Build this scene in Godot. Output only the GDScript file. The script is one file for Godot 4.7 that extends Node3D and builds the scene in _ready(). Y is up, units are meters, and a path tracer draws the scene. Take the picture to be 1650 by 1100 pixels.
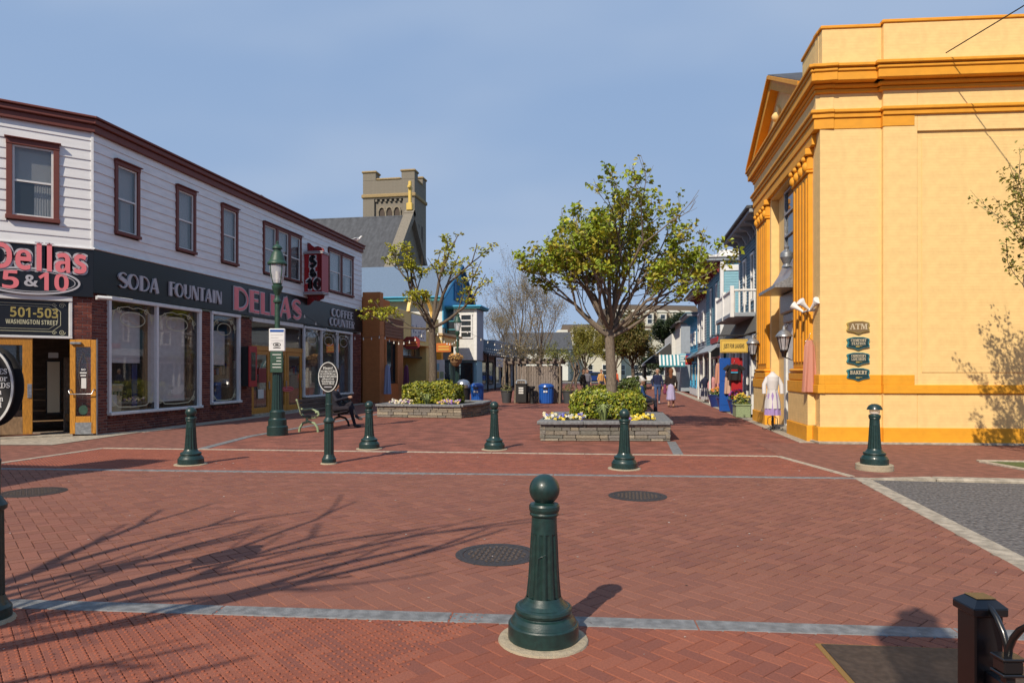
extends Node3D
# A pedestrian brick mall on a sunny spring morning. x: across the mall, -z: up the mall.
var M := {}
var T := {}
var taken := {}
var cache := {}
var rng := RandomNumberGenerator.new()
var F := Transform3D.IDENTITY          # frame, inside the current thing, that its parts are laid out in

# ------------------------------------------------------------------ mesh builder
class MB:
	var st := SurfaceTool.new()
	var col := Color.WHITE
	var n := 0
	func _init():
		st.begin(Mesh.PRIMITIVE_TRIANGLES)
	func v(p: Vector3, nn: Vector3):
		st.set_normal(nn); st.set_color(col); st.add_vertex(p); n += 1
	func tri(a, b, c, na, nb, nc):
		var g: Vector3 = (b - a).cross(c - a)
		if g.dot(na + nb + nc) > 0.0:
			v(a, na); v(c, nc); v(b, nb)
		else:
			v(a, na); v(b, nb); v(c, nc)
	func face(pts: Array, out: Vector3):
		var g: Vector3 = (pts[1] - pts[0]).cross(pts[2] - pts[0]).normalized()
		if g.dot(out) < 0.0: g = -g
		for i in range(1, pts.size() - 1):
			tri(pts[0], pts[i], pts[i + 1], g, g, g)
	func box(c: Vector3, s: Vector3, b := Basis.IDENTITY, ch := 0.0):
		var h := s * 0.5
		if ch <= 0.0:
			for ax in 3:
				for sg in [-1.0, 1.0]:
					var q := []
					for k in [[-1, -1], [1, -1], [1, 1], [-1, 1]]:
						var p := Vector3.ZERO
						p[ax] = h[ax] * sg; p[(ax + 1) % 3] = h[(ax + 1) % 3] * k[0]; p[(ax + 2) % 3] = h[(ax + 2) % 3] * k[1]
						q.append(c + b * p)
					var o := Vector3.ZERO
					o[ax] = sg
					face(q, b * o)
			return
		ch = min(ch, min(h.x, min(h.y, h.z)) * 0.9)
		for ax in 3:
			var a1 := (ax + 1) % 3
			var a2 := (ax + 2) % 3
			for sg in [-1.0, 1.0]:
				var q := []
				for k in [[-1, -1], [1, -1], [1, 1], [-1, 1]]:
					var p := Vector3.ZERO
					p[ax] = h[ax] * sg; p[a1] = (h[a1] - ch) * k[0]; p[a2] = (h[a2] - ch) * k[1]
					q.append(c + b * p)
				var o := Vector3.ZERO
				o[ax] = sg
				face(q, b * o)
			for s1 in [-1.0, 1.0]:
				for s2 in [-1.0, 1.0]:
					var q2 := []
					for e in [[0, -1], [0, 1], [1, 1], [1, -1]]:
						var p2 := Vector3.ZERO
						p2[ax] = (h[ax] - ch) * e[1]
						p2[a1] = s1 * (h[a1] - (ch if e[0] == 1 else 0.0))
						p2[a2] = s2 * (h[a2] - (ch if e[0] == 0 else 0.0))
						q2.append(c + b * p2)
					var o2 := Vector3.ZERO
					o2[a1] = s1; o2[a2] = s2
					face(q2, b * o2)
		for sx in [-1.0, 1.0]:
			for sy in [-1.0, 1.0]:
				for sz in [-1.0, 1.0]:
					face([c + b * Vector3(sx * h.x, sy * (h.y - ch), sz * (h.z - ch)), c + b * Vector3(sx * (h.x - ch), sy * h.y, sz * (h.z - ch)), c + b * Vector3(sx * (h.x - ch), sy * (h.y - ch), sz * h.z)], b * Vector3(sx, sy, sz))
	# profile: [radius, height] pairs from the bottom up; flutes cut grooves between the heights f0 and f1
	func lathe(prof: Array, seg := 24, at := Vector3.ZERO, flutes := 0, f0 := 0.0, f1 := 0.0, depth := 0.0):
		for i in prof.size() - 1:
			var r0: float = prof[i][0]
			var y0: float = prof[i][1]
			var r1: float = prof[i + 1][0]
			var y1: float = prof[i + 1][1]
			var nr := Vector2(y1 - y0, r0 - r1)
			if nr.length() < 1e-6: continue
			nr = nr.normalized()
			for k in seg:
				var a0 := TAU * k / seg
				var a1 := TAU * (k + 1) / seg
				var q0 := 1.0
				var q1 := 1.0
				if flutes > 0 and (y0 + y1) * 0.5 > f0 and (y0 + y1) * 0.5 < f1:
					q0 = 1.0 - depth * pow(0.5 + 0.5 * cos(a0 * flutes), 2.0)
					q1 = 1.0 - depth * pow(0.5 + 0.5 * cos(a1 * flutes), 2.0)
				var d0 := Vector3(cos(a0), 0, sin(a0))
				var d1 := Vector3(cos(a1), 0, sin(a1))
				var n0 := Vector3(d0.x * nr.x, nr.y, d0.z * nr.x)
				var n1 := Vector3(d1.x * nr.x, nr.y, d1.z * nr.x)
				if q0 != q1:
					var t := (d1 * q1 - d0 * q0)
					var nf := Vector3(t.z, 0, -t.x).normalized()
					if nf.dot(d0) < 0: nf = -nf
					n0 = nf; n1 = nf
				var p00 := at + d0 * r0 * q0 + Vector3(0, y0, 0)
				var p10 := at + d1 * r0 * q1 + Vector3(0, y0, 0)
				var p01 := at + d0 * r1 * q0 + Vector3(0, y1, 0)
				var p11 := at + d1 * r1 * q1 + Vector3(0, y1, 0)
				if r0 > 1e-5: tri(p00, p10, p11, n0, n1, n1)
				if r1 > 1e-5: tri(p00, p11, p01, n0, n1, n0)
	func ball(c: Vector3, r: float, seg := 16, sq := 1.0):
		var pr := []
		var m: int = maxi(4, seg / 2)
		for i in m + 1:
			var a := -PI / 2 + PI * i / m
			pr.append([max(0.0, r * cos(a)), r * sq * sin(a)])
		for i in m:
			for k in seg:
				var q := []
				for e in [[i, k], [i, k + 1], [i + 1, k + 1], [i + 1, k]]:
					var an: float = TAU * e[1] / seg
					q.append(Vector3(cos(an) * pr[e[0]][0], pr[e[0]][1], sin(an) * pr[e[0]][0]))
				var w := Vector3(1, 1.0 / (sq * sq), 1)
				if i > 0: tri(c + q[0], c + q[1], c + q[2], (q[0] * w).normalized(), (q[1] * w).normalized(), (q[2] * w).normalized())
				if i < m - 1: tri(c + q[0], c + q[2], c + q[3], (q[0] * w).normalized(), (q[2] * w).normalized(), (q[3] * w).normalized())
	func tube(pts: Array, rad, seg := 6, capped := true):
		var u := Vector3.UP
		var rings := []
		for i in pts.size():
			var d: Vector3 = (pts[min(i + 1, pts.size() - 1)] - pts[max(i - 1, 0)]).normalized()
			if i == 0:
				u = Vector3.UP if abs(d.y) < 0.9 else Vector3.RIGHT
			var s := d.cross(u).normalized()
			u = s.cross(d).normalized()
			var r: float = rad[i] if rad is Array else rad
			var ring := []
			for k in seg:
				var a := TAU * k / seg
				ring.append([pts[i] + (s * cos(a) + u * sin(a)) * r, s * cos(a) + u * sin(a)])
			rings.append(ring)
		for i in rings.size() - 1:
			for k in seg:
				var k1 := (k + 1) % seg
				var A = rings[i][k]; var B = rings[i][k1]; var C = rings[i + 1][k1]; var D = rings[i + 1][k]
				tri(A[0], B[0], C[0], A[1], B[1], C[1])
				tri(A[0], C[0], D[0], A[1], C[1], D[1])
		if capped:
			for e in [0, rings.size() - 1]:
				var q := []
				for k in seg: q.append(rings[e][k][0])
				face(q, (pts[e] - pts[1 if e == 0 else e - 1]))
	# polygon in the x-y plane pushed out from z0 to z1
	func prism(poly: PackedVector2Array, z0: float, z1: float, xf := Transform3D.IDENTITY):
		var ix := Geometry2D.triangulate_polygon(poly)
		for i in range(0, ix.size(), 3):
			for zz in [[z0, -1.0], [z1, 1.0]]:
				var q := []
				for k in 3: q.append(xf * Vector3(poly[ix[i + k]].x, poly[ix[i + k]].y, zz[0]))
				face(q, xf.basis * Vector3(0, 0, zz[1]))
		var cw := Geometry2D.is_polygon_clockwise(poly)
		for i in poly.size():
			var a := poly[i]
			var b := poly[(i + 1) % poly.size()]
			var t := b - a
			var o := Vector2(t.y, -t.x) * (-1.0 if cw else 1.0)
			face([xf * Vector3(a.x, a.y, z0), xf * Vector3(b.x, b.y, z0), xf * Vector3(b.x, b.y, z1), xf * Vector3(a.x, a.y, z1)], xf.basis * Vector3(o.x, o.y, 0))
	# flat stroke of changing width in the x-y plane, pushed out from z0 to z1
	func ribbon(pts: Array, wid, z0: float, z1: float, closed := false):
		var m := pts.size()
		var l := []
		var r := []
		for i in m:
			var a: Vector2 = pts[(i - 1 + m) % m] if (closed or i > 0) else pts[i]
			var b: Vector2 = pts[(i + 1) % m] if (closed or i < m - 1) else pts[i]
			var t := (b - a).normalized()
			var nn := Vector2(-t.y, t.x)
			var w: float = (wid[i] if wid is Array else wid) * 0.5
			l.append(pts[i] + nn * w); r.append(pts[i] - nn * w)
		for i in (m if closed else m - 1):
			var j := (i + 1) % m
			face([p3(l[i], z1), p3(l[j], z1), p3(r[j], z1), p3(r[i], z1)], Vector3(0, 0, 1))
			face([p3(l[i], z0), p3(l[j], z0), p3(l[j], z1), p3(l[i], z1)], p3(l[i] - r[i], 0))
			face([p3(r[i], z0), p3(r[j], z0), p3(r[j], z1), p3(r[i], z1)], p3(r[i] - l[i], 0))
		if not closed:
			for e in [0, m - 1]:
				face([p3(l[e], z0), p3(r[e], z0), p3(r[e], z1), p3(l[e], z1)], p3(pts[e] - pts[1 if e == 0 else m - 2], 0))
	func p3(p: Vector2, z: float) -> Vector3:
		return Vector3(p.x, p.y, z)
	func leaf(c: Vector3, nn: Vector3, along: Vector3, s: float):
		var t := (along - nn * along.dot(nn)).normalized()
		var w := nn.cross(t).normalized()
		var a := c - t * s * 0.5
		var b := c + t * s * 0.5 - nn * s * 0.12
		var l := c + w * s * 0.36 + nn * s * 0.1
		var r := c - w * s * 0.36 + nn * s * 0.1
		face([a, l, b], nn); face([a, b, r], nn)
	func done() -> ArrayMesh:
		return st.commit()

# ------------------------------------------------------------------ scene helpers
func numbered(called: String) -> String:
	if not taken.has(called):
		taken[called] = 0
		return called
	taken[called] += 1
	return "%s_%03d" % [called, taken[called]]

func thing(called, label, category, at := Vector3.ZERO, turn := 0.0, group := "") -> Node3D:
	var o := Node3D.new()
	o.name = numbered(called)
	add_child(o)
	o.position = at
	o.rotation.y = turn
	tag(o, label, category, group)
	F = Transform3D.IDENTITY
	return o

func tag(o, label, category, group := ""):
	o.set_meta("label", label)
	o.set_meta("category", category)
	if group != "": o.set_meta("group", group)

func put(parent: Node, called: String, mesh: Mesh, m, xf := Transform3D.IDENTITY) -> MeshInstance3D:
	var o := MeshInstance3D.new()
	o.mesh = mesh
	o.material_override = M[m] if m is String else m
	if parent == self:
		o.name = numbered(called)
		add_child(o)
		o.transform = xf
	else:
		o.name = called
		parent.add_child(o, true)
		o.transform = (F * xf) if not (parent is MeshInstance3D) else (parent.transform.affine_inverse() * F * xf)
	return o

func struct(called, mesh, m, xf := Transform3D.IDENTITY) -> MeshInstance3D:
	var o := put(self, called, mesh, m, xf)
	o.set_meta("kind", "structure")
	return o

func copy(o: Node3D, at: Vector3, turn := 0.0, label := "") -> Node3D:
	var c: Node3D = o.duplicate()
	var base: String = String(o.name)
	if base.length() > 4 and base[-4] == "_" and base.right(3).is_valid_int(): base = base.left(-4)
	c.name = numbered(base)
	add_child(c)
	c.position = at
	c.rotation.y = turn
	if label != "": c.set_meta("label", label)
	return c

func cbox(s: Vector3, ch: float) -> Mesh:
	var key := "%.3f_%.3f_%.3f_%.3f" % [s.x, s.y, s.z, ch]
	if not cache.has(key):
		var b := MB.new()
		b.box(Vector3.ZERO, s, Basis.IDENTITY, ch)
		cache[key] = b.done()
	return cache[key]

# a bevelled box part, given by its lower and upper corner
func bx(parent, called, lo: Vector3, hi: Vector3, m, ch := 0.008) -> MeshInstance3D:
	return put(parent, called, cbox(hi - lo, ch), m, Transform3D(Basis.IDENTITY, (lo + hi) * 0.5))

func text(parent, s: String, h: float, at: Vector3, m, depth := 0.015, wide := 1.0, serif := false, called := "lettering") -> MeshInstance3D:
	var tm := TextMesh.new()
	var f := SystemFont.new()
	f.font_names = PackedStringArray(["Droid Serif" if serif else "Droid Sans"])
	f.font_weight = 700
	tm.font = f
	tm.font_size = 32
	tm.pixel_size = h / 32.0 * 1.38
	tm.depth = depth
	tm.text = s
	return put(parent, called, tm, m, Transform3D(Basis.from_scale(Vector3(wide, 1, 1)), at))

func lin(r, g, b) -> Color:
	return Color(r, g, b).linear_to_srgb()

func mat(key: String, c: Color, rough := 0.8, opt := {}) -> StandardMaterial3D:
	var m := StandardMaterial3D.new()
	m.albedo_color = c
	m.roughness = rough
	m.metallic = opt.get("metal", 0.0)
	if opt.has("spec"): m.metallic_specular = opt.spec
	if opt.has("tex"):
		m.albedo_texture = T[opt.tex]
		m.uv1_triplanar = true
		m.uv1_world_triplanar = true
		var s = opt.get("scale", 1.0)
		m.uv1_scale = s if s is Vector3 else Vector3(s, s, s)
	if opt.has("nrm"):
		m.normal_enabled = true
		m.normal_texture = T[opt.nrm]
		m.normal_scale = opt.get("bump", 0.5)
		if not opt.has("tex"):
			m.uv1_triplanar = true
			m.uv1_world_triplanar = true
			var s2 = opt.get("scale", 1.0)
			m.uv1_scale = s2 if s2 is Vector3 else Vector3(s2, s2, s2)
	if opt.get("vc", false): m.vertex_color_use_as_albedo = true
	if opt.has("alpha"):
		m.transparency = BaseMaterial3D.TRANSPARENCY_ALPHA
		m.albedo_color.a = opt.alpha
	if opt.has("back"):
		m.backlight_enabled = true
		m.backlight = opt.back
	if opt.has("coat"):
		m.clearcoat_enabled = true
		m.clearcoat = opt.coat
		m.clearcoat_roughness = 0.15
	m.cull_mode = BaseMaterial3D.CULL_DISABLED if opt.get("two", false) else BaseMaterial3D.CULL_BACK
	M[key] = m
	return m

func noise_tex(key: String, freq: float, lo: float, hi: float, oct := 4, sd := 1, size := 512):
	var n := FastNoiseLite.new()
	n.seed = sd
	n.noise_type = FastNoiseLite.TYPE_SIMPLEX_SMOOTH
	n.frequency = freq
	n.fractal_octaves = oct
	var t := NoiseTexture2D.new()
	t.width = size; t.height = size
	t.seamless = true
	t.noise = n
	var g := Gradient.new()
	g.set_color(0, Color(lo, lo, lo)); g.set_color(1, Color(hi, hi, hi))
	t.color_ramp = g
	T[key] = t

func normal_tex(key: String, freq: float, strength: float, sd := 1):
	var n := FastNoiseLite.new()
	n.seed = sd
	n.frequency = freq
	n.fractal_octaves = 4
	var t := NoiseTexture2D.new()
	t.width = 512; t.height = 512
	t.seamless = true
	t.noise = n
	t.as_normal_map = true
	t.bump_strength = strength
	T[key] = t

# relief of thickly painted brick courses, 4 bricks by 12 courses to the tile
func painted_brick_normal():
	var im := Image.create(512, 512, false, Image.FORMAT_RGB8)
	var n := FastNoiseLite.new()
	n.seed = 5
	n.frequency = 0.02
	for y in 512:
		var row := int(y / 42.67)
		var fy := fmod(y, 42.67) / 42.67
		for x in 512:
			var fx := fmod(x + (64 if row % 2 else 0), 128.0) / 128.0
			var wob := n.get_noise_2d(x, y) * 0.04
			var e: float = min(min(fy, 1.0 - fy) * 0.6, min(fx, 1.0 - fx) * 3.0) + wob * 0.3
			var h: float = smoothstep(0.0, 0.09, e) * 0.55 + 0.3 + n.get_noise_2d(x * 2.2, y * 5.0) * 0.12 + n.get_noise_2d(fx * 3.0 + row * 77.0, row * 31.0) * 0.1
			im.set_pixel(x, y, Color(h, h, h))
	im.bump_map_to_normal_map(3.0)
	T["paintbrick"] = ImageTexture.create_from_image(im)

# ------------------------------------------------------------------ shared builders
# bricks laid in running bond on a local x-y face; rest collects what is past the limit
var brick_left := 0
var brick_rest: MB
func brick_face(parent, x0: float, x1: float, y0: float, y1: float, z: float, key := "brick"):
	bx(parent, "mortar", Vector3(x0, y0, z - 0.12), Vector3(x1, y1, z - 0.006), "mortar", 0.002)
	var ch := 0.076
	var rows := int(round((y1 - y0) / ch))
	ch = (y1 - y0) / rows
	for r in rows:
		var x := x0 - (0.107 if r % 2 else 0.0)
		while x < x1 - 0.01:
			var a: float = max(x, x0)
			var b: float = min(x + 0.203, x1)
			x += 0.214
			if b - a < 0.03: continue
			a = snapped(a, 0.001)
			var sz := Vector3(snapped(b - a, 0.02), snapped(ch - 0.011, 0.002), 0.05)
			var p := Vector3((a + b) * 0.5, y0 + (r + 0.5) * ch, z - 0.02 + rng.randf_range(-0.003, 0.003))
			var k := rng.randi() % 4
			if brick_left > 0:
				brick_left -= 1
				put(parent, "brick", cbox(sz, 0.005), "%s%d" % [key, k], Transform3D(Basis.IDENTITY, p))
			else:
				brick_rest.col = BR[key][k]
				brick_rest.box(F * p, sz, F.basis)

var BR := {}
func brick_mats(key: String, cols: Array):
	BR[key] = []
	for i in cols.size():
		BR[key].append(Color(cols[i][0], cols[i][1], cols[i][2]))
		mat("%s%d" % [key, i], lin(cols[i][0], cols[i][1], cols[i][2]), 0.85, {"tex": "grain", "scale": 3.0, "nrm": "nfine", "bump": 0.5})

func rest_begin(limit: int):
	brick_left = limit
	brick_rest = MB.new()

func rest_end(parent, called := "brick_field"):
	if brick_rest.n > 0:
		var f := F
		F = Transform3D.IDENTITY
		var o := put(parent, called, brick_rest.done(), "vcbrick")
		o.set_meta("kind", "stuff")
		F = f

# lapped boards on a local x-y face, cut round the openings [x0, x1, y0, y1]
func clap(parent, x0: float, x1: float, y0: float, y1: float, z: float, step: float, m, holes := [], called := "clapboard"):
	var rows := int(round((y1 - y0) / step))
	var h := (y1 - y0) / rows
	for r in rows:
		var a := y0 + r * h
		var spans := [[x0, x1]]
		for o in holes:
			if a + h * 0.5 > o[2] and a + h * 0.5 < o[3]:
				var nx := []
				for s in spans:
					if o[0] > s[0]: nx.append([s[0], min(o[0], s[1])])
					if o[1] < s[1]: nx.append([max(o[1], s[0]), s[1]])
				spans = nx
		for s in spans:
			if s[1] - s[0] < 0.02: continue
			var L: float = s[1] - s[0]
			var key := "clap%.3f" % h
			if not cache.has(key):
				var b := MB.new()
				var pf := PackedVector2Array([Vector2(-0.02, 0), Vector2(0.026, 0), Vector2(0.028, 0.006), Vector2(0.006, h + 0.012), Vector2(-0.02, h + 0.012)])
				b.prism(pf, -0.5, 0.5, Transform3D(Basis(Vector3(0, 0, 1), Vector3(0, 1, 0), Vector3(-1, 0, 0)), Vector3.ZERO))
				cache[key] = b.done()
			var tilt := rng.randf_range(-0.0008, 0.0008)
			put(parent, called, cache[key], m, Transform3D(Basis(Vector3(L, tilt * L, 0), Vector3(0, 1, 0), Vector3(0, 0, 1)), Vector3((s[0] + s[1]) * 0.5, a, z + rng.randf_range(-0.002, 0.002))))

# double-hung window: casing and sash as one part, its panes and blind as sub-parts
func sash(parent, x0, x1, y0, y1, z, casing, frame, dark := 0.5, cw := 0.1, mid := true):
	var b := MB.new()
	b.box(Vector3(x0 - cw * 0.5, (y0 + y1) * 0.5, z + 0.02), Vector3(cw, y1 - y0, 0.1), Basis.IDENTITY, 0.006)
	b.box(Vector3(x1 + cw * 0.5, (y0 + y1) * 0.5, z + 0.02), Vector3(cw, y1 - y0, 0.1), Basis.IDENTITY, 0.006)
	b.box(Vector3((x0 + x1) * 0.5, y1 + cw * 0.6, z + 0.025), Vector3(x1 - x0 + cw * 2.1, cw * 1.2, 0.11), Basis.IDENTITY, 0.006)
	b.box(Vector3((x0 + x1) * 0.5, y1 + cw * 1.3, z + 0.05), Vector3(x1 - x0 + cw * 2.6, 0.03, 0.18), Basis.IDENTITY, 0.006)
	b.box(Vector3((x0 + x1) * 0.5, y0 - cw * 0.4, z + 0.035), Vector3(x1 - x0 + cw * 2.3, cw * 0.8, 0.15), Basis.IDENTITY, 0.006)
	var w := put(parent, "window", b.done(), casing)
	var s := MB.new()
	var fw := 0.045
	for e in [x0 + fw * 0.5, x1 - fw * 0.5]: s.box(Vector3(e, (y0 + y1) * 0.5, z), Vector3(fw, y1 - y0, 0.05))
	var ys := [y0 + fw * 0.5, y1 - fw * 0.5]
	if mid: ys.append((y0 + y1) * 0.5)
	for e in ys: s.box(Vector3((x0 + x1) * 0.5, e, z + 0.003), Vector3(x1 - x0 - fw * 2 + 0.004, fw, 0.046))
	put(w, "sash", s.done(), frame)
	if mid:
		put(w, "pane", cbox(Vector3(x1 - x0 - fw * 2, (y1 - y0) * 0.5 - fw, 0.006), 0.001), "pane", Transform3D(Basis.IDENTITY, Vector3((x0 + x1) * 0.5, y0 * 0.25 + y1 * 0.75, z)))
		put(w, "pane", cbox(Vector3(x1 - x0 - fw * 2, (y1 - y0) * 0.5 - fw, 0.006), 0.001), "pane", Transform3D(Basis.IDENTITY, Vector3((x0 + x1) * 0.5, y0 * 0.75 + y1 * 0.25, z - 0.01)))
	else:
		put(w, "pane", cbox(Vector3(x1 - x0 - fw * 2, y1 - y0 - fw * 2, 0.006), 0.001), "pane", Transform3D(Basis.IDENTITY, Vector3((x0 + x1) * 0.5, (y0 + y1) * 0.5, z)))
	if dark < 1.0:
		put(w, "blind", cbox(Vector3(x1 - x0, (y1 - y0) * (1.0 - dark), 0.01), 0.002), "blind", Transform3D(Basis.IDENTITY, Vector3((x0 + x1) * 0.5, y1 - (y1 - y0) * (1.0 - dark) * 0.5, z - 0.12)))
		var cu := MB.new()
		for k in 7: cu.tube([Vector3(x1 - 0.04 - k * 0.055, y0 - 0.05, z - 0.17), Vector3(x1 - 0.06 - k * 0.05, y0 + (y1 - y0) * dark + 0.05, z - 0.17)], 0.034, 6)
		put(w, "curtain", cu.done(), "blind")
	return w

# plain window of a far building: frame part with bars, glass sub-part
func far_window(parent, x0, x1, y0, y1, z, frame, glass := "glassdark", bars := 1, fw := 0.07):
	var s := MB.new()
	for e in [x0 + fw * 0.5, x1 - fw * 0.5]: s.box(Vector3(e, (y0 + y1) * 0.5, z + 0.03), Vector3(fw, y1 - y0, 0.08))
	for k in bars + 2:
		s.box(Vector3((x0 + x1) * 0.5, lerp(y0 + fw * 0.5, y1 - fw * 0.5, k / float(bars + 1)), z + 0.032), Vector3(x1 - x0 + (0.1 if k == 0 or k == bars + 1 else -fw), fw, 0.09))
	var w := put(parent, "window", s.done(), frame)
	put(w, "pane", cbox(Vector3(x1 - x0 - fw, y1 - y0 - fw, 0.02), 0.002), glass, Transform3D(Basis.IDENTITY, Vector3((x0 + x1) * 0.5, (y0 + y1) * 0.5, z + 0.012)))
	return w

# Letters of a thick-and-thin display face, each letter a part
func arc(cx, cy, rx, ry, a0, a1, n := 14) -> Array:
	var o := []
	for i in n + 1:
		var a := deg_to_rad(lerp(float(a0), float(a1), i / float(n)))
		o.append(Vector2(cx + rx * cos(a), cy + ry * sin(a)))
	return o

func glyph(c: String) -> Array:       # [advance, [points, widths] ...], cap height 1
	var k := 0.24
	var t := 0.075
	var stem := [[Vector2(k * 0.5, 0), Vector2(k * 0.5, 1)], k]
	match c:
		"D": return [0.74, stem, [[Vector2(k, 0.96)] + arc(0.26, 0.5, 0.42, 0.46, 90, -90) + [Vector2(k, 0.04)], t]]
		"E": return [0.56, stem, [[Vector2(k, 0.96), Vector2(0.5, 0.96)], t], [[Vector2(k, 0.56), Vector2(0.45, 0.56)], t], [[Vector2(k, 0.04), Vector2(0.5, 0.04)], t]]
		"F": return [0.54, stem, [[Vector2(k, 0.96), Vector2(0.5, 0.96)], t], [[Vector2(k, 0.56), Vector2(0.45, 0.56)], t]]
		"L": return [0.54, stem, [[Vector2(k, 0.04), Vector2(0.5, 0.04)], t]]
		"I": return [0.3, stem]
		"T": return [0.62, [[Vector2(0.29, 0), Vector2(0.29, 0.93)], k], [[Vector2(0.0, 0.96), Vector2(0.58, 0.96)], t]]
		"N": return [0.74, [[Vector2(0.04, 0), Vector2(0.04, 1)], t], [[Vector2(0.14, 0.98), Vector2(0.55, 0.02)], k], [[Vector2(0.64, 0), Vector2(0.64, 1)], t]]
		"A": return [0.76, [[Vector2(0.04, 0), Vector2(0.3, 0.97)], t], [[Vector2(0.34, 0.99), Vector2(0.58, 0.0)], k], [[Vector2(0.12, 0.3), Vector2(0.45, 0.3)], t]]
		"U": return [0.72, [[Vector2(k * 0.5, 0.3), Vector2(k * 0.5, 1)], k], [arc(0.34, 0.3, 0.26, 0.27, 180, 360) + [Vector2(0.6, 1)], t]]
		"R": return [0.68, stem, [[Vector2(k, 0.96)] + arc(0.3, 0.74, 0.28, 0.22, 90, -90) + [Vector2(k, 0.52)], t], [[Vector2(0.3, 0.5), Vector2(0.52, 0.0)], k * 0.8]]
		"C", "O":
			var p := arc(0.36, 0.5, 0.32, 0.46, 40, 320, 22) if c == "C" else arc(0.36, 0.5, 0.32, 0.46, 0, 345, 24)
			var w := []
			for q in p: w.append(t + (k - t) * pow(clamp((0.3 - q.x) / 0.26, 0.0, 1.0), 0.8))
			return [0.7 if c == "C" else 0.78, [p, w, c == "O"]]
		"S":
			var p2 := arc(0.3, 0.73, 0.24, 0.23, 30, 200, 10) + arc(0.28, 0.27, 0.24, 0.23, 45, -150, 12)
			var w2 := []
			for i in p2.size(): w2.append(t + (k - t) * exp(-pow((i - 11.0) / 3.6, 2.0)))
			return [0.62, [p2, w2]]
	return [0.4]

func deco(parent, s: String, x0: float, x1: float, yb: float, h: float, z: float, m, back = null, called := "letter"):
	var total := 0.0
	for c in s: total += glyph(c)[0]
	var sx := (x1 - x0) / total
	var x := x0
	for c in s:
		var g := glyph(c)
		if g.size() > 1:
			for layer in ([0, 1] if back != null else [1]):
				var b := MB.new()
				for i in range(1, g.size()):
					var pts := []
					for p in g[i][0]: pts.append(Vector2(p.x * sx * 0.96, p.y * h))
					var w = g[i][1]
					var grow := 0.07 if layer == 0 else 0.0
					var sc := (sx + h) * 0.5
					if w is Array:
						var ww := []
						for q in w: ww.append(q * sc + grow)
						w = ww
					else: w = w * sc + grow
					if layer == 0 and pts.size() == 2:
						var dd: Vector2 = (pts[1] - pts[0]).normalized() * 0.03
						pts = [pts[0] - dd, pts[1] + dd]
					b.ribbon(pts, w, 0.0, (0.03 if layer == 0 else 0.045) + i * 0.001, g[i].size() > 2 and g[i][2])
				put(parent, called if layer == 1 else "letter_edge", b.done(), m if layer == 1 else back, Transform3D(Basis.IDENTITY, Vector3(x, yb, z)))
		x += g[0] * sx

# ------------------------------------------------------------------ the scene
func _ready():
	rng.seed = 20240417
	# camera: 24 mm lens with a small upward shift, eye height 1.63 m, looking a little left of the mall's axis
	var cam := Camera3D.new()
	cam.name = "camera"
	add_child(cam)
	cam.projection = Camera3D.PROJECTION_FRUSTUM
	cam.near = 0.1
	cam.far = 900.0
	cam.size = 0.1
	cam.frustum_offset = Vector2(0.0, 0.1 * 48.0 / 1100.0)
	cam.position = Vector3(0, 1.63, 0)
	cam.rotation.y = atan(185.0 / 1100.0)
	cam.current = true
	var ld := Vector3(0.395, -1.0, -1.134).normalized()
	# sky: pale blue spring sky with thin high haze
	var im := Image.create(512, 256, false, Image.FORMAT_RGBF)
	var cn := FastNoiseLite.new()
	cn.seed = 11
	cn.frequency = 0.9
	cn.fractal_octaves = 5
	for y in 256:
		var el := (0.5 - (y + 0.5) / 256.0) * PI
		for x in 512:
			var az := ((x + 0.5) / 512.0 - 0.5) * TAU
			var d := Vector3(sin(az) * cos(el), sin(el), -cos(az) * cos(el))
			var hz := pow(clamp(sin(max(el, 0.0)) * 1.25, 0.0, 1.0), 0.62)
			var c := Vector3(0.36, 0.49, 0.665).lerp(Vector3(0.05, 0.18, 0.45), hz)
			var toward := 0.5 + 0.5 * d.dot(-ld)
			var q: Vector3 = d / max(d.y + 0.22, 0.15)
			var cl := cn.get_noise_3d(q.x * 0.9, q.z * 1.9, 3.0) * 0.5 + 0.5
			cl = smoothstep(0.3, 0.9, cl) * 0.46
			cl = clamp(cl + 0.45 * smoothstep(0.12, 0.75, toward), 0.0, 0.85)
			c = c.lerp(Vector3(0.355, 0.45, 0.61), cl)
			if el < 0.0: c = Vector3(0.2, 0.18, 0.17)
			im.set_pixel(x, y, Color(c.x, c.y, c.z))
	var ps := PanoramaSkyMaterial.new()
	ps.panorama = ImageTexture.create_from_image(im)
	var sky := Sky.new()
	sky.sky_material = ps
	var env := Environment.new()
	env.background_mode = Environment.BG_SKY
	env.sky = sky
	env.tonemap_mode = Environment.TONE_MAPPER_LINEAR
	env.tonemap_exposure = 1.14
	env.background_energy_multiplier = 1.0
	env.sdfgi_enabled = true
	env.ssao_enabled = true
	env.ssil_enabled = true
	var we := WorldEnvironment.new()
	we.name = "world_environment"
	we.environment = env
	add_child(we)
	var sun := DirectionalLight3D.new()
	sun.name = "sun"
	sun.light_energy = 1.38
	sun.light_color = Color(1.0, 0.945, 0.865)
	sun.light_angular_distance = 0.5
	sun.shadow_enabled = true
	sun.basis = Basis.looking_at(ld)
	add_child(sun)
	materials()
	print("ground"); ground()
	print("store"); corner_store()
	print("bank"); bank()
	print("left"); left_row()
	print("right"); right_row()
	print("far"); far_things()
	print("trees"); trees()
	print("street"); street_things()
	print("small"); small_things()
	print("people"); people()
	print("done")

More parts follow.
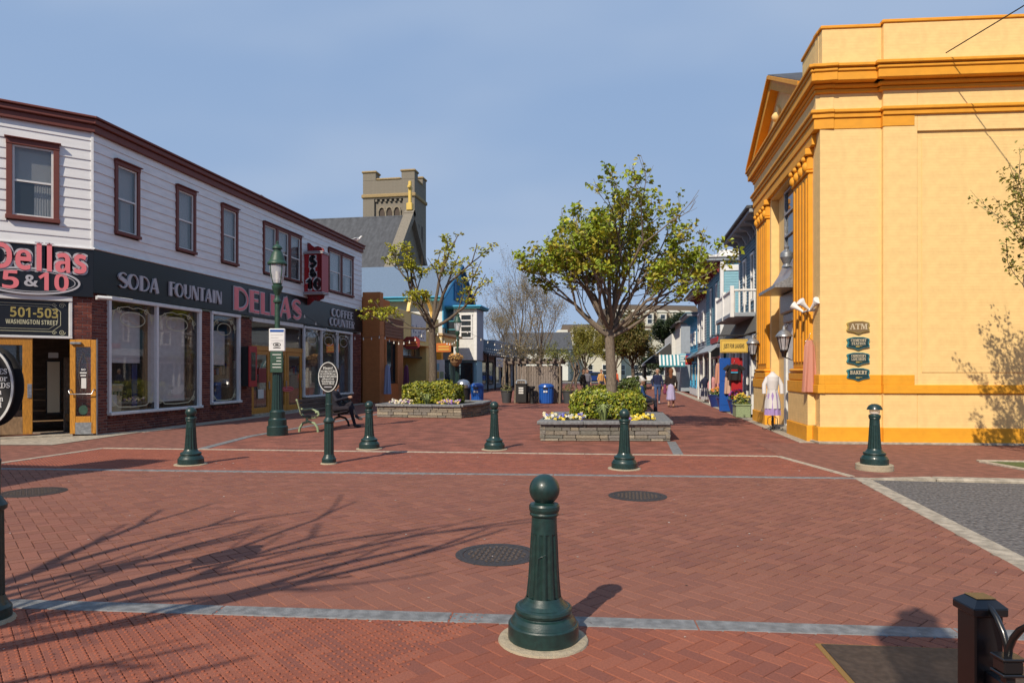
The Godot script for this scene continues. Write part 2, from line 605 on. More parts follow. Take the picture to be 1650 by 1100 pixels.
func materials():
	noise_tex("grain", 0.05, 0.84, 1.0, 4, 3)
	noise_tex("speck", 0.25, 0.45, 1.25, 3, 4)
	noise_tex("patch", 0.012, 0.72, 1.05, 5, 7)
	noise_tex("soft", 0.006, 0.93, 1.0, 4, 9)
	normal_tex("nfine", 0.08, 4.0, 2)
	normal_tex("ncoarse", 0.02, 8.0, 6)
	painted_brick_normal()
	# paving
	mat("vcpave", Color.WHITE, 0.86, {"vc": true, "tex": "grain", "scale": 2.0, "nrm": "nfine", "bump": 0.6})
	mat("vcbrick", Color.WHITE, 0.88, {"vc": true, "tex": "grain", "scale": 3.0})
	mat("joint", lin(0.17, 0.08, 0.058), 0.95, {"tex": "speck", "scale": 4.0})
	mat("mall", lin(0.285, 0.096, 0.060), 0.9, {"tex": "patch", "scale": 0.23, "nrm": "nfine", "bump": 0.5})
	mat("oldbrick", lin(0.27, 0.105, 0.07), 0.9, {"tex": "patch", "scale": Vector3(0.5, 0.5, 1.2), "nrm": "nfine", "bump": 0.6})
	mat("bluestone", lin(0.23, 0.235, 0.235), 0.75, {"tex": "patch", "scale": 1.3, "nrm": "nfine", "bump": 0.5})
	mat("creamstone", lin(0.50, 0.42, 0.32), 0.85, {"tex": "patch", "scale": 1.5})
	mat("concrete", lin(0.46, 0.40, 0.31), 0.9, {"tex": "patch", "scale": 0.9, "nrm": "nfine", "bump": 0.6})
	mat("footing", lin(0.50, 0.42, 0.29), 0.95, {"tex": "speck", "scale": 1.6, "nrm": "ncoarse", "bump": 0.8})
	mat("asphalt", lin(0.17, 0.158, 0.15), 0.92, {"tex": "speck", "scale": 0.16, "nrm": "nfine", "bump": 1.0})
	mat("grass", lin(0.11, 0.15, 0.035), 0.95, {"tex": "speck", "scale": 1.0})
	mat("iron", lin(0.085, 0.07, 0.062), 0.55, {"metal": 0.5, "tex": "patch", "scale": 4.0})
	mat("tread", lin(0.17, 0.13, 0.105), 0.6, {"metal": 0.3, "tex": "patch", "scale": 4.0})
	mat("rustplate", lin(0.085, 0.06, 0.045), 0.6, {"metal": 0.3, "tex": "patch", "scale": 2.5})
	mat("ochre", lin(0.34, 0.19, 0.05), 0.85, {"tex": "speck", "scale": 3.0})
	# paint and metal
	mat("green", lin(0.011, 0.042, 0.038), 0.42, {"coat": 0.2, "tex": "patch", "scale": 3.0, "nrm": "nfine", "bump": 0.22})
	mat("lampgreen", lin(0.030, 0.085, 0.055), 0.5, {"tex": "patch", "scale": 2.0})
	mat("black", lin(0.008, 0.008, 0.009), 0.35, {"coat": 0.4})
	mat("blackmatte", lin(0.012, 0.011, 0.011), 0.7)
	mat("sage", lin(0.32, 0.40, 0.22), 0.5, {"tex": "patch", "scale": 4.0})
	mat("steel", lin(0.45, 0.45, 0.46), 0.3, {"metal": 0.9})
	mat("zinc", lin(0.40, 0.42, 0.44), 0.4, {"metal": 0.6, "tex": "patch", "scale": 2.0})
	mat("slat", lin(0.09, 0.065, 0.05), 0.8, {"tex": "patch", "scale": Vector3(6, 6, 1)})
	mat("white", lin(0.74, 0.74, 0.72), 0.6, {"tex": "soft", "scale": 1.0})
	mat("siding", lin(0.82, 0.82, 0.81), 0.62, {"tex": "soft", "scale": Vector3(0.5, 2.0, 0.5), "nrm": "nfine", "bump": 0.15})
	mat("maroon", lin(0.17, 0.045, 0.032), 0.6, {"tex": "soft", "scale": 2.0})
	mat("signblack", lin(0.008, 0.009, 0.012), 0.35, {"tex": "soft", "scale": 1.0})
	mat("pink", lin(0.80, 0.20, 0.22), 0.5)
	mat("silver", lin(0.47, 0.46, 0.48), 0.45)
	mat("gold", lin(0.42, 0.33, 0.10), 0.45, {"metal": 0.3})
	mat("palegold", lin(0.52, 0.50, 0.33), 0.5)
	mat("oak", lin(0.62, 0.27, 0.03), 0.45, {"tex": "patch", "scale": Vector3(6, 0.8, 6)})
	mat("wornwood", lin(0.33, 0.20, 0.10), 0.75, {"tex": "patch", "scale": Vector3(3, 1, 3)})
	mat("mortar", lin(0.34, 0.28, 0.24), 0.95, {"tex": "grain", "scale": 2.0})
	brick_mats("brick", [[0.17, 0.042, 0.030], [0.21, 0.055, 0.036], [0.13, 0.034, 0.028], [0.25, 0.075, 0.048]])
	mat("pane", lin(0.04, 0.05, 0.055), 0.03, {"alpha": 0.28, "spec": 0.75})
	mat("shopglass", lin(0.03, 0.035, 0.035), 0.02, {"alpha": 0.1, "spec": 0.55})
	mat("glassdark", lin(0.02, 0.028, 0.035), 0.06, {"spec": 0.8})
	mat("shopwall", lin(0.30, 0.235, 0.18), 0.9, {"tex": "patch", "scale": 1.2})
	mat("plaster", lin(0.48, 0.46, 0.42), 0.9)
	mat("blind", lin(0.72, 0.74, 0.74), 0.85)
	mat("shopblind", lin(0.78, 0.76, 0.74), 0.85, {"tex": "soft", "scale": 1.5})
	mat("cream", lin(0.55, 0.47, 0.32), 0.8)
	mat("lampglass", lin(0.75, 0.77, 0.82), 0.08, {"alpha": 0.42})
	mat("red", lin(0.36, 0.014, 0.018), 0.4)
	mat("darkred", lin(0.20, 0.015, 0.016), 0.5)
	mat("bulb", lin(0.80, 0.78, 0.70), 0.2)
	# the bank
	mat("yellow", lin(0.84, 0.578, 0.235), 0.8, {"tex": "soft", "scale": 0.9, "nrm": "paintbrick", "bump": 0.45})
	M["yellow"].uv1_scale = Vector3(1.17, 1.17, 1.17)
	mat("orange", lin(0.77, 0.335, 0.018), 0.7, {"tex": "soft", "scale": 0.9, "nrm": "nfine", "bump": 0.2})
	mat("orangebrick", lin(0.79, 0.355, 0.016), 0.75, {"tex": "soft", "scale": 1.17, "nrm": "paintbrick", "bump": 0.35})
	mat("slate", lin(0.085, 0.09, 0.10), 0.8, {"tex": "patch", "scale": Vector3(0.35, 0.12, 0.35), "nrm": "ncoarse", "bump": 0.4})
	mat("plaque", lin(0.006, 0.035, 0.042), 0.5)
	mat("plaquebrown", lin(0.20, 0.13, 0.055), 0.5)
	# other fronts
	mat("adobe", lin(0.50, 0.185, 0.055), 0.85, {"tex": "soft", "scale": 1.0, "nrm": "nfine", "bump": 0.4})
	mat("rust", lin(0.56, 0.16, 0.03), 0.8, {"tex": "soft", "scale": 1.0})
	mat("brownboard", lin(0.27, 0.11, 0.05), 0.7, {"tex": "patch", "scale": Vector3(1, 6, 1)})
	mat("tan", lin(0.50, 0.34, 0.17), 0.8, {"tex": "soft", "scale": 1.0})
	mat("straw", lin(0.82, 0.60, 0.22), 0.8, {"tex": "soft", "scale": 0.8, "nrm": "nfine", "bump": 0.3})
	mat("blueshingle", lin(0.19, 0.27, 0.38), 0.85, {"tex": "speck", "scale": Vector3(0.6, 1.4, 0.6), "nrm": "ncoarse", "bump": 0.8})
	mat("deepblue", lin(0.015, 0.13, 0.28), 0.6, {"tex": "soft", "scale": 1.0})
	mat("skyblue", lin(0.06, 0.36, 0.58), 0.6, {"tex": "soft", "scale": 1.0})
	mat("teal", lin(0.03, 0.19, 0.22), 0.6)
	mat("palewall", lin(0.66, 0.66, 0.62), 0.75, {"tex": "soft", "scale": 1.0})
	mat("stone", lin(0.27, 0.24, 0.19), 0.92, {"tex": "patch", "scale": Vector3(0.9, 2.4, 0.9), "nrm": "ncoarse", "bump": 0.8})
	mat("stonetrim", lin(0.42, 0.30, 0.14), 0.85, {"tex": "patch", "scale": 1.0})
	mat("gilt", lin(0.62, 0.42, 0.08), 0.5)
	mat("slateblue", lin(0.115, 0.205, 0.265), 0.7, {"tex": "soft", "scale": 1.0})
	mat("aqua", lin(0.24, 0.46, 0.53), 0.7, {"tex": "soft", "scale": 1.0})
	mat("tealboard", lin(0.10, 0.26, 0.34), 0.7, {"tex": "soft", "scale": 1.0})
	mat("greyboard", lin(0.29, 0.33, 0.37), 0.75, {"tex": "soft", "scale": 1.0})
	mat("shinglegrey", lin(0.17, 0.165, 0.15), 0.9, {"tex": "speck", "scale": Vector3(0.8, 2.0, 0.8), "nrm": "ncoarse", "bump": 0.6})
	mat("mansard", lin(0.15, 0.115, 0.085), 0.9, {"tex": "speck", "scale": 0.5})
	mat("ivory", lin(0.58, 0.55, 0.45), 0.8, {"tex": "soft", "scale": 0.5})
	mat("weathered", lin(0.24, 0.195, 0.16), 0.92, {"tex": "patch", "scale": Vector3(5, 0.7, 5), "nrm": "ncoarse", "bump": 0.5})
	mat("weathered1", lin(0.19, 0.155, 0.125), 0.92, {"tex": "patch", "scale": Vector3(5, 0.7, 5), "nrm": "ncoarse", "bump": 0.5})
	mat("weathered2", lin(0.29, 0.24, 0.20), 0.92, {"tex": "patch", "scale": Vector3(5, 0.7, 5), "nrm": "ncoarse", "bump": 0.5})
	mat("binblue", lin(0.008, 0.075, 0.33), 0.4, {"coat": 0.3})
	mat("potblue", lin(0.008, 0.035, 0.17), 0.3, {"coat": 0.6})
	mat("potgrey", lin(0.05, 0.055, 0.06), 0.6)
	mat("soil", lin(0.055, 0.028, 0.018), 0.95, {"tex": "speck", "scale": 3.0})
	for i in 5:
		var c: Array = [[0.27, 0.235, 0.18], [0.20, 0.19, 0.155], [0.33, 0.28, 0.20], [0.24, 0.22, 0.19], [0.40, 0.35, 0.26]][i]
		mat("ledge%d" % i, lin(c[0], c[1], c[2]), 0.9, {"tex": "patch", "scale": Vector3(2, 5, 2), "nrm": "ncoarse", "bump": 0.7})
	mat("bark", lin(0.155, 0.12, 0.088), 0.92, {"tex": "patch", "scale": Vector3(3, 0.8, 3), "nrm": "ncoarse", "bump": 0.9})
	mat("palebark", lin(0.22, 0.175, 0.13), 0.92, {"tex": "patch", "scale": Vector3(3, 0.8, 3), "nrm": "ncoarse", "bump": 0.8})
	mat("leaf", Color.WHITE, 0.55, {"vc": true, "two": true, "back": lin(0.22, 0.25, 0.02)})
	mat("darkleaf", Color.WHITE, 0.45, {"vc": true, "two": true, "back": lin(0.10, 0.13, 0.01)})
	mat("petal", Color.WHITE, 0.6, {"vc": true, "two": true})
	mat("cloth", Color.WHITE, 0.9, {"vc": true, "two": true, "tex": "grain", "scale": 4.0})

# ------------------------------------------------------------------ ground
func sheet(poly: Array, y: float) -> ArrayMesh:
	var b := MB.new()
	var p := PackedVector2Array()
	for q in poly: p.append(Vector2(q[0], q[1]))
	var ix := Geometry2D.triangulate_polygon(p)
	for i in range(0, ix.size(), 3):
		var f := []
		for k in 3:
			var q = poly[ix[i + k]]
			f.append(Vector3(q[0], q[2] if q.size() > 2 else y, q[1]))
		b.face(f, Vector3.UP)
	return b.done()

# a stone band of sawn blocks laid along a line, top at y
func band(called: String, pts: Array, w: float, y: float, m: String, each := 1.2):
	var root := Node3D.new()
	root.name = numbered(called)
	add_child(root)
	root.set_meta("kind", "structure")
	F = Transform3D.IDENTITY
	for i in pts.size() - 1:
		var a := Vector3(pts[i][0], y, pts[i][1])
		var b := Vector3(pts[i + 1][0], y, pts[i + 1][1])
		var L := a.distance_to(b)
		var n := maxi(1, int(round(L / each)))
		var bs := Basis(Vector3.UP, atan2(-(b - a).z, (b - a).x))
		for k in n:
			var c := a.lerp(b, (k + 0.5) / n)
			put(root, "block", cbox(Vector3(snapped(L / n - 0.006, 0.001), 0.06, w), 0.006), m, Transform3D(bs, c - Vector3(0, 0.03, 0) + Vector3(0, rng.randf_range(-0.0012, 0.0012), 0)))

func ground():
	struct("ground", sheet([[-400, 60], [400, 60], [400, -700], [-400, -700]], -0.25), "grass")
	struct("mall_paving", sheet([[-13.6, -12.7], [-10.95, -12.82], [2.87, -13.75], [4.4, -13.8], [4.6, -90], [-13.6, -90]], 0.0), "mall")
	struct("far_street", sheet([[-60, -90], [60, -90], [60, -104], [-60, -104]], -0.01), "asphalt")
	struct("far_pavement", sheet([[-60, -104.01], [60, -104.01], [60, -109], [-60, -109]], -0.005), "concrete")
	struct("pavement_left", sheet([[-15.5, -9.5], [-11.0, -9.75], [-11.0, -12.85], [-8.85, -13.0], [-9.35, -15.8], [-9.35, -33], [-13.6, -33], [-15.5, -14.0]], 0.004), "oldbrick")
	struct("pavement_right", sheet([[2.9, -13.7], [3.46, -11.08], [3.62, -11.06], [4.6, -11.2], [30, -11.2], [30, -16.5], [4.3, -16.5], [4.0, -16.3], [2.9, -16.2]], 0.004), "oldbrick")
	struct("street_side_left", sheet([[-60, 5], [-10.5, 5], [-10.5, -12.4], [-13.6, -12.0], [-60, -9.0]], -0.006), "mall")
	struct("joint_sand", sheet([[-10.6, 1.5], [5.5, 1.5], [3.55, -11.2], [2.9, -14.2], [-11.0, -13.2]], -0.009), "joint")
	struct("near_paving", sheet([[-60, 40], [60, 40], [60, -5.5], [12, -5.45], [5.4, -4.95], [5.4, 1.4], [-10.6, 1.4], [-10.6, 5], [-60, 5]], -0.012), "mall")
	# asphalt street, falling to the kerb
	struct("street", sheet([[3.5, -11.0, -0.002], [3.22, -4.8, -0.002], [12, -5.45, -0.05], [60, -5.5, -0.09], [60, -11.6, -0.12], [4.6, -11.2, -0.11]], 0.0), "asphalt")
	band("edge_band", [[3.53, -11.2], [3.32, -6.4], [3.2, -4.75]], 0.22, 0.005, "concrete", 1.6)
	band("near_band", [[-10.5, -3.63], [-4.34, -4.13], [2.04, -4.65], [5.5, -4.92]], 0.17, 0.005, "bluestone", 1.5)
	band("far_band", [[-14.0, -9.5], [-10.34, -9.84], [3.46, -11.13]], 0.14, 0.005, "bluestone", 1.5)
	band("white_band", [[-10.97, -10.1], [-10.95, -12.82], [2.87, -13.75], [3.44, -11.3]], 0.12, 0.007, "creamstone", 0.9)
	band("mall_band", [[-8.81, -13.1], [-9.3, -15.73], [-9.35, -33.0]], 0.2, 0.009, "bluestone", 1.4)
	band("planter_band", [[1.0, -13.75], [1.02, -16.2]], 0.2, 0.006, "bluestone", 1.2)
	band("store_strip", [[-12.95, -16.3], [-13.15, -33.2]], 0.55, 0.010, "concrete", 1.5)
	band("shop_strip", [[4.1, -16.45], [4.12, -25.0], [3.95, -60.0]], 0.42, 0.012, "concrete", 1.5)
	struct("store_apron", sheet([[-15.6, -12.6], [-12.45, -13.1], [-12.75, -16.3], [-13.5, -16.0], [-15.6, -13.9]], 0.014), "concrete")
	# kerb with a ramped end
	var kb := Node3D.new()
	kb.name = "kerb"
	add_child(kb)
	kb.set_meta("kind", "structure")
	F = Transform3D.IDENTITY
	var mb := MB.new()
	var P := [Vector3(3.62, 0.004, -11.17), Vector3(4.55, 0.03, -11.3), Vector3(4.55, 0.03, -11.1), Vector3(3.62, 0.004, -11.07)]
	mb.face(P, Vector3.UP)
	mb.face([P[3], P[2], Vector3(4.55, -0.16, -11.08), Vector3(3.62, -0.16, -11.06)], Vector3(0, 0, 1))
	put(kb, "kerb_ramp", mb.done(), "concrete")
	for k in 10:
		bx(kb, "kerb_stone", Vector3(4.58 + k * 2.42, -0.2, -11.33), Vector3(6.98 + k * 2.42, 0.03, -11.1), "concrete", 0.02)
	for k in 4:
		var tp: Array = [[[6.25, -13.55], [8.4, -13.55]], [[6.25, -13.4], [6.55, -12.1]], [[6.6, -12.05], [8.6, -12.05]], [[8.5, -13.4], [8.5, -12.15]]][k]
		band("tree_pit_kerb", tp, 0.12, 0.03, "creamstone", 1.1)
	struct("tree_pit", sheet([[6.3, -13.5], [8.5, -13.5], [8.5, -12.1], [6.6, -12.1]], 0.012), "grass")
	# herringbone bricks: the 300 nearest in view one by one, the rest in one field per zone
	var zones := [
		["near_bricks", [[-8.0, -3.85], [-4.34, -4.13], [2.04, -4.65], [5.4, -4.92], [5.4, -1.6], [-8.0, -1.6]], [[0.305, 0.095, 0.053], [0.28, 0.086, 0.049], [0.33, 0.108, 0.062], [0.25, 0.083, 0.053]], 0.1],
		["street_bricks", [[-10.5, -9.85], [3.46, -11.1], [3.2, -4.75], [2.04, -4.65], [-4.34, -4.13], [-10.5, -3.63]], [[0.272, 0.106, 0.067], [0.26, 0.10, 0.064], [0.285, 0.113, 0.073], [0.245, 0.096, 0.064]], 0.115],
		["crossing_bricks", [[-10.9, -9.85], [3.46, -11.15], [2.87, -13.75], [-10.95, -12.82]], [[0.31, 0.097, 0.057], [0.29, 0.09, 0.053], [0.33, 0.106, 0.063], [0.275, 0.09, 0.057]], 0.1]]
	var rot := Basis(Vector3.UP, deg_to_rad(45.0 + 4.9))
	var near := []
	var all := []
	for zi in zones.size():
		var zn = zones[zi]
		var poly := PackedVector2Array()
		for q in zn[1]: poly.append(Vector2(q[0], q[1]))
		var w: float = zn[3]
		var ctr := Vector3(-3.5, 0, -7.5)
		var N := int(13.0 / w)
		for ix in range(-N, N):
			for iy in range(-N, N):
				var m := posmod(ix - iy, 4)
				if m == 1 or m == 3: continue
				var lc := Vector3((ix + 1.0) * w, 0, (iy + 0.5) * w) if m == 0 else Vector3((ix + 0.5) * w, 0, iy * w)
				var c: Vector3 = ctr + rot * lc
				if not Geometry2D.is_point_in_polygon(Vector2(c.x, c.z), poly): continue
				if c.z > -2.2 and abs(c.x) > 4.5: continue
				var b := rot * (Basis.IDENTITY if m == 0 else Basis(Vector3.UP, PI / 2))
				b = b * Basis(Vector3(1, 0, 0), rng.randf_range(-0.006, 0.006)) * Basis(Vector3(0, 0, 1), rng.randf_range(-0.004, 0.004))
				c.y = -0.0145 + rng.randf_range(-0.0015, 0.001)
				var d := -0.166 * c.x - 0.986 * c.z
				var l := 0.986 * c.x - 0.166 * c.z
				var k := rng.randi() % 4
				var e := [zi, c, b, k, w, d]
				if d > 3.45 and abs(l) < d * 0.78: near.append(e)
				else: all.append(e)
	near.sort_custom(func(p, q): return p[5] < q[5])
	for zi in zones.size():
		var root := Node3D.new()
		root.name = zones[zi][0]
		add_child(root)
		root.set_meta("kind", "structure")
		var cols = zones[zi][2]
		for k in 4: mat("pave%d%d" % [zi, k], lin(cols[k][0], cols[k][1], cols[k][2]), 0.85, {"tex": "grain", "scale": 2.0, "nrm": "nfine", "bump": 0.6})
		var left := 290
		var f := MB.new()
		var w: float = zones[zi][3]
		var s := Vector3(w * 2 - 0.0035, 0.03, w - 0.0035)
		for lst in [near, all]:
			for e in lst:
				if e[0] != zi: continue
				if left > 0 and lst == near:
					left -= 1
					put(root, "brick", cbox(s, 0.004), "pave%d%d" % [zi, e[3]], Transform3D(e[2], e[1]))
				else:
					var cc = cols[e[3]]
					var v := rng.randf_range(0.92, 1.08)
					f.col = Color(cc[0] * v, cc[1] * v, cc[2] * v)
					top_brick(f, e[1], s, e[2])
		var o := put(root, "brick_field", f.done(), "vcpave")
		o.set_meta("kind", "stuff")
	# petals, crumbs and gum trodden on the bricks
	var lit := MB.new()
	for k in 240:
		var lp := Vector3(rng.randf_range(-9.0, 3.2), 0.0035, -3.4 - 10.0 * pow(rng.randf(), 1.5))
		var lr: float = rng.randf_range(0.005, 0.013) * (1.0 + max(0.0, -lp.z - 5.0) * 0.08)
		var lq := []
		var la := rng.randf() * TAU
		for j in 5: lq.append(lp + Vector3(cos(la + j * 1.2566) * lr * rng.randf_range(0.6, 1.2), rng.randf_range(0.0, 0.002), sin(la + j * 1.2566) * lr * rng.randf_range(0.5, 1.1)))
		var lc: Array = [[0.55, 0.47, 0.42], [0.45, 0.33, 0.26], [0.6, 0.55, 0.5], [0.05, 0.035, 0.03]][rng.randi() % 4]
		lit.col = Color(lc[0], lc[1], lc[2])
		lit.face(lq, Vector3.UP)
	var lo := put(self, "petal_litter", lit.done(), "petal")
	lo.set_meta("kind", "stuff")
	tag(lo, "scattered pale petals and crumbs trodden on the brick street", "litter")
	# raised dots of the tactile strips
	for st in [["tactile_dots", 1.0, [[-6.0, -4.05], [-4.34, -4.22], [-0.9, -4.5], [-1.3, -3.3], [-6.0, -2.6]], [0.34, 0.095, 0.05]], ["tactile_dots", 1.0, [[-10.8, -10.0], [-8.3, -10.2], [-8.2, -12.9], [-10.8, -12.7]], [0.34, 0.10, 0.055]]]:
		var poly := PackedVector2Array()
		for q in st[2]: poly.append(Vector2(q[0], q[1]))
		var f := MB.new()
		f.col = Color(st[3][0], st[3][1], st[3][2])
		var r2 := Basis(Vector3.UP, deg_to_rad(49.9))
		var sp := 0.05
		for i in range(-160, 160):
			for j in range(-160, 160):
				var c: Vector3 = Vector3(poly[0].x + 2.0, 0, poly[0].y) + r2 * Vector3(i * sp, 0, j * sp)
				if Geometry2D.is_point_in_polygon(Vector2(c.x, c.z), poly):
					f.lathe([[0.0125, -0.003], [0.008, 0.005], [0.0, 0.0052]], 6, c)
		var o := struct(st[0], f.done(), "vcpave")
		o.set_meta("kind", "stuff")
		tag(o, "small raised warning dots on the near brick strip" if st[2][0][1] > -6 else "small raised warning dots on the brick strip by the corner store", "paving dots")

func top_brick(f: MB, c: Vector3, s: Vector3, b: Basis):
	var h := s * 0.5
	var ch := 0.004
	var t := []
	var u := []
	for k in [[-1, -1], [1, -1], [1, 1], [-1, 1]]:
		t.append(c + b * Vector3((h.x - ch) * k[0], h.y, (h.z - ch) * k[1]))
		u.append(c + b * Vector3(h.x * k[0], -h.y * 0.2, h.z * k[1]))
	f.face(t, Vector3.UP)
	for i in 4:
		var j := (i + 1) % 4
		f.face([t[i], t[j], u[j], u[i]], (t[i] + t[j]) * 0.5 - c)

# ------------------------------------------------------------------ corner store on the left
func corner_store():
	var o := thing("corner_store", "white clapboard corner store with maroon roof edge and black SODA FOUNTAIN sign band", "store", Vector3(-13.4, 0, -15.33), PI / 2)
	rest_begin(300)
	var chf := Transform3D(Basis(Vector3.UP, -PI / 4), Vector3.ZERO)    # the cut-off corner, its right end at x = 0
	var LEN := 17.85
	var W := [[0.83, 1.56], [3.32, 4.06], [5.64, 6.42]]
	# inner shell
	bx(o, "upper_floor", Vector3(0.1, 4.56, -4.0), Vector3(LEN - 0.13, 4.66, -0.07), "wornwood", 0.01)
	bx(o, "upper_ceiling", Vector3(0.1, 7.64, -4.0), Vector3(LEN - 0.13, 7.74, -0.07), "plaster", 0.01)
	bx(o, "upper_back_wall", Vector3(0.1, 4.66, -4.1), Vector3(LEN - 0.13, 7.64, -4.0), "plaster", 0.01)
	for px in [0.06, 2.4, 4.9, 7.4, 12.5]: bx(o, "partition", Vector3(px, 4.66, -4.0), Vector3(px + 0.1, 7.64, -0.1), "plaster", 0.01)
	bx(o, "end_wall", Vector3(LEN - 0.12, 0.0, -13.0), Vector3(LEN, 7.95, -0.035), "siding", 0.01)
	bx(o, "roof", Vector3(0.0, 7.8, -14.0), Vector3(LEN, 7.9, -0.1), "slate", 0.01)
	bx(o, "roof", Vector3(-3.4, 7.8, -14.0), Vector3(-0.003, 7.9, -3.7), "slate", 0.01)
	# siding of both faces
	var holes := []
	for w in W: holes.append([w[0] - 0.1, w[1] + 0.1, 5.24, 7.26])
	holes.append([8.2, 11.23, 5.24, 7.26])
	holes.append([13.8, 16.71, 5.24, 7.26])
	bx(o, "sheathing", Vector3(0.02, 4.7, -0.06), Vector3(LEN, 5.24, -0.02), "siding", 0.002)
	bx(o, "sheathing", Vector3(0.02, 7.26, -0.06), Vector3(LEN, 7.75, -0.02), "siding", 0.002)
	clap(o, 0.0, LEN, 4.73, 7.72, 0.0, 0.25, "siding", holes)
	for w in W: sash(o, w[0], w[1], 5.36, 7.12, 0.0, "maroon", "white", 0.5, 0.1)
	for k in 3: sash(o, 8.3 + k * 1.0, 9.13 + k * 1.0, 5.36, 7.12, 0.0, "maroon", "white", 0.45, 0.085)
	for k in 2: sash(o, 13.95 + k * 1.4, 15.18 + k * 1.4, 5.36, 7.12, 0.0, "maroon", "white", 0.45, 0.11)
	# maroon cornice
	bx(o, "cornice", Vector3(-0.05, 7.68, -0.1), Vector3(LEN + 0.03, 7.86, 0.10), "maroon", 0.012)
	bx(o, "cornice", Vector3(-0.1, 7.863, -0.1), Vector3(LEN + 0.06, 8.0, 0.17), "maroon", 0.02)
	bx(o, "roof_edge", Vector3(-0.12, 8.003, -0.1), Vector3(LEN + 0.08, 8.06, 0.22), "maroon", 0.012)
	# sign band with raised letters
	bx(o, "sign_band", Vector3(-0.02, 3.62, -0.05), Vector3(LEN, 4.72, 0.05), "signblack", 0.01)
	bx(o, "sign_moulding", Vector3(-0.02, 4.723, -0.05), Vector3(LEN, 4.76, 0.09), "white", 0.008)
	deco(o, "SODA", 0.82, 2.45, 3.86, 0.42, 0.052, "silver")
	deco(o, "FOUNTAIN", 2.85, 5.52, 3.86, 0.42, 0.052, "silver")
	deco(o, "DELLAS", 6.2, 11.2, 3.76, 0.78, 0.052, "pink", "silver")
	deco(o, "COFFEE", 14.1, 16.6, 4.16, 0.36, 0.052, "silver")
	deco(o, "COUNTER", 13.9, 16.75, 3.72, 0.36, 0.052, "silver")
	# ground floor, from the corner pier along the mall
	brick_face(o, 0.0, 0.55, 0.0, 3.62, -0.03)
	F = chf
	brick_face(o, -0.42, 0.0, 0.0, 3.75, -0.03)
	F = Transform3D.IDENTITY
	brick_face(o, 0.552, 4.45, 0.0, 0.44, -0.03)
	brick_face(o, 4.452, 5.03, 0.0, 3.55, -0.03)
	brick_face(o, 5.032, 6.68, 0.0, 0.44, -0.03)
	brick_face(o, 6.682, 7.52, 0.0, 3.5, -0.03)
	brick_face(o, 16.6, LEN, 0.0, 3.5, -0.03)
	# soldier sill of the low wall
	for k in 51:
		var sx := 0.56 + k * 0.12
		if sx > 4.4 and sx < 5.03: continue
		put(o, "sill_brick", cbox(Vector3(0.105, 0.09, 0.1), 0.006), "brick%d" % (k % 4), Transform3D(Basis(Vector3.RIGHT, 0.12), Vector3(sx + 0.05, 0.45, 0.0)))
	# shop windows
	shop_window(o, [0.58, 2.42, 4.42], 0.51, 3.52)
	shop_window(o, [5.06, 6.65], 0.58, 3.52)
	shop_window(o, [11.55, 13.2, 14.9, 16.55], 0.56, 3.46)
	for q in [[0.62, 2.38, 0.0], [2.46, 4.3, 0.0], [5.12, 6.55, 0.0]]:
		window_scroll(o, q[0], q[1], 3.45, 0.62, -0.045)
	for q in [[11.6, 13.15, 0.0], [13.25, 14.85, 0.0], [14.95, 16.5, 0.0]]:
		window_scroll(o, q[0], q[1], 3.4, -1.0, -0.045)
	# inside: floor, back wall, side walls, blinds and goods
	bx(o, "shop_floor", Vector3(-2.9, 0.0, -6.0), Vector3(0.1, 0.03, -3.0), "shopwall", 0.005)
	bx(o, "shop_floor", Vector3(0.1, 0.0, -6.0), Vector3(LEN - 0.15, 0.03, -0.16), "shopwall", 0.005)
	bx(o, "shop_back", Vector3(-3.5, 0.03, -6.1), Vector3(LEN - 0.15, 3.55, -6.0), "shopwall", 0.005)
	bx(o, "shop_ceiling", Vector3(-2.9, 3.55, -6.0), Vector3(0.15, 3.6, -3.0), "shopwall", 0.005)
	bx(o, "shop_ceiling", Vector3(0.15, 3.55, -6.0), Vector3(LEN - 0.15, 3.6, -0.16), "shopwall", 0.005)
	bx(o, "window_back", Vector3(0.6, 0.03, -1.4), Vector3(6.66, 2.0, -1.35), "shopwall", 0.005)
	bx(o, "window_bed", Vector3(0.6, 0.3, -1.34), Vector3(6.66, 0.5, -0.16), "wornwood", 0.005)
	bx(o, "reveal_post", Vector3(2.2, 0.5, -0.3), Vector3(2.3, 3.5, -0.2), "wornwood", 0.005)
	bx(o, "reveal_post", Vector3(4.2, 0.5, -0.3), Vector3(4.36, 3.5, -0.2), "wornwood", 0.005)
	bx(o, "reveal_post", Vector3(6.38, 0.5, -0.3), Vector3(6.6, 3.5, -0.2), "wornwood", 0.005)
	bx(o, "roller_blind", Vector3(0.6, 1.86, -0.36), Vector3(2.16, 3.3, -0.35), "shopblind", 0.002)
	bx(o, "roller_blind", Vector3(2.46, 0.72, -0.36), Vector3(4.16, 3.3, -0.35), "shopblind", 0.002)
	bx(o, "roller_blind", Vector3(5.08, 1.84, -0.36), Vector3(6.34, 3.0, -0.35), "shopblind", 0.002)
	for k in 9:
		bx(o, "display_shelf", Vector3(7.8 + k * 1.0, 0.03, -2.6), Vector3(8.7 + k * 1.0, 1.2 + 0.25 * (k % 3), -2.3), "wornwood" if k % 2 else "shopwall", 0.01)
		for j in 4:
			bx(o, "goods", Vector3(7.85 + k * 1.0 + j * 0.2, 1.24 + 0.25 * (k % 3), -2.6), Vector3(8.0 + k * 1.0 + j * 0.2, 1.45 + 0.25 * (k % 3) + 0.06 * j, -2.4), ["cream", "red", "binblue", "tan"][(j + k) % 4], 0.01)
	# second entrance, set between pier and window
	var dd := [7.56, 11.5]
	bx(o, "door_head", Vector3(dd[0], 2.4, -0.14), Vector3(dd[1], 2.58, -0.04), "oak", 0.01)
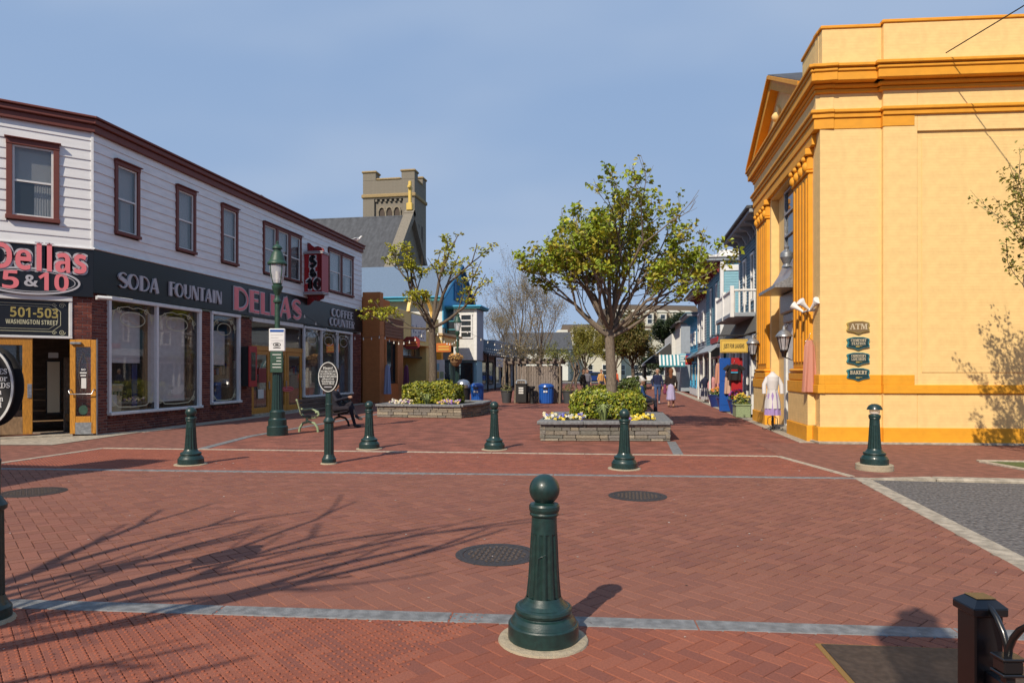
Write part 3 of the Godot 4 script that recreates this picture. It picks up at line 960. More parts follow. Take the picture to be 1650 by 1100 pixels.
	bx(o, "transom_head", Vector3(dd[0], 3.44, -0.14), Vector3(dd[1], 3.6, 0.0), "white", 0.01)
	bx(o, "transom_pane", Vector3(dd[0] + 0.05, 2.59, -0.1), Vector3(dd[1] - 0.05, 3.43, -0.09), "shopglass", 0.001)
	for k in 3:
		var a: float = dd[0] + k * 1.32
		var b := MB.new()
		b.box(Vector3(a + 0.08, 1.2, -0.09), Vector3(0.16, 2.4, 0.07), Basis.IDENTITY, 0.008)
		b.box(Vector3(a + 1.2, 1.2, -0.09), Vector3(0.16, 2.4, 0.07), Basis.IDENTITY, 0.008)
		b.box(Vector3(a + 0.64, 0.14, -0.09), Vector3(0.96, 0.28, 0.066), Basis.IDENTITY, 0.008)
		b.box(Vector3(a + 0.64, 2.32, -0.09), Vector3(0.96, 0.15, 0.066), Basis.IDENTITY, 0.008)
		var d := put(o, "door", b.done(), "oak")
		put(d, "pane", cbox(Vector3(0.98, 1.98, 0.008), 0.001), "shopglass", Transform3D(Basis.IDENTITY, Vector3(a + 0.64, 1.26, -0.09)))
		put(d, "handle", cbox(Vector3(0.03, 0.3, 0.06), 0.01), "steel", Transform3D(Basis.IDENTITY, Vector3(a + 1.2, 1.1, -0.03)))
	var ov := MB.new()
	ov.prism(PackedVector2Array(arc(10.2, 0.92, 0.52, 0.11, 0, 345, 24)), -0.04, -0.03)
	put(o, "open_sign", ov.done(), "red")
	var ovr := MB.new()
	ovr.ribbon(arc(10.2, 0.92, 0.46, 0.08, 0, 345, 24), 0.02, -0.03, -0.022, true)
	ovr.box(Vector3(10.2, 0.92, -0.027), Vector3(0.6, 0.03, 0.01))
	put(o, "open_sign_rim", ovr.done(), "pink")
	bx(o, "notice", Vector3(8.0, 0.62, -0.06), Vector3(8.4, 0.96, -0.05), "palewall", 0.002)
	bx(o, "poster", Vector3(8.05, 1.2, -0.06), Vector3(8.6, 1.75, -0.055), "darkred", 0.002)
	bx(o, "threshold", Vector3(7.52, 0.0, -0.15), Vector3(11.5, 0.06, 0.1), "concrete", 0.01)
	# --- the cut-off corner with the main door
	F = chf
	bx(o, "corner_floor", Vector3(-5.0, 4.56, -2.6), Vector3(-0.1, 4.65, -0.08), "wornwood", 0.01)
	bx(o, "corner_ceiling", Vector3(-5.0, 7.65, -2.6), Vector3(-0.1, 7.74, -0.08), "plaster", 0.01)
	bx(o, "corner_back_wall", Vector3(-5.0, 4.65, -2.7), Vector3(-0.6, 7.65, -2.6), "plaster", 0.01)
	bx(o, "corner_side_wall", Vector3(-5.1, 4.56, -2.6), Vector3(-5.0, 7.74, -0.08), "plaster", 0.01)
	bx(o, "sheathing", Vector3(-5.0, 4.7, -0.06), Vector3(-0.02, 5.26, -0.02), "siding", 0.002)
	clap(o, -5.0, 0.0, 4.73, 7.72, 0.0, 0.25, "siding", [[-1.76, -0.7, 5.24, 7.24]])
	sash(o, -1.64, -0.82, 5.38, 7.08, 0.0, "maroon", "white", 0.5, 0.12)
	bx(o, "corner_board", Vector3(-0.03, 4.73, -0.02), Vector3(0.03, 7.72, 0.036), "siding", 0.004)
	bx(o, "cornice", Vector3(-5.0, 7.68, -0.1), Vector3(0.06, 7.86, 0.10), "maroon", 0.012)
	bx(o, "cornice", Vector3(-5.0, 7.863, -0.1), Vector3(0.08, 8.0, 0.17), "maroon", 0.02)
	bx(o, "roof_edge", Vector3(-5.0, 8.003, -0.1), Vector3(0.1, 8.06, 0.22), "maroon", 0.012)
	bx(o, "sign_band", Vector3(-5.0, 3.5, -0.05), Vector3(0.02, 4.7, 0.05), "signblack", 0.01)
	bx(o, "sign_moulding", Vector3(-5.0, 4.703, -0.05), Vector3(0.03, 4.74, 0.09), "white", 0.008)
	# fat pink script and the oval with the price
	for q in [[-1, -1], [1, -1], [1, 1], [-1, 1]]:
		text(o, "Dellas", 0.62, Vector3(-1.1 + q[0] * 0.035, 4.37 + q[1] * 0.035, 0.055), "silver", 0.03, 0.78, false, "letter_edge")
	text(o, "Dellas", 0.62, Vector3(-1.1, 4.37, 0.075), "pink", 0.03, 0.78)
	var e := MB.new()
	e.ribbon(arc(-1.3, 3.82, 1.02, 0.31, 0, 352, 44), 0.045, 0.05, 0.08, true)
	e.ribbon(arc(-1.3, 3.82, 0.93, 0.255, 0, 352, 44), 0.016, 0.05, 0.075, true)
	put(o, "sign_oval", e.done(), "silver")
	text(o, "5", 0.44, Vector3(-1.66, 3.82, 0.06), "pink", 0.03, 1.15)
	text(o, "&", 0.28, Vector3(-1.27, 3.82, 0.06), "silver", 0.03, 1.1)
	text(o, "10", 0.44, Vector3(-0.83, 3.82, 0.06), "pink", 0.03, 0.98)
	# transom panel with gilded lettering
	bx(o, "transom_frame", Vector3(-3.4, 3.37, -0.12), Vector3(-0.42, 3.5, 0.02), "white", 0.01)
	bx(o, "transom_frame", Vector3(-0.5, 2.5, -0.12), Vector3(-0.423, 3.367, 0.0), "white", 0.01)
	bx(o, "transom_frame", Vector3(-3.4, 2.44, -0.12), Vector3(-0.42, 2.5, 0.0), "white", 0.01)
	bx(o, "transom_panel", Vector3(-3.4, 2.5, -0.1), Vector3(-0.503, 3.37, -0.08), "signblack", 0.002)
	text(o, "501-503", 0.24, Vector3(-1.2, 3.06, -0.078), "gold", 0.01, 0.82)
	text(o, "WASHINGTON STREET", 0.11, Vector3(-1.25, 2.83, -0.078), "palegold", 0.01, 0.66)
	var gs := MB.new()
	for q in [[0.05, 0.012], [0.11, 0.008]]:
		gs.ribbon([Vector2(-3.3, 3.33 - q[0]), Vector2(-0.8 - q[0], 3.33 - q[0]), Vector2(-0.62 - q[0], 3.16 - q[0]), Vector2(-0.62 - q[0], 2.72 + q[0]), Vector2(-0.8 - q[0], 2.56 + q[0]), Vector2(-3.3, 2.56 + q[0])], q[1], -0.08, -0.074)
	for q in [[-0.64, 3.26, 1], [-0.64, 2.6, -1]]:
		gs.ribbon(spiral(q[0], q[1], 0.07, 1.6, q[2]), 0.012, -0.08, -0.073)
		gs.ribbon(spiral(q[0] - 0.16, q[1] + 0.02 * q[2], 0.05, 1.4, -q[2]), 0.01, -0.08, -0.073)
	put(o, "gilt_scroll", gs.done(), "palegold")
	# doors: the left leaf shut, the right leaf standing open
	for q in [[-2.1, -1.24]]:
		var b := MB.new()
		b.box(Vector3(q[0] + 0.09, 1.27, -0.06), Vector3(0.18, 2.34, 0.06), Basis.IDENTITY, 0.01)
		b.box(Vector3(q[1] - 0.1, 1.27, -0.06), Vector3(0.2, 2.34, 0.06), Basis.IDENTITY, 0.01)
		b.box(Vector3((q[0] + q[1]) * 0.5, 2.35, -0.06), Vector3(q[1] - q[0] - 0.36, 0.18, 0.057), Basis.IDENTITY, 0.01)
		var d := put(o, "door", b.done(), "oak")
		put(d, "kick_rail", cbox(Vector3(q[1] - q[0] - 0.38, 0.42, 0.058), 0.01), "wornwood", Transform3D(Basis.IDENTITY, Vector3((q[0] + q[1]) * 0.5, 0.31, -0.06)))
		put(d, "pane", cbox(Vector3(q[1] - q[0] - 0.36, 1.74, 0.01), 0.001), "shopglass", Transform3D(Basis.IDENTITY, Vector3((q[0] + q[1]) * 0.5, 1.39, -0.06)))
		put(d, "lock_plate", cbox(Vector3(0.09, 0.34, 0.02), 0.006), "zinc", Transform3D(Basis.IDENTITY, Vector3(q[1] - 0.06, 1.15, -0.022)))
	bx(o, "side_panel", Vector3(-3.4, 0.05, -0.09), Vector3(-2.12, 2.42, -0.03), "oak", 0.01)
	bx(o, "threshold", Vector3(-3.4, 0.0, -0.2), Vector3(-0.42, 0.06, 0.12), "concrete", 0.01)
	# the open leaf swings out in front of the pier
	var f0 := F
	F = chf * Transform3D(Basis(Vector3.UP, deg_to_rad(-20.0)), Vector3(-0.0, 0, 0.2)) * Transform3D(Basis.IDENTITY, Vector3(-0.42, 0, 0))
	var b2 := MB.new()
	b2.box(Vector3(-0.02, 1.24, 0), Vector3(0.13, 2.36, 0.05), Basis.IDENTITY, 0.01)
	b2.box(Vector3(0.44, 1.24, 0), Vector3(0.12, 2.36, 0.05), Basis.IDENTITY, 0.01)
	b2.box(Vector3(0.21, 2.33, 0), Vector3(0.34, 0.19, 0.047), Basis.IDENTITY, 0.01)
	b2.box(Vector3(0.21, 0.42, 0), Vector3(0.34, 0.16, 0.047), Basis.IDENTITY, 0.01)
	var d2 := put(o, "open_door", b2.done(), "oak")
	put(d2, "pane", cbox(Vector3(0.36, 1.76, 0.01), 0.001), "shopglass", Transform3D(Basis.IDENTITY, Vector3(0.21, 1.37, 0)))
	put(d2, "kick_plate", cbox(Vector3(0.42, 0.3, 0.05), 0.006), "zinc", Transform3D(Basis.IDENTITY, Vector3(0.23, 0.2, 0.0)))
	put(d2, "edge_strip", cbox(Vector3(0.02, 2.4, 0.07), 0.004), "steel", Transform3D(Basis.IDENTITY, Vector3(0.515, 1.24, 0)))
	var pb := MB.new()
	pb.tube([Vector3(-0.06, 1.18, 0.03), Vector3(-0.08, 1.14, 0.12), Vector3(-0.06, 1.06, 0.09), Vector3(0.42, 1.06, 0.09), Vector3(0.46, 1.14, 0.12), Vector3(0.46, 1.18, 0.03)], 0.014, 8)
	put(d2, "push_bar", pb.done(), "steel")
	put(d2, "closer", cbox(Vector3(0.24, 0.06, 0.07), 0.01), "zinc", Transform3D(Basis.IDENTITY, Vector3(0.06, 2.33, 0.06)))
	var vs := MB.new()
	vs.ribbon([Vector2(0.21, 2.1), Vector2(0.12, 1.85), Vector2(0.11, 1.5), Vector2(0.16, 1.12), Vector2(0.26, 1.12), Vector2(0.31, 1.5), Vector2(0.3, 1.85)], 0.02, 0.006, 0.012, true)
	put(d2, "gilt_scroll", vs.done(), "slat")
	text(d2, "NO", 0.05, Vector3(0.21, 1.67, 0.01), "white", 0.004)
	for q in [[0.15, 1.59], [0.12, 1.52]]: put(d2, "small_print", cbox(Vector3(q[0], 0.035, 0.005), 0.001), "palewall", Transform3D(Basis.IDENTITY, Vector3(0.21, q[1], 0.012)))
	put(d2, "notice", cbox(Vector3(0.11, 0.26, 0.006), 0.001), "palewall", Transform3D(Basis.IDENTITY, Vector3(0.22, 1.33, 0.012)))
	var sk := MB.new()
	sk.prism(PackedVector2Array(arc(0.21, 0.66, 0.1, 0.12, 0, 345, 20)), 0.006, 0.014)
	put(d2, "sticker", sk.done(), "lampgreen")
	F = f0
	# what shows through the doorway
	bx(o, "floor_stand", Vector3(-0.95, 0.5, -1.3), Vector3(-0.62, 1.92, -1.24), "blackmatte", 0.01)
	bx(o, "floor_card", Vector3(-0.92, 0.55, -1.238), Vector3(-0.65, 1.88, -1.23), "cream", 0.004)
	bx(o, "price_card", Vector3(-0.9, 1.98, -1.24), Vector3(-0.68, 2.12, -1.23), "palewall", 0.004)
	for k in 4: bx(o, "shelf", Vector3(-2.0, 0.3 + k * 0.28, -1.9), Vector3(-0.3, 0.33 + k * 0.28, -1.5), "wornwood", 0.005)
	bx(o, "inner_wall", Vector3(-3.4, 0.0, -3.4), Vector3(-0.2, 3.4, -3.3), "shopwall", 0.005)
	F = Transform3D(Basis(Vector3.UP, 0.0), Vector3.ZERO)
	bx(o, "street_wall", Vector3(-3.62, 0.0, -13.0), Vector3(-3.52, 8.0, -3.7), "siding", 0.01)
	rest_end(o)
	# goods in the window
	var cup := thing("coffee_cup_model", "big white COFFEE cup standing in the store window", "cup", Vector3(-14.05, 0.5, -16.75))
	var cb := MB.new()
	cb.lathe([[0.24, 0.0], [0.28, 0.7], [0.3, 0.72], [0.3, 0.76], [0.27, 0.78], [0.0, 0.79]], 24)
	put(cup, "cup", cb.done(), "cream")
	text(cup, "COFFEE", 0.12, Vector3(0.25, 0.52, 0.15), "signblack", 0.03).rotation.y = 1.0
	var fl := put(self, "window_banner", cbox(Vector3(0.16, 1.25, 0.02), 0.004), "potblue", Transform3D(Basis(Vector3.UP, 1.2), Vector3(-13.85, 1.22, -17.4)))
	tag(fl, "narrow navy banner hanging inside the store window", "banner")
	var nt := put(self, "window_notice", cbox(Vector3(0.01, 0.3, 0.3), 0.003), "palewall", Transform3D(Basis.IDENTITY, Vector3(-13.55, 0.85, -16.2)))
	tag(nt, "small white paper notice inside the store window", "notice")
	# red display case on the pier by the second door
	var cs := thing("display_case", "red wall display case with glass door on the brick pier", "display case", Vector3(-13.4, 1.1, -22.35), PI / 2)
	bx(cs, "case_side", Vector3(-0.25, 0.0, 0.0), Vector3(0.25, 1.4, 0.28), "blackmatte", 0.01)
	bx(cs, "case_front", Vector3(-0.26, -0.02, 0.283), Vector3(0.26, 1.42, 0.33), "red", 0.012)
	bx(cs, "case_glass", Vector3(-0.14, 0.2, 0.332), Vector3(0.14, 1.2, 0.34), "glassdark", 0.003)
	# security camera on the corner pier
	var sc := thing("security_camera", "white tube camera on the store's brick corner", "camera", Vector3(-13.35, 3.5, -15.45), PI / 4)
	var sb := MB.new()
	sb.box(Vector3(0, 0, 0.05), Vector3(0.1, 0.1, 0.06), Basis.IDENTITY, 0.01)
	sb.tube([Vector3(0, 0, 0.05), Vector3(0.1, 0.0, 0.18)], 0.02, 8)
	put(sc, "bracket", sb.done(), "white")
	var sd := MB.new()
	sd.tube([Vector3(-0.02, 0.0, 0.2), Vector3(0.3, -0.01, 0.2)], 0.05, 12)
	put(sc, "housing", sd.done(), "white")
	# hanging sign
	var hs := thing("blade_sign", "red curved hanging sign reading 5 & 10 with scrolled ends", "sign", Vector3(-13.36, 4.35, -27.1), 0.0)
	var A := MB.new()
	var pf := PackedVector2Array([Vector2(0, 0.28), Vector2(0.72, 0.28), Vector2(0.8, 0.32), Vector2(0.8, -0.32), Vector2(0.72, -0.28), Vector2(0, -0.28)])
	var up := Transform3D(Basis(Vector3(1, 0, 0), Vector3(0, 0, -1), Vector3(0, 1, 0)), Vector3.ZERO)
	A.prism(pf, 0.55, 2.2, up)
	put(hs, "panel", A.done(), "red")
	for y in [0.5, 0.56, 2.2, 2.26]:
		bx(hs, "chrome_band", Vector3(0.0, y, -0.3), Vector3(0.86, y + 0.04, 0.36), "silver", 0.01)
	for q in [[2.3, 1.0], [0.5, -1.0]]:
		var s := MB.new()
		var y0: float = q[0]
		var sg: float = q[1]
		s.prism(PackedVector2Array([Vector2(0.02, y0), Vector2(0.8, y0), Vector2(0.74, y0 + 0.16 * sg), Vector2(0.5, y0 + 0.26 * sg), Vector2(0.3, y0 + 0.22 * sg), Vector2(0.12, y0 + 0.4 * sg), Vector2(0.02, y0 + 0.42 * sg)]), 0.0, 0.06)
		put(hs, "crest", s.done(), "darkred")
		var s2 := MB.new()
		s2.ribbon(spiral(0.22, y0 + 0.16 * sg, 0.12, 1.5, sg), 0.04, 0.05, 0.09)
		s2.ribbon(spiral(0.56, y0 + 0.12 * sg, 0.09, 1.5, -sg), 0.035, 0.05, 0.09)
		put(hs, "crest_scroll", s2.done(), "red")
	for q in [["5", 1.86, 0.5], ["&", 1.4, 0.36], ["10", 0.92, 0.5]]:
		for z in [[-1, -1], [1, -1], [1, 1], [-1, 1]]:
			text(hs, q[0], q[2] * 0.92, Vector3(0.4 + z[0] * 0.042, q[1] + z[1] * 0.042, 0.285), "white", 0.02, 1.0, false, "letter_edge")
		text(hs, q[0], q[2] * 0.92, Vector3(0.4, q[1], 0.3), "signblack", 0.02, 1.0)
	for x in 4:
		bx(hs, "rib", Vector3(0.62 + x * 0.05, 0.6, 0.24), Vector3(0.63 + x * 0.05, 2.2, 0.315), "darkred", 0.002)

func spiral(cx, cy, r, turns, sg) -> Array:
	var p := []
	for i in 22:
		var t := i / 21.0
		var a: float = t * turns * TAU
		p.append(Vector2(cx + r * (1.0 - t * 0.85) * cos(a), cy + sg * r * (1.0 - t * 0.85) * sin(a)))
	return p

func shop_window(o, xs: Array, y0: float, y1: float):
	var b := MB.new()
	var n := xs.size()
	b.box(Vector3((xs[0] + xs[n - 1]) * 0.5, y1 + 0.03, 0.0), Vector3(xs[n - 1] - xs[0] + 0.1, 0.1, 0.12), Basis.IDENTITY, 0.01)
	b.box(Vector3((xs[0] + xs[n - 1]) * 0.5, y0 - 0.0, 0.03), Vector3(xs[n - 1] - xs[0] + 0.1, 0.08, 0.16), Basis.IDENTITY, 0.01)
	for i in n:
		b.box(Vector3(xs[i], (y0 + y1) * 0.5, -0.01), Vector3(0.09 if i < n - 1 else 0.13, y1 - y0, 0.1), Basis.IDENTITY, 0.01)
	var w := put(o, "shop_window", b.done(), "white")
	for i in n - 1:
		put(w, "pane", cbox(Vector3(xs[i + 1] - xs[i] - 0.1, y1 - y0 - 0.06, 0.012), 0.002), "shopglass", Transform3D(Basis.IDENTITY, Vector3((xs[i] + xs[i + 1]) * 0.5, (y0 + y1) * 0.5, -0.06)))

# painted scrollwork on the panes
func window_scroll(o, x0, x1, yt, yb, z):
	var b := MB.new()
	var c: float = (x0 + x1) * 0.5
	var w: float = x1 - x0
	b.ribbon(arc(c, yt - 0.4, w * 0.27, 0.2, 0, 352, 32), 0.022, z, z + 0.004, true)
	for s in [-1.0, 1.0]:
		b.ribbon(spiral(c + s * w * 0.3, yt - 0.16, 0.09, 1.4, s), 0.018, z, z + 0.004)
		b.ribbon(spiral(c + s * w * 0.43, yt - 0.3, 0.1, 1.3, -s), 0.018, z, z + 0.004)
		b.ribbon([Vector2(c, yt - 0.1), Vector2(c + s * w * 0.12, yt - 0.06), Vector2(c + s * w * 0.26, yt - 0.1), Vector2(c + s * w * 0.4, yt - 0.2), Vector2(c + s * w * 0.44, yt - 0.5)], 0.018, z, z + 0.0045)
		if yb > 0:
			b.ribbon([Vector2(c, yb + 0.03), Vector2(c + s * w * 0.3, yb + 0.05), Vector2(c + s * w * 0.42, yb + 0.2), Vector2(c + s * w * 0.46, yb + 0.4)], 0.025, z, z + 0.0045)
			b.ribbon(spiral(c + s * w * 0.42, yb + 0.16, 0.09, 1.4, s), 0.02, z, z + 0.004)
	put(o, "painted_scroll", b.done(), "palegold" if yb > 0 else "palewall")

# ------------------------------------------------------------------ yellow bank building on the right
func bank():
	var o := thing("bank_building", "tall yellow painted brick building with orange cornice, pilasters and pediment", "building", Vector3(4.32, 0, -16.4))
	var W := 16.0
	var D := 7.75
	# side wall facing the street: corner pier, a break forward, a sunk panel
	var ta := deg_to_rad(5.0)
	var side := Transform3D(Basis(Vector3.UP, ta), Vector3.ZERO)
	var cw := MB.new()
	cw.prism(PackedVector2Array([Vector2(0, 0), Vector2(1.34 * cos(ta), -1.34 * sin(ta)), Vector2(1.34 * cos(ta), -2.3), Vector2(0, -2.3)]), 0.0, 8.5, Transform3D(Basis(Vector3(1, 0, 0), Vector3(0, 0, 1), Vector3(0, 1, 0)), Vector3.ZERO))
	put(o, "wall", cw.done(), "yellow")
	bx(o, "wall", Vector3(0, 0.0, -D), Vector3(1.34, 8.5, -5.3), "yellow", 0.012)
	bx(o, "bay_back", Vector3(0.24, 0.0, -5.3), Vector3(1.3, 6.8, -2.3), "yellow", 0.004)
	bx(o, "bay_lintel", Vector3(0.0, 6.8, -5.3), Vector3(1.3, 8.55, -2.3), "yellow", 0.004)
	F = side
	bx(o, "wall", Vector3(1.34, 0.0, -D), Vector3(2.07, 8.6, 0.1), "yellow", 0.012)
	bx(o, "wall", Vector3(2.07, 0.0, -D), Vector3(W, 8.6, 0.045), "yellow", 0.004)
	bx(o, "panel_head", Vector3(2.07, 6.98, 0.045), Vector3(W, 8.6, 0.098), "yellow", 0.006)
	bx(o, "panel", Vector3(2.18, 1.6, 0.03), Vector3(W, 6.84, 0.06), "yellow", 0.008)
	bx(o, "panel_foot", Vector3(2.07, 0.0, 0.045), Vector3(W, 1.12, 0.098), "yellow", 0.006)
	# string courses
	bx(o, "belt", Vector3(-0.03, 1.33, -0.5), Vector3(1.33, 1.55, 0.02), "orangebrick", 0.006)
	bx(o, "belt", Vector3(1.33, 1.33, -0.5), Vector3(2.0, 1.55, 0.12), "orangebrick", 0.006)
	bx(o, "belt", Vector3(-0.06, 1.13, -0.5), Vector3(1.33, 1.327, 0.045), "orangebrick", 0.012)
	bx(o, "belt", Vector3(1.33, 1.13, -0.5), Vector3(W, 1.327, 0.145), "orangebrick", 0.012)
	bx(o, "plinth", Vector3(-0.05, 0.0, -0.5), Vector3(1.33, 0.37, 0.035), "orangebrick", 0.006)
	bx(o, "plinth", Vector3(1.33, 0.0, -0.5), Vector3(W, 0.37, 0.135), "orangebrick", 0.006)
	bx(o, "footing", Vector3(-0.1, 0.0, -0.5), Vector3(W, 0.05, 0.24), "concrete", 0.01)
	# entablature on the side
	for q in [[-0.02, 1.32, 0.0], [1.32, 2.0, 0.1]]:
		bx(o, "architrave", Vector3(q[0], 7.1, q[2] - 0.3), Vector3(q[1], 7.34, q[2] + 0.015), "orange", 0.005)
	bx(o, "architrave_mould", Vector3(-0.09, 7.343, -0.3), Vector3(1.32, 7.44, 0.05), "orange", 0.01)
	bx(o, "architrave_mould", Vector3(-0.12, 7.443, -0.3), Vector3(1.28, 7.53, 0.09), "orange", 0.02)
	bx(o, "architrave_mould", Vector3(1.32, 7.343, -0.3), Vector3(W, 7.44, 0.15), "orange", 0.01)
	bx(o, "architrave_mould", Vector3(1.28, 7.443, -0.3), Vector3(W, 7.53, 0.19), "orange", 0.02)
	for q in [[-0.08, 1.3, 0.0], [1.25, W, 0.1]]:
		var u: float = 0.0 if q[2] == 0.0 else 0.3
		bx(o, "bed_mould", Vector3(q[0] - 0.03 + u * 0.1, 7.9, -0.3), Vector3(q[1], 7.99, q[2] + 0.06), "orange", 0.02)
		bx(o, "bed_mould", Vector3(q[0] - 0.06, 7.993, -0.3), Vector3(q[1], 8.08, q[2] + 0.14), "orange", 0.03)
		bx(o, "cornice", Vector3(q[0] - 0.14, 8.083, -0.3), Vector3(q[1], 8.27, q[2] + 0.3), "orange", 0.012)
		bx(o, "cornice", Vector3(q[0] - 0.17, 8.273, -0.3), Vector3(q[1], 8.36, q[2] + 0.33), "orange", 0.02)
		bx(o, "cornice", Vector3(q[0] - 0.21, 8.363, -0.3), Vector3(q[1], 8.44, q[2] + 0.38), "orange", 0.015)
	bx(o, "parapet", Vector3(0.06, 8.44, -0.5), Vector3(1.36, 9.38, -0.03), "yellow", 0.01)
	bx(o, "parapet", Vector3(1.36, 8.44, -4.0), Vector3(W, 9.42, 0.07), "yellow", 0.01)
	bx(o, "coping", Vector3(0.02, 9.383, -0.5), Vector3(1.34, 9.46, 0.0), "orange", 0.015)
	bx(o, "coping", Vector3(1.32, 9.423, -4.0), Vector3(W, 9.5, 0.1), "orange", 0.015)
	# the mall front; x runs towards the street, the corner is at 0
	F = Transform3D(Basis(Vector3.UP, -PI / 2), Vector3.ZERO)
	for q in [[-2.29, -0.42], [-7.2, -5.3]]:
		bx(o, "pier_plinth", Vector3(q[0] - 0.08, 0.0, -0.1), Vector3(q[1] + 0.08, 0.37, 0.2), "orangebrick", 0.01)
		bx(o, "pier_base", Vector3(q[0] - 0.04, 0.37, -0.1), Vector3(q[1] + 0.04, 1.12, 0.17), "yellow", 0.01)
		bx(o, "pier_belt", Vector3(q[0] - 0.06, 1.12, -0.1), Vector3(q[1] + 0.06, 1.4, 0.19), "orangebrick", 0.01)
		bx(o, "pier_belt", Vector3(q[0] - 0.02, 1.403, -0.1), Vector3(q[1] + 0.02, 1.6, 0.17), "orange", 0.03)
		bx(o, "pilaster_base", Vector3(q[0] + 0.12, 1.603, -0.1), Vector3(q[1] - 0.12, 1.7, 0.19), "orange", 0.04)
		bx(o, "pilaster", Vector3(q[0] + 0.2, 1.7, -0.1), Vector3(q[1] - 0.2, 6.3, 0.1), "orange", 0.02)
		for k in 5:
			var fx: float = lerp(q[0] + 0.36, q[1] - 0.36, k / 4.0)
			bx(o, "fillet", Vector3(fx - 0.07, 1.85, 0.09), Vector3(fx + 0.07, 6.2, 0.13), "orange", 0.03)
		bx(o, "capital", Vector3(q[0] + 0.16, 6.3, -0.1), Vector3(q[1] - 0.16, 6.36, 0.15), "orange", 0.015)
		bx(o, "capital", Vector3(q[0] + 0.17, 6.36, -0.1), Vector3(q[1] - 0.17, 6.7, 0.13), "orange", 0.03)
		for k in 4:
			var lx: float = lerp(q[0] + 0.3, q[1] - 0.3, k / 3.0)
			var lf := MB.new()
			lf.ball(Vector3(lx, 6.46, 0.12), 0.1, 10, 1.3)
			lf.ball(Vector3(lx, 6.64, 0.17), 0.07, 10)
			put(o, "capital_leaf", lf.done(), "orange")
		bx(o, "capital", Vector3(q[0] + 0.1, 6.7, -0.1), Vector3(q[1] - 0.1, 6.858, 0.19), "orange", 0.02)
	bx(o, "front_plinth", Vector3(-0.42, 0.0, -0.1), Vector3(0.03, 0.37, 0.05), "orangebrick", 0.006)
	bx(o, "front_belt", Vector3(-0.42, 1.13, -0.1), Vector3(0.05, 1.327, 0.055), "orangebrick", 0.01)
	bx(o, "front_belt", Vector3(-0.42, 1.33, -0.1), Vector3(0.02, 1.55, 0.03), "orangebrick", 0.006)
	# entablature of the front
	bx(o, "front_architrave", Vector3(-7.6, 6.86, -0.3), Vector3(-0.3, 7.1, 0.1), "orange", 0.01)
	bx(o, "front_architrave", Vector3(-7.62, 7.103, -0.3), Vector3(0.018, 7.34, 0.13), "orange", 0.01)
	bx(o, "front_mould", Vector3(-7.66, 7.344, -0.3), Vector3(0.052, 7.442, 0.17), "orange", 0.01)
	bx(o, "front_mould", Vector3(-7.7, 7.446, -0.3), Vector3(0.092, 7.532, 0.21), "orange", 0.02)
	bx(o, "front_frieze", Vector3(-7.6, 7.532, -0.3), Vector3(-0.012, 7.9, 0.09), "yellow", 0.006)
	bx(o, "front_bed", Vector3(-7.66, 7.902, -0.3), Vector3(0.062, 7.99, 0.13), "orange", 0.02)
	bx(o, "front_bed", Vector3(-7.72, 7.995, -0.3), Vector3(0.142, 8.08, 0.17), "orange", 0.03)
	bx(o, "front_cornice", Vector3(-7.9, 8.085, -0.3), Vector3(0.302, 8.272, 0.25), "orange", 0.012)
	bx(o, "front_cornice", Vector3(-7.95, 8.275, -0.3), Vector3(0.332, 8.362, 0.28), "orange", 0.02)
	bx(o, "front_cornice", Vector3(-8.0, 8.365, -0.3), Vector3(0.382, 8.442, 0.32), "orange", 0.015)
	# pediment
	var tp := MB.new()
	tp.prism(PackedVector2Array([Vector2(-7.7, 8.44), Vector2(-1.1, 8.44), Vector2(-4.4, 9.95)]), -0.9, -0.04)
	put(o, "tympanum", tp.done(), "yellow")
	for s in [-1.0, 1.0]:
		var rk := MB.new()
		var a := Vector2(-4.4 + s * 3.6, 8.445)
		var ap := Vector2(-4.4, 10.12)
		rk.prism(PackedVector2Array([a, ap, ap - Vector2(0, 0.3), a - Vector2(s * 0.64, 0.0)]), -0.2, 0.2)
		put(o, "raking_cornice", rk.done(), "orange")
		var rk2 := MB.new()
		rk2.prism(PackedVector2Array([a + Vector2(0, 0.004), ap + Vector2(0, 0.004), ap + Vector2(0, 0.1), a + Vector2(s * 0.03, 0.1)]), -0.2, 0.3)
		put(o, "raking_cornice", rk2.done(), "orange")
		roof_slab(o, "pediment_roof", [Vector3(a.x, a.y + 0.13, 0.27), Vector3(ap.x, ap.y + 0.13 - (0.003 if s > 0 else 0.0), 0.27), Vector3(ap.x, ap.y + 0.13 - (0.003 if s > 0 else 0.0), -1.6), Vector3(a.x, a.y + 0.13, -1.6)], 0.025, "slate")
	var sh := MB.new()
	sh.prism(PackedVector2Array([Vector2(-4.6, 8.75), Vector2(-4.2, 8.75), Vector2(-4.15, 9.15), Vector2(-4.4, 9.35), Vector2(-4.65, 9.15)]), -0.04, 0.03)
	sh.ball(Vector3(-4.4, 9.0, 0.03), 0.14, 12)
	put(o, "shield", sh.done(), "yellow")
	bx(o, "front_parapet", Vector3(-7.6, 8.44, -4.0), Vector3(-0.9, 9.37, -1.62), "yellow", 0.01)
	# recessed bay: side reveals, tall window, door with a metal hood
	F = Transform3D(Basis(Vector3.UP, -PI / 2), Vector3(0.24, 0, 0))
	bx(o, "bay_wall", Vector3(-5.22, 4.4, 0.0), Vector3(-4.3, 6.8, 0.03), "yellow", 0.006)
	bx(o, "bay_wall", Vector3(-5.22, 0.0, 0.0), Vector3(-4.3, 4.4, 0.03), "yellow", 0.006)
	far_window(o, -4.25, -2.4, 4.2, 6.75, 0.02, "zinc", "glassdark", 3, 0.06)
	bx(o, "door_frame", Vector3(-4.25, 0.0, 0.0), Vector3(-4.0, 3.0, 0.1), "palewall", 0.01)
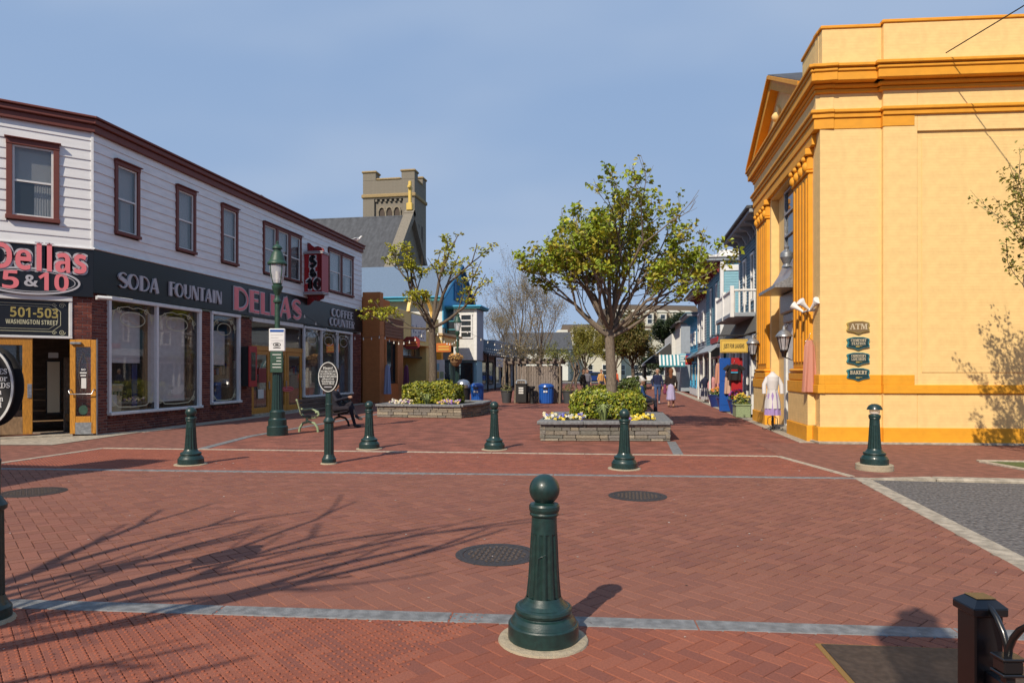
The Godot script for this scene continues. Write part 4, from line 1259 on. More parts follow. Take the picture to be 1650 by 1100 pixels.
	bx(o, "door_frame", Vector3(-2.65, 0.0, 0.0), Vector3(-2.4, 3.0, 0.1), "palewall", 0.01)
	bx(o, "door_frame", Vector3(-4.25, 3.0, 0.0), Vector3(-2.4, 3.25, 0.12), "zinc", 0.02)
	bx(o, "door_frame", Vector3(-4.3, 3.25, 0.0), Vector3(-2.36, 3.8, 0.2), "zinc", 0.04)
	bx(o, "door", Vector3(-4.0, 0.05, 0.0), Vector3(-2.65, 3.0, 0.05), "white", 0.01)
	bx(o, "door_step", Vector3(-4.4, 0.0, 0.0), Vector3(-2.3, 0.1, 0.4), "concrete", 0.02)
	var hd := MB.new()
	hd.prism(PackedVector2Array([Vector2(0.05, 4.75), Vector2(0.2, 4.4), Vector2(0.42, 4.05), Vector2(0.75, 3.9), Vector2(0.75, 3.82), Vector2(0.05, 3.82)]), -4.5, -2.3, Transform3D(Basis(Vector3(0, 0, 1), Vector3(0, 1, 0), Vector3(1, 0, 0)), Vector3.ZERO))
	put(o, "door_hood", hd.done(), "zinc")
	var fn := MB.new()
	fn.lathe([[0.0, 0.0], [0.13, 0.04], [0.08, 0.12], [0.17, 0.3], [0.16, 0.42], [0.05, 0.52], [0.07, 0.58], [0.0, 0.64]], 16, Vector3(-3.0, 4.4, 0.3))
	put(o, "hood_urn", fn.done(), "zinc")
	F = Transform3D.IDENTITY
	bx(o, "return_parapet", Vector3(0.03, 8.44, -1.7), Vector3(0.4, 9.375, -0.25), "yellow", 0.01)
	bx(o, "return_coping", Vector3(-0.01, 9.378, -1.7), Vector3(0.44, 9.455, -0.22), "orange", 0.015)
	F = side
	bx(o, "flat_roof", Vector3(0.9, 8.35, -D), Vector3(W, 8.41, -0.3), "slate", 0.01)
	# direction plaques
	var pls := [["ATM", "", 2.63, "plaquebrown", "brown oval plaque reading ATM on the yellow wall"], ["COMFORT", "STATION", 2.27, "plaque", "dark green plaque reading COMFORT STATION on the yellow wall"], ["CARPENTER'S", "LANE SHOPS", 1.92, "plaque", "dark green plaque reading CARPENTER'S LANE SHOPS on the yellow wall"], ["BAKERY", "", 1.57, "plaque", "dark green plaque reading BAKERY on the orange band"]]
	for q in pls:
		var p := thing("plaque", q[4], "sign", Vector3(5.14, q[2], -16.45), deg_to_rad(5.0), "direction plaques on the yellow wall")
		for l in 2:
			var k := 1.0 if l == 0 else 0.9
			var pb := MB.new()
			pb.prism(PackedVector2Array([Vector2(-0.25, -0.08) * k, Vector2(-0.235, -0.095) * k, Vector2(-0.1, -0.12) * k, Vector2(0, -0.16) * k, Vector2(0.1, -0.12) * k, Vector2(0.235, -0.095) * k, Vector2(0.25, -0.08) * k, Vector2(0.22, 0.0) * k, Vector2(0.25, 0.07) * k, Vector2(0.22, 0.1) * k, Vector2(0.1, 0.13) * k, Vector2(-0.1, 0.13) * k, Vector2(-0.22, 0.1) * k, Vector2(-0.25, 0.07) * k, Vector2(-0.22, 0.0) * k]), -0.03, 0.025 + 0.006 * l)
			put(p, "rim" if l == 0 else "board", pb.done(), ("gold" if q[3] == "plaquebrown" else "teal") if l == 0 else q[3])
		if q[1] == "":
			text(p, q[0], 0.12 if q[0] == "ATM" else 0.08, Vector3(0, 0.0 if q[0] == "ATM" else 0.03, 0.032), "cream", 0.008, 1.0 if q[0] == "ATM" else 0.8, true)
		else:
			text(p, q[0], 0.058, Vector3(0, 0.055, 0.032), "cream", 0.008, 0.82 if q[0] == "COMFORT" else 0.56, true)
			text(p, q[1], 0.058, Vector3(0, -0.02, 0.032), "cream", 0.008, 0.82 if q[1] == "STATION" else 0.6, true)
		if q[0] != "ATM":
			var hb := MB.new()
			hb.box(Vector3(-0.02, -0.085, 0.034), Vector3(0.08, 0.035, 0.008), Basis.IDENTITY, 0.003)
			hb.box(Vector3(0.045, -0.078, 0.034), Vector3(0.07, 0.013, 0.008), Basis.IDENTITY, 0.003)
			put(p, "pointing_hand", hb.done(), "gold")
	# service wire to the parapet
	var wr := MB.new()
	var wp := []
	for i in 13:
		var t := i / 12.0
		wp.append(Vector3(6.85, 8.55, -16.2).lerp(Vector3(13.0, 9.6, 6.0), t) - Vector3(0, 1.6 * t * (1 - t), 0))
	wr.tube(wp, 0.012, 6)
	var wo := put(self, "service_wire", wr.done(), "blackmatte")
	tag(wo, "thin black overhead wire running to the orange cornice", "wire")

# ------------------------------------------------------------------ left row beyond the store (fronts face the mall)
func roof_slab(parent, called, pts: Array, th: float, m):
	var b := MB.new()
	var n: Vector3 = (pts[1] - pts[0]).cross(pts[2] - pts[0]).normalized()
	if n.y < 0: n = -n
	var lo := []
	for p in pts: lo.append(p - n * th)
	b.face(pts, n)
	b.face(lo, -n)
	var c := Vector3.ZERO
	for p in pts: c += p / pts.size()
	for i in pts.size():
		var j := (i + 1) % pts.size()
		b.face([pts[i], pts[j], lo[j], lo[i]], (pts[i] + pts[j]) * 0.5 - c)
	return put(parent, called, b.done(), m)

func left_row():
	# orange stucco shop, standing proud of the store
	var o := thing("orange_shop", "orange brown stucco shop with a dark wood panel over its window", "shop", Vector3(-12.49, 0, -33.4), PI / 2)
	bx(o, "pylon", Vector3(0.0, 0.0, -0.95), Vector3(0.5, 5.7, 0.0), "adobe", 0.015)
	bx(o, "wall", Vector3(0.5, 0.0, -6.0), Vector3(0.72, 4.55, -0.02), "adobe", 0.01)
	bx(o, "wall", Vector3(2.95, 0.0, -6.0), Vector3(3.75, 4.2, -0.02), "adobe", 0.01)
	bx(o, "apron_wall", Vector3(0.72, 0.0, -0.3), Vector3(2.95, 0.95, -0.03), "rust", 0.01)
	bx(o, "head", Vector3(0.72, 3.25, -6.0), Vector3(2.95, 4.4, -0.06), "adobe", 0.01)
	for k in 6: bx(o, "board", Vector3(0.72, 3.42 + k * 0.17, -0.06), Vector3(3.72, 3.58 + k * 0.17, 0.02), "brownboard", 0.012)
	bx(o, "cap_board", Vector3(0.5, 4.44, -0.1), Vector3(3.76, 4.58, 0.06), "tan", 0.01)
	bx(o, "upper_block", Vector3(0.3, 4.6, -3.0), Vector3(2.6, 5.5, -0.4), "rust", 0.01)
	for k in 2: bx(o, "post", Vector3(0.76 + k * 1.95, 0.95, -0.12), Vector3(0.96 + k * 1.95, 3.3, 0.02), "adobe", 0.01)
	far_window(o, 0.98, 2.7, 0.98, 3.25, -0.2, "blackmatte", "glassdark", 0, 0.1)
	# straw yellow shop
	o = thing("straw_shop", "pale yellow shop with arched top and dark recessed entrance", "shop", Vector3(-13.4, 0, -37.3), PI / 2)
	bx(o, "wall", Vector3(0.0, 3.3, -8.0), Vector3(10.4, 5.35, 0.0), "straw", 0.01)
	bx(o, "wall", Vector3(7.4, 0.0, -8.0), Vector3(10.4, 3.3, -0.01), "straw", 0.01)
	bx(o, "wall", Vector3(0.0, 0.0, -8.0), Vector3(2.3, 3.3, -0.01), "straw", 0.01)
	var ar := MB.new()
	ar.prism(PackedVector2Array([Vector2(3.4, 5.35)] + arc(6.2, 5.2, 2.6, 1.5, 175, 5, 18) + [Vector2(9.0, 5.35)]), -0.15, 0.02)
	put(o, "arched_top", ar.done(), "straw")
	var ar2 := MB.new()
	ar2.ribbon(arc(6.2, 5.2, 2.7, 1.55, 175, 5, 18), 0.2, -0.1, 0.1)
	put(o, "arch_mould", ar2.done(), "straw")
	bx(o, "poster_board", Vector3(4.0, 3.62, 0.0), Vector3(7.1, 5.25, 0.06), "palewall", 0.01)
	for k in 14:
		bx(o, "poster_mark", Vector3(4.2 + (k % 5) * 0.55 + 0.1 * sin(k * 3.0), 3.75 + (k / 5) * 0.32, 0.06), Vector3(4.42 + (k % 5) * 0.55 + 0.1 * sin(k * 3.0), 3.86 + (k / 5) * 0.32 + 0.05 * (k % 3), 0.07), "potblue", 0.004)
	bx(o, "entrance_back", Vector3(2.3, 0.0, -3.0), Vector3(7.4, 3.3, -2.9), "wornwood", 0.01)
	bx(o, "entrance_head", Vector3(2.3, 2.5, -0.5), Vector3(7.4, 2.58, -0.3), "blackmatte", 0.01)
	for k in 4: bx(o, "transom_light", Vector3(2.4 + k * 1.22, 2.62, -0.44), Vector3(3.5 + k * 1.22, 3.25, -0.4), "glassdark", 0.01)
	bx(o, "cornice", Vector3(-0.1, 3.28, -0.1), Vector3(10.5, 3.42, 0.12), "straw", 0.03)
	bx(o, "pier", Vector3(8.6, 0.0, 0.0), Vector3(9.1, 3.5, 0.7), "orange", 0.015)
	bx(o, "porch_head", Vector3(8.6, 3.5, 0.0), Vector3(13.6, 4.1, 0.75), "straw", 0.02)
	bx(o, "porch_cap", Vector3(8.5, 4.1, -0.2), Vector3(13.8, 4.28, 0.95), "tan", 0.03)
	bx(o, "shop_glass", Vector3(9.1, 0.4, 0.0), Vector3(13.5, 3.4, 0.05), "glassdark", 0.01)
	# house with blue shingle roof, ridge across the mall
	o = thing("blue_roof_house", "house with pale blue shingle roof and deep blue gable", "house", Vector3(-13.9, 0, -51.0), PI / 2)
	bx(o, "wall", Vector3(0.3, 0.0, -15.0), Vector3(10.0, 7.4, -0.2), "palewall", 0.01)
	bx(o, "front_wall", Vector3(0.25, 4.0, -9.0), Vector3(0.3, 7.4, -0.2), "palewall", 0.004)
	var g := MB.new()
	g.prism(PackedVector2Array([Vector2(-0.1, 7.4), Vector2(10.4, 7.4), Vector2(5.4, 10.5)]), -0.25, -0.15)
	put(o, "gable", g.done(), "skyblue")
	bx(o, "gable_wall", Vector3(0.2, 5.0, -0.2), Vector3(10.0, 7.4, -0.1), "skyblue", 0.01)
	roof_slab(o, "roof", [Vector3(-0.5, 7.35, 0.1), Vector3(5.4, 10.65, 0.1), Vector3(5.4, 10.65, -16.0), Vector3(-0.5, 7.35, -16.0)], 0.14, "blueshingle")
	roof_slab(o, "roof", [Vector3(11.0, 7.3, 0.1), Vector3(5.4, 10.648, 0.1), Vector3(5.4, 10.648, -16.0), Vector3(11.0, 7.3, -16.0)], 0.14, "blueshingle")
	for s in [[Vector3(-0.55, 7.2, 0.14), Vector3(5.4, 10.55, 0.14)], [Vector3(11.05, 7.15, 0.14), Vector3(5.4, 10.55, 0.14)]]:
		var vb := MB.new()
		vb.tube([s[0], s[1]], 0.14, 4)
		put(o, "barge_board", vb.done(), "deepblue")
	bx(o, "eave_board", Vector3(-0.6, 7.0, -15.5), Vector3(-0.4, 7.25, 0.1), "teal", 0.02)
	bx(o, "gutter", Vector3(-0.72, 7.25, -15.5), Vector3(-0.55, 7.36, 0.12), "skyblue", 0.03)
	for k in 2: far_window(o, 3.6 + k * 1.6, 4.7 + k * 1.6, 7.5, 9.1, -0.14, "deepblue", "deepblue", 1, 0.1)
	# white bay house with teal trim
	o = thing("bay_house", "white bay fronted house with teal eave above a black awning", "house", Vector3(-13.4, 0, -52.0))
	bx(o, "wall", Vector3(0.0, 2.5, -2.4), Vector3(1.86, 6.5, 0.0), "palewall", 0.01)
	bx(o, "side_wall", Vector3(1.86, 2.5, -2.38), Vector3(1.9, 6.5, -0.02), "greyboard", 0.004)
	bx(o, "eave", Vector3(-1.2, 6.5, -2.8), Vector3(2.2, 6.62, 0.35), "teal", 0.02)
	bx(o, "eave", Vector3(-1.2, 6.623, -2.8), Vector3(2.3, 6.76, 0.45), "skyblue", 0.03)
	far_window(o, 0.55, 1.5, 4.2, 6.1, 0.0, "white", "glassdark", 3, 0.09)
	bx(o, "corner_board", Vector3(1.66, 2.5, 0.0), Vector3(1.87, 6.5, 0.03), "white", 0.006)
	far_window(o, -0.6, 0.3, 4.2, 5.6, 0.0, "teal", "glassdark", 1, 0.09)
	bx(o, "low_wall", Vector3(0.2, 0.0, -2.4), Vector3(1.8, 2.5, -0.3), "aqua", 0.01)
	far_window(o, 0.4, 1.6, 0.5, 2.4, -0.29, "slateblue", "glassdark", 0, 0.1)
	# low black roofed shop with lights along its eave
	o = thing("low_shop", "low shop with black eave, dark posts and a white hanging sign", "shop", Vector3(-12.0, 0, -54.4), PI / 2)
	bx(o, "wall", Vector3(0.0, 0.0, -6.0), Vector3(24.0, 3.2, -0.6), "greyboard", 0.01)
	roof_slab(o, "roof", [Vector3(-0.2, 3.1, 0.9), Vector3(24.0, 3.1, 0.9), Vector3(24.0, 5.6, -5.0), Vector3(-0.2, 5.6, -5.0)], 0.12, "slate")
	bx(o, "fascia", Vector3(-0.2, 2.85, 0.8), Vector3(24.0, 3.1, 0.95), "blackmatte", 0.01)
	bx(o, "gable_parapet", Vector3(9.0, 3.2, -3.0), Vector3(24.0, 4.6, -0.3), "greyboard", 0.02)
	for k in 7: bx(o, "post", Vector3(0.4 + k * 3.2, 0.0, 0.7), Vector3(0.52 + k * 3.2, 2.85, 0.82), "blackmatte", 0.01)
	for k in 6: far_window(o, 0.8 + k * 3.2, 3.0 + k * 3.2, 0.4, 2.5, -0.58, ["palewall", "slateblue", "blackmatte"][k % 3], "glassdark", 0, 0.1)
	bx(o, "hanging_sign", Vector3(3.0, 2.0, 0.95), Vector3(6.2, 2.8, 1.0), "palewall", 0.02)
	for k in 6: bx(o, "sign_mark", Vector3(3.3 + (k % 3) * 0.9, 2.2 + (k / 3) * 0.28, 1.0), Vector3(3.9 + (k % 3) * 0.9 + 0.1 * (k % 2), 2.36 + (k / 3) * 0.28, 1.02), "potblue", 0.004)
	for k in 40:
		var b := MB.new()
		b.ball(Vector3(k * 0.3, 3.0 + 0.25 * (k % 3), 1.0 - 0.2 * (k % 3)), 0.055, 6)
		put(o, "light_bulb", b.done(), "bulb")
	# ------- church
	o = thing("church", "stone church with crenellated square tower and grey slate roof", "church", Vector3(-22.1, -0.49, -69.2))
	o.scale = Vector3(1.3, 1.3, 1.3)
	roof_slab(o, "roof", [Vector3(-30, 14.3, 0), Vector3(-0.4, 14.3, 0), Vector3(-0.4, 9.2, 4.7), Vector3(-30, 9.2, 4.7)], 0.2, "slate")
	roof_slab(o, "roof", [Vector3(-30, 14.298, 0), Vector3(-0.4, 14.298, 0), Vector3(-0.4, 9.2, -4.7), Vector3(-30, 9.2, -4.7)], 0.2, "slate")
	var gw := MB.new()
	gw.prism(PackedVector2Array([Vector2(-4.6, 0.0), Vector2(4.6, 0.0), Vector2(4.6, 9.2), Vector2(0, 14.2), Vector2(-4.6, 9.2)]), -0.6, -0.35, Transform3D(Basis(Vector3(0, 0, -1), Vector3(0, 1, 0), Vector3(1, 0, 0)), Vector3.ZERO))
	put(o, "gable_wall", gw.done(), "stone")
	bx(o, "nave_wall", Vector3(-30, 0, -4.5), Vector3(-0.6, 9.2, 4.5), "stone", 0.01)
	for s in [-1.0, 1.0]:
		roof_slab(o, "coping", [Vector3(-0.75, 14.75, 0), Vector3(0.05, 14.75, 0), Vector3(0.05, 9.1, s * 5.2), Vector3(-0.75, 9.1, s * 5.2)], 0.5, "stone")
	bx(o, "kneeler", Vector3(-0.9, 8.2, 4.5), Vector3(0.15, 9.3, 5.3), "stonetrim", 0.05)
	bx(o, "buttress", Vector3(-0.9, 0.0, 4.4), Vector3(0.1, 8.2, 5.0), "stone", 0.05)
	var cr := MB.new()
	cr.box(Vector3(-0.35, 14.95, 0), Vector3(0.5, 0.6, 0.5), Basis.IDENTITY, 0.05)
	cr.box(Vector3(-0.35, 16.1, 0), Vector3(0.26, 1.9, 0.26), Basis.IDENTITY, 0.05)
	cr.box(Vector3(-0.35, 16.55, 0), Vector3(0.25, 0.24, 0.7), Basis.IDENTITY, 0.05)
	put(o, "finial_cross", cr.done(), "gilt")
	# tower
	var X0 := -6.95
	var X1 := -2.0
	var Z0 := -6.4
	var Z1 := -10.0
	bx(o, "tower", Vector3(X0, 0, Z1), Vector3(X1, 17.4, Z0 - 0.25), "stone", 0.02)
	bx(o, "tower_top", Vector3(X0, 17.4, Z1), Vector3(X1, 19.1, Z0), "stone", 0.02)
	bx(o, "tower_corner", Vector3(X0, 10.0, Z0 - 0.3), Vector3(X0 + 1.1, 17.39, Z0), "stone", 0.02)
	bx(o, "tower_corner", Vector3(X1 - 1.1, 10.0, Z0 - 0.3), Vector3(X1, 17.39, Z0), "stone", 0.02)
	bx(o, "string_course", Vector3(X0 - 0.12, 17.5, Z1 - 0.1), Vector3(X1 + 0.12, 17.85, Z0 + 0.12), "stonetrim", 0.06)
	for k in 6: bx(o, "corbel", Vector3(X0 + 1.15 + k * 0.46, 17.15, Z0 - 0.25), Vector3(X0 + 1.36 + k * 0.46, 17.4, Z0 - 0.05), "stone", 0.03)
	for q in [[X0, X0 + 1.25, Z0 - 1.0, Z0], [X1 - 1.25, X1, Z0 - 1.0, Z0], [X1 - 1.0, X1, Z1, Z1 + 1.1], [X0, X0 + 1.0, Z1, Z1 + 1.1]]:
		bx(o, "merlon", Vector3(q[0], 19.1, q[2]), Vector3(q[1], 19.8, q[3]), "stone", 0.02)
		bx(o, "merlon_cap", Vector3(q[0] - 0.1, 19.8, q[2] - 0.1), Vector3(q[1] + 0.1, 20.0, q[3] + 0.1), "stonetrim", 0.06)
	bx(o, "parapet_cap", Vector3(X0 + 1.3, 19.1, Z0 - 0.5), Vector3(X1 - 1.3, 19.3, Z0 + 0.08), "stonetrim", 0.06)
	bx(o, "parapet_cap", Vector3(X1 - 0.5, 19.1, Z1 + 1.2), Vector3(X1 + 0.08, 19.3, Z0 - 1.1), "stonetrim", 0.06)
	for k in 3:
		var ax := X0 + 1.78 + k * 0.72
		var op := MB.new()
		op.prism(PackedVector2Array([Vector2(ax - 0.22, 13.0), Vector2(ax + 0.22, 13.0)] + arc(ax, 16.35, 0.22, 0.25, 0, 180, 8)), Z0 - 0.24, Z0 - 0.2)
		put(o, "belfry_dark_sheet", op.done(), "slat")  # flat dark sheet: the shade inside the open arch put into colour
		var rb := MB.new()
		rb.ribbon(arc(ax, 16.35, 0.3, 0.33, 0, 180, 10), 0.14, Z0 - 0.26, Z0 - 0.08)
		put(o, "belfry_arch", rb.done(), "ledge2")
		for s in [-1.0, 1.0]:
			var cl := MB.new()
			cl.lathe([[0.1, 13.0], [0.06, 13.1], [0.06, 16.1], [0.1, 16.3], [0.1, 16.38]], 10, Vector3(ax + s * 0.33, 0, Z0 - 0.16))
			put(o, "belfry_column", cl.done(), "ledge2")
	for k in 2: bx(o, "side_slit", Vector3(X1 - 0.02, 12.5, Z0 - 1.4 - k * 1.1), Vector3(X1 + 0.03, 15.2, Z0 - 1.0 - k * 1.1), "slat", 0.01)
	# peaked roof behind the corner store
	o = thing("rear_house", "house whose grey gabled roof rises behind the corner store", "house", Vector3(-21.5, 0, -38.9), PI / 2)
	bx(o, "wall", Vector3(-3, 0, -8), Vector3(8, 9.5, -0.6), "palewall", 0.01)
	var pk := Vector3(0.0, 12.5, -0.7)
	roof_slab(o, "roof", [Vector3(-4.0, 9.6, 2.2), Vector3(4.4, 9.9, 2.2), pk], 0.1, "slate")
	roof_slab(o, "roof", [Vector3(-4.0, 9.6, 2.2), pk, pk + Vector3(0, 0, -5), Vector3(-4.0, 9.6, -8.0)], 0.12, "slate")
	roof_slab(o, "roof", [Vector3(4.4, 9.9, 2.2), pk + Vector3(0, -0.002, 0), pk + Vector3(0, -0.002, -5), Vector3(4.4, 9.9, -8.0)], 0.12, "slate")
	# the building across the street whose shadow falls on the left
	o = thing("facing_building", "two storey brick building across the street, shading the left paving", "building", Vector3(-11.75, 0, -1.6))
	bx(o, "wall", Vector3(-14, 0, 0), Vector3(0, 7.3, 20), "brick1", 0.02)
	bx(o, "parapet", Vector3(-14.2, 7.3, -0.15), Vector3(0.12, 7.55, 20), "white", 0.02)
	bx(o, "corner_pier", Vector3(-0.9, 7.55, 0.0), Vector3(0.1, 8.6, 0.9), "brick1", 0.02)

# ------------------------------------------------------------------ right row beyond the bank (fronts face -x; x runs towards the camera)
func brackets(o, x0, x1, n, y, z, h, d, m):
	for k in n:
		var b := MB.new()
		var x: float = lerp(float(x0), float(x1), k / float(n - 1))
		b.prism(PackedVector2Array([Vector2(0, 0), Vector2(0.07, -h * 0.95), Vector2(d * 0.35, -h * 0.6), Vector2(d * 0.5, -h * 0.3), Vector2(d, -h * 0.16), Vector2(d, 0)]), -0.06, 0.06, Transform3D(Basis(Vector3(0, 0, 1), Vector3(0, 1, 0), Vector3(-1, 0, 0)), Vector3(x, y, z)))
		put(o, "bracket", b.done(), m)

func right_row():
	var T90 := -PI / 2
	# slate blue house with balcony, next to the bank
	var o := thing("balcony_house", "slate blue clapboard house with white balcony over a shop", "house", Vector3(4.75, 0, -24.3), T90)
	bx(o, "wall_core", Vector3(-5.9, 0, -9), Vector3(0.0, 7.0, -0.05), "slateblue", 0.01)
	var hl := [[-1.65, -0.85, 4.3, 6.2], [-3.25, -2.45, 4.3, 6.2], [-5.0, -4.2, 4.3, 6.2]]
	clap(o, -5.9, 0.0, 3.6, 6.75, 0.0, 0.125, "slateblue", hl)
	for w in hl: far_window(o, w[0] + 0.06, w[1] - 0.06, 4.3, 6.15, -0.02, "white", "glassdark", 1, 0.09)
	bx(o, "corner_board", Vector3(-5.95, 2.8, -0.1), Vector3(-5.78, 6.75, 0.05), "white", 0.01)
	bx(o, "frieze", Vector3(-5.95, 6.7, -0.1), Vector3(0, 7.0, 0.05), "greyboard", 0.01)
	brackets(o, -5.8, -0.3, 6, 7.05, 0.05, 0.5, 0.5, "greyboard")
	bx(o, "cornice", Vector3(-6.3, 7.05, -9), Vector3(0.0, 7.18, 0.62), "greyboard", 0.02)
	bx(o, "cornice", Vector3(-6.4, 7.183, -9), Vector3(0.0, 7.3, 0.72), "slate", 0.02)
	# balcony
	bx(o, "balcony_floor", Vector3(-5.9, 3.62, 0.0), Vector3(-1.6, 3.78, 1.0), "greyboard", 0.02)
	for k in 24: bx(o, "baluster", Vector3(-5.85 + k * 0.18, 3.78, 0.93), Vector3(-5.79 + k * 0.18, 4.55, 0.97), "white", 0.006)
	for k in 5: bx(o, "baluster", Vector3(-1.68, 3.78, 0.12 + k * 0.18), Vector3(-1.64, 4.55, 0.18 + k * 0.18), "white", 0.006)
	bx(o, "handrail", Vector3(-5.92, 4.55, 0.9), Vector3(-1.6, 4.63, 1.0), "white", 0.015)
	bx(o, "handrail", Vector3(-1.7, 4.55, 0.0), Vector3(-1.6, 4.628, 0.9), "white", 0.015)
	for x in [-5.95, -3.8, -1.72]: bx(o, "newel", Vector3(x, 3.6, 0.88), Vector3(x + 0.14, 4.75, 1.02), "white", 0.012)
	roof_slab(o, "shop_roof", [Vector3(-10.2, 3.0, 0.42), Vector3(0.0, 3.0, 0.42), Vector3(0.0, 4.0, 0.02), Vector3(-10.2, 4.0, 0.02)], 0.1, "shinglegrey")
	bx(o, "shop_fascia", Vector3(-10.2, 2.77, 0.32), Vector3(0.0, 2.93, 0.4), "greyboard", 0.015)
	bx(o, "shop_wall", Vector3(-10.4, 0, -6), Vector3(-5.95, 3.6, -0.05), "aqua", 0.01)
	for x in [-0.5, -1.5, -2.6, -4.4, -6.2, -8.0]: bx(o, "shop_post", Vector3(x - 0.1, 0.0, -0.05), Vector3(x + 0.1, 2.62, 0.12), "white", 0.012)
	for k in 4: far_window(o, -2.4 - k * 1.8, -1.7 - k * 1.8 + 0.2, 0.4, 2.5, -0.03, "white", "glassdark", 0, 0.08)
	# teal house, red brackets
	o = thing("teal_house", "tall teal clapboard house with white corner boards and red brackets", "house", Vector3(4.6, 0, -34.8), T90)
	bx(o, "wall_core", Vector3(-6.3, 0, -8), Vector3(-0.05, 7.0, -0.05), "tealboard", 0.01)
	bx(o, "side_wall", Vector3(-0.05, 2.6, -8), Vector3(0.0, 6.55, -0.03), "aqua", 0.004)
	for k in 30: bx(o, "side_board", Vector3(0.0, 2.6 + k * 0.131, -8), Vector3(0.014 , 2.72 + k * 0.131, -0.12), "aqua", 0.004)
	bx(o, "side_trim", Vector3(-0.02, 6.55, -8), Vector3(0.06, 6.85, 0.05), "white", 0.02)
	hl = [[-2.0, -1.2, 3.5, 6.2], [-4.4, -3.6, 3.5, 6.2]]
	clap(o, -6.3, -0.2, 3.1, 6.7, 0.0, 0.15, "tealboard", hl)
	for w in hl:
		far_window(o, w[0] + 0.1, w[1] - 0.1, 3.5, 6.15, -0.02, "white", "glassdark", 1, 0.1)
		for s in [[w[0] - 0.34, w[0] + 0.06], [w[1] - 0.06, w[1] + 0.34]]:
			bx(o, "shutter", Vector3(s[0], 3.5, 0.02), Vector3(s[1], 6.15, 0.06), "slateblue", 0.01)
	bx(o, "corner_board", Vector3(-0.2, 0.0, -0.1), Vector3(0.07, 7.3, 0.06), "white", 0.012)
	brackets(o, -6.1, -0.3, 8, 7.05, 0.03, 0.55, 0.6, "darkred")
	bx(o, "frieze", Vector3(-6.3, 6.7, -0.1), Vector3(-0.2, 7.05, 0.03), "red", 0.01)
	bx(o, "cornice", Vector3(-6.6, 7.05, -4), Vector3(0.15, 7.2, 0.8), "greyboard", 0.03)
	bx(o, "cornice", Vector3(-6.7, 7.203, -4), Vector3(0.22, 7.34, 0.9), "white", 0.03)
	bx(o, "parapet", Vector3(-6.3, 7.34, -4), Vector3(-0.02, 7.6, 0.1), "white", 0.02)
	roof_slab(o, "pent_roof", [Vector3(-6.6, 2.62, 0.6), Vector3(-0.5, 2.62, 0.6), Vector3(-0.5, 3.1, 0.0), Vector3(-6.6, 3.1, 0.0)], 0.1, "greyboard")
	bx(o, "sign_board", Vector3(-3.4, 3.08, 0.06), Vector3(-0.6, 3.38, 0.14), "red", 0.02)
	for k in 3: bx(o, "post", Vector3(-0.56 - k * 2.8, 0, 0.45), Vector3(-0.48 - k * 2.8, 2.57, 0.53), "palewall", 0.01)
	for k in 3: far_window(o, -2.0 - k * 1.9, -0.5 - k * 1.9, 0.3, 2.4, -0.03, ["darkred", "white", "palewall"][k], "glassdark", 0, 0.12)
	for q in [["grey_house", "grey clapboard house with white shuttered windows and dark eave", -41.2, 6.2, 4.9, "greyboard", "slate", "darkred"], ["blue_house", "narrow bright blue house with ribbed blue eave", -46.2, 5.2, 5.2, "skyblue", "slateblue", "skyblue"]]:
		o = thing(q[0], q[1], "house", Vector3(4.6, 0, q[2]), T90)
		var H: float = q[3]
		var L: float = q[4]
		bx(o, "wall_core", Vector3(-L, 0, -8), Vector3(0, H, -0.05), q[5], 0.01)
		clap(o, -L, 0.0, 2.9, H - 0.1, 0.0, 0.16, q[5], [])
		for k in 2: far_window(o, -1.9 - k * 2.3, -0.9 - k * 2.3, 3.4, H - 0.9, 0.03, "white", "glassdark", 1, 0.14)
		brackets(o, -L + 0.2, -0.2, 6, H + 0.05, 0.03, 0.4, 0.5, q[7])
		bx(o, "cornice", Vector3(-L - 0.3, H + 0.05, -4), Vector3(0.1, H + 0.2, 0.7), "greyboard", 0.03)
		bx(o, "cornice", Vector3(-L - 0.35, H + 0.203, -4), Vector3(0.12, H + 0.32, 0.8), q[6], 0.03)
		roof_slab(o, "pent_roof", [Vector3(-L, 2.55, 0.5), Vector3(-0.1, 2.55, 0.5), Vector3(-0.1, 2.95, 0.0), Vector3(-L, 2.95, 0.0)], 0.1, q[6])
		for k in 2: far_window(o, -2.3 - k * 2.4, -0.4 - k * 2.4, 0.5, 2.3, 0.0, q[5] if q[0] == "blue_house" else "white", "glassdark", 0, 0.15)
		bx(o, "base_board", Vector3(-L, 0, -0.05), Vector3(0, 0.5, 0.06), "white", 0.01)
	o = thing("slatted_house", "pale grey house with tall vertical boards beyond the blue house", "house", Vector3(4.35, 0, -57.0), T90)
	bx(o, "wall", Vector3(-6, 0, -8), Vector3(0, 5.7, 0), "greyboard", 0.01)
	for k in 20: bx(o, "batten", Vector3(-5.9 + k * 0.3, 3.0, 0.0), Vector3(-5.84 + k * 0.3, 5.6, 0.05), "palewall", 0.008)
	bx(o, "near_wall", Vector3(0.0, 3.0, -8), Vector3(0.03, 5.7, 0.0), "greyboard", 0.004)
	roof_slab(o, "roof", [Vector3(-6.4, 5.6, 0.5), Vector3(0.4, 5.6, 0.5), Vector3(-0.6, 7.0, -3.0), Vector3(-5.0, 7.0, -3.0)], 0.12, "shinglegrey")
	roof_slab(o, "roof", [Vector3(0.4, 5.6, 0.5), Vector3(0.4, 5.6, -7.0), Vector3(-0.6, 7.0, -3.0)], 0.12, "shinglegrey")
	bx(o, "eave_band", Vector3(-6.3, 2.8, -0.1), Vector3(0.3, 3.0, 0.5), "slateblue", 0.02)
	# canopy of dark ribbed roofing over the walk
	o = thing("walk_canopy", "dark ribbed canopy on posts reaching over the walk", "canopy", Vector3(3.9, 0, -62.5), T90)
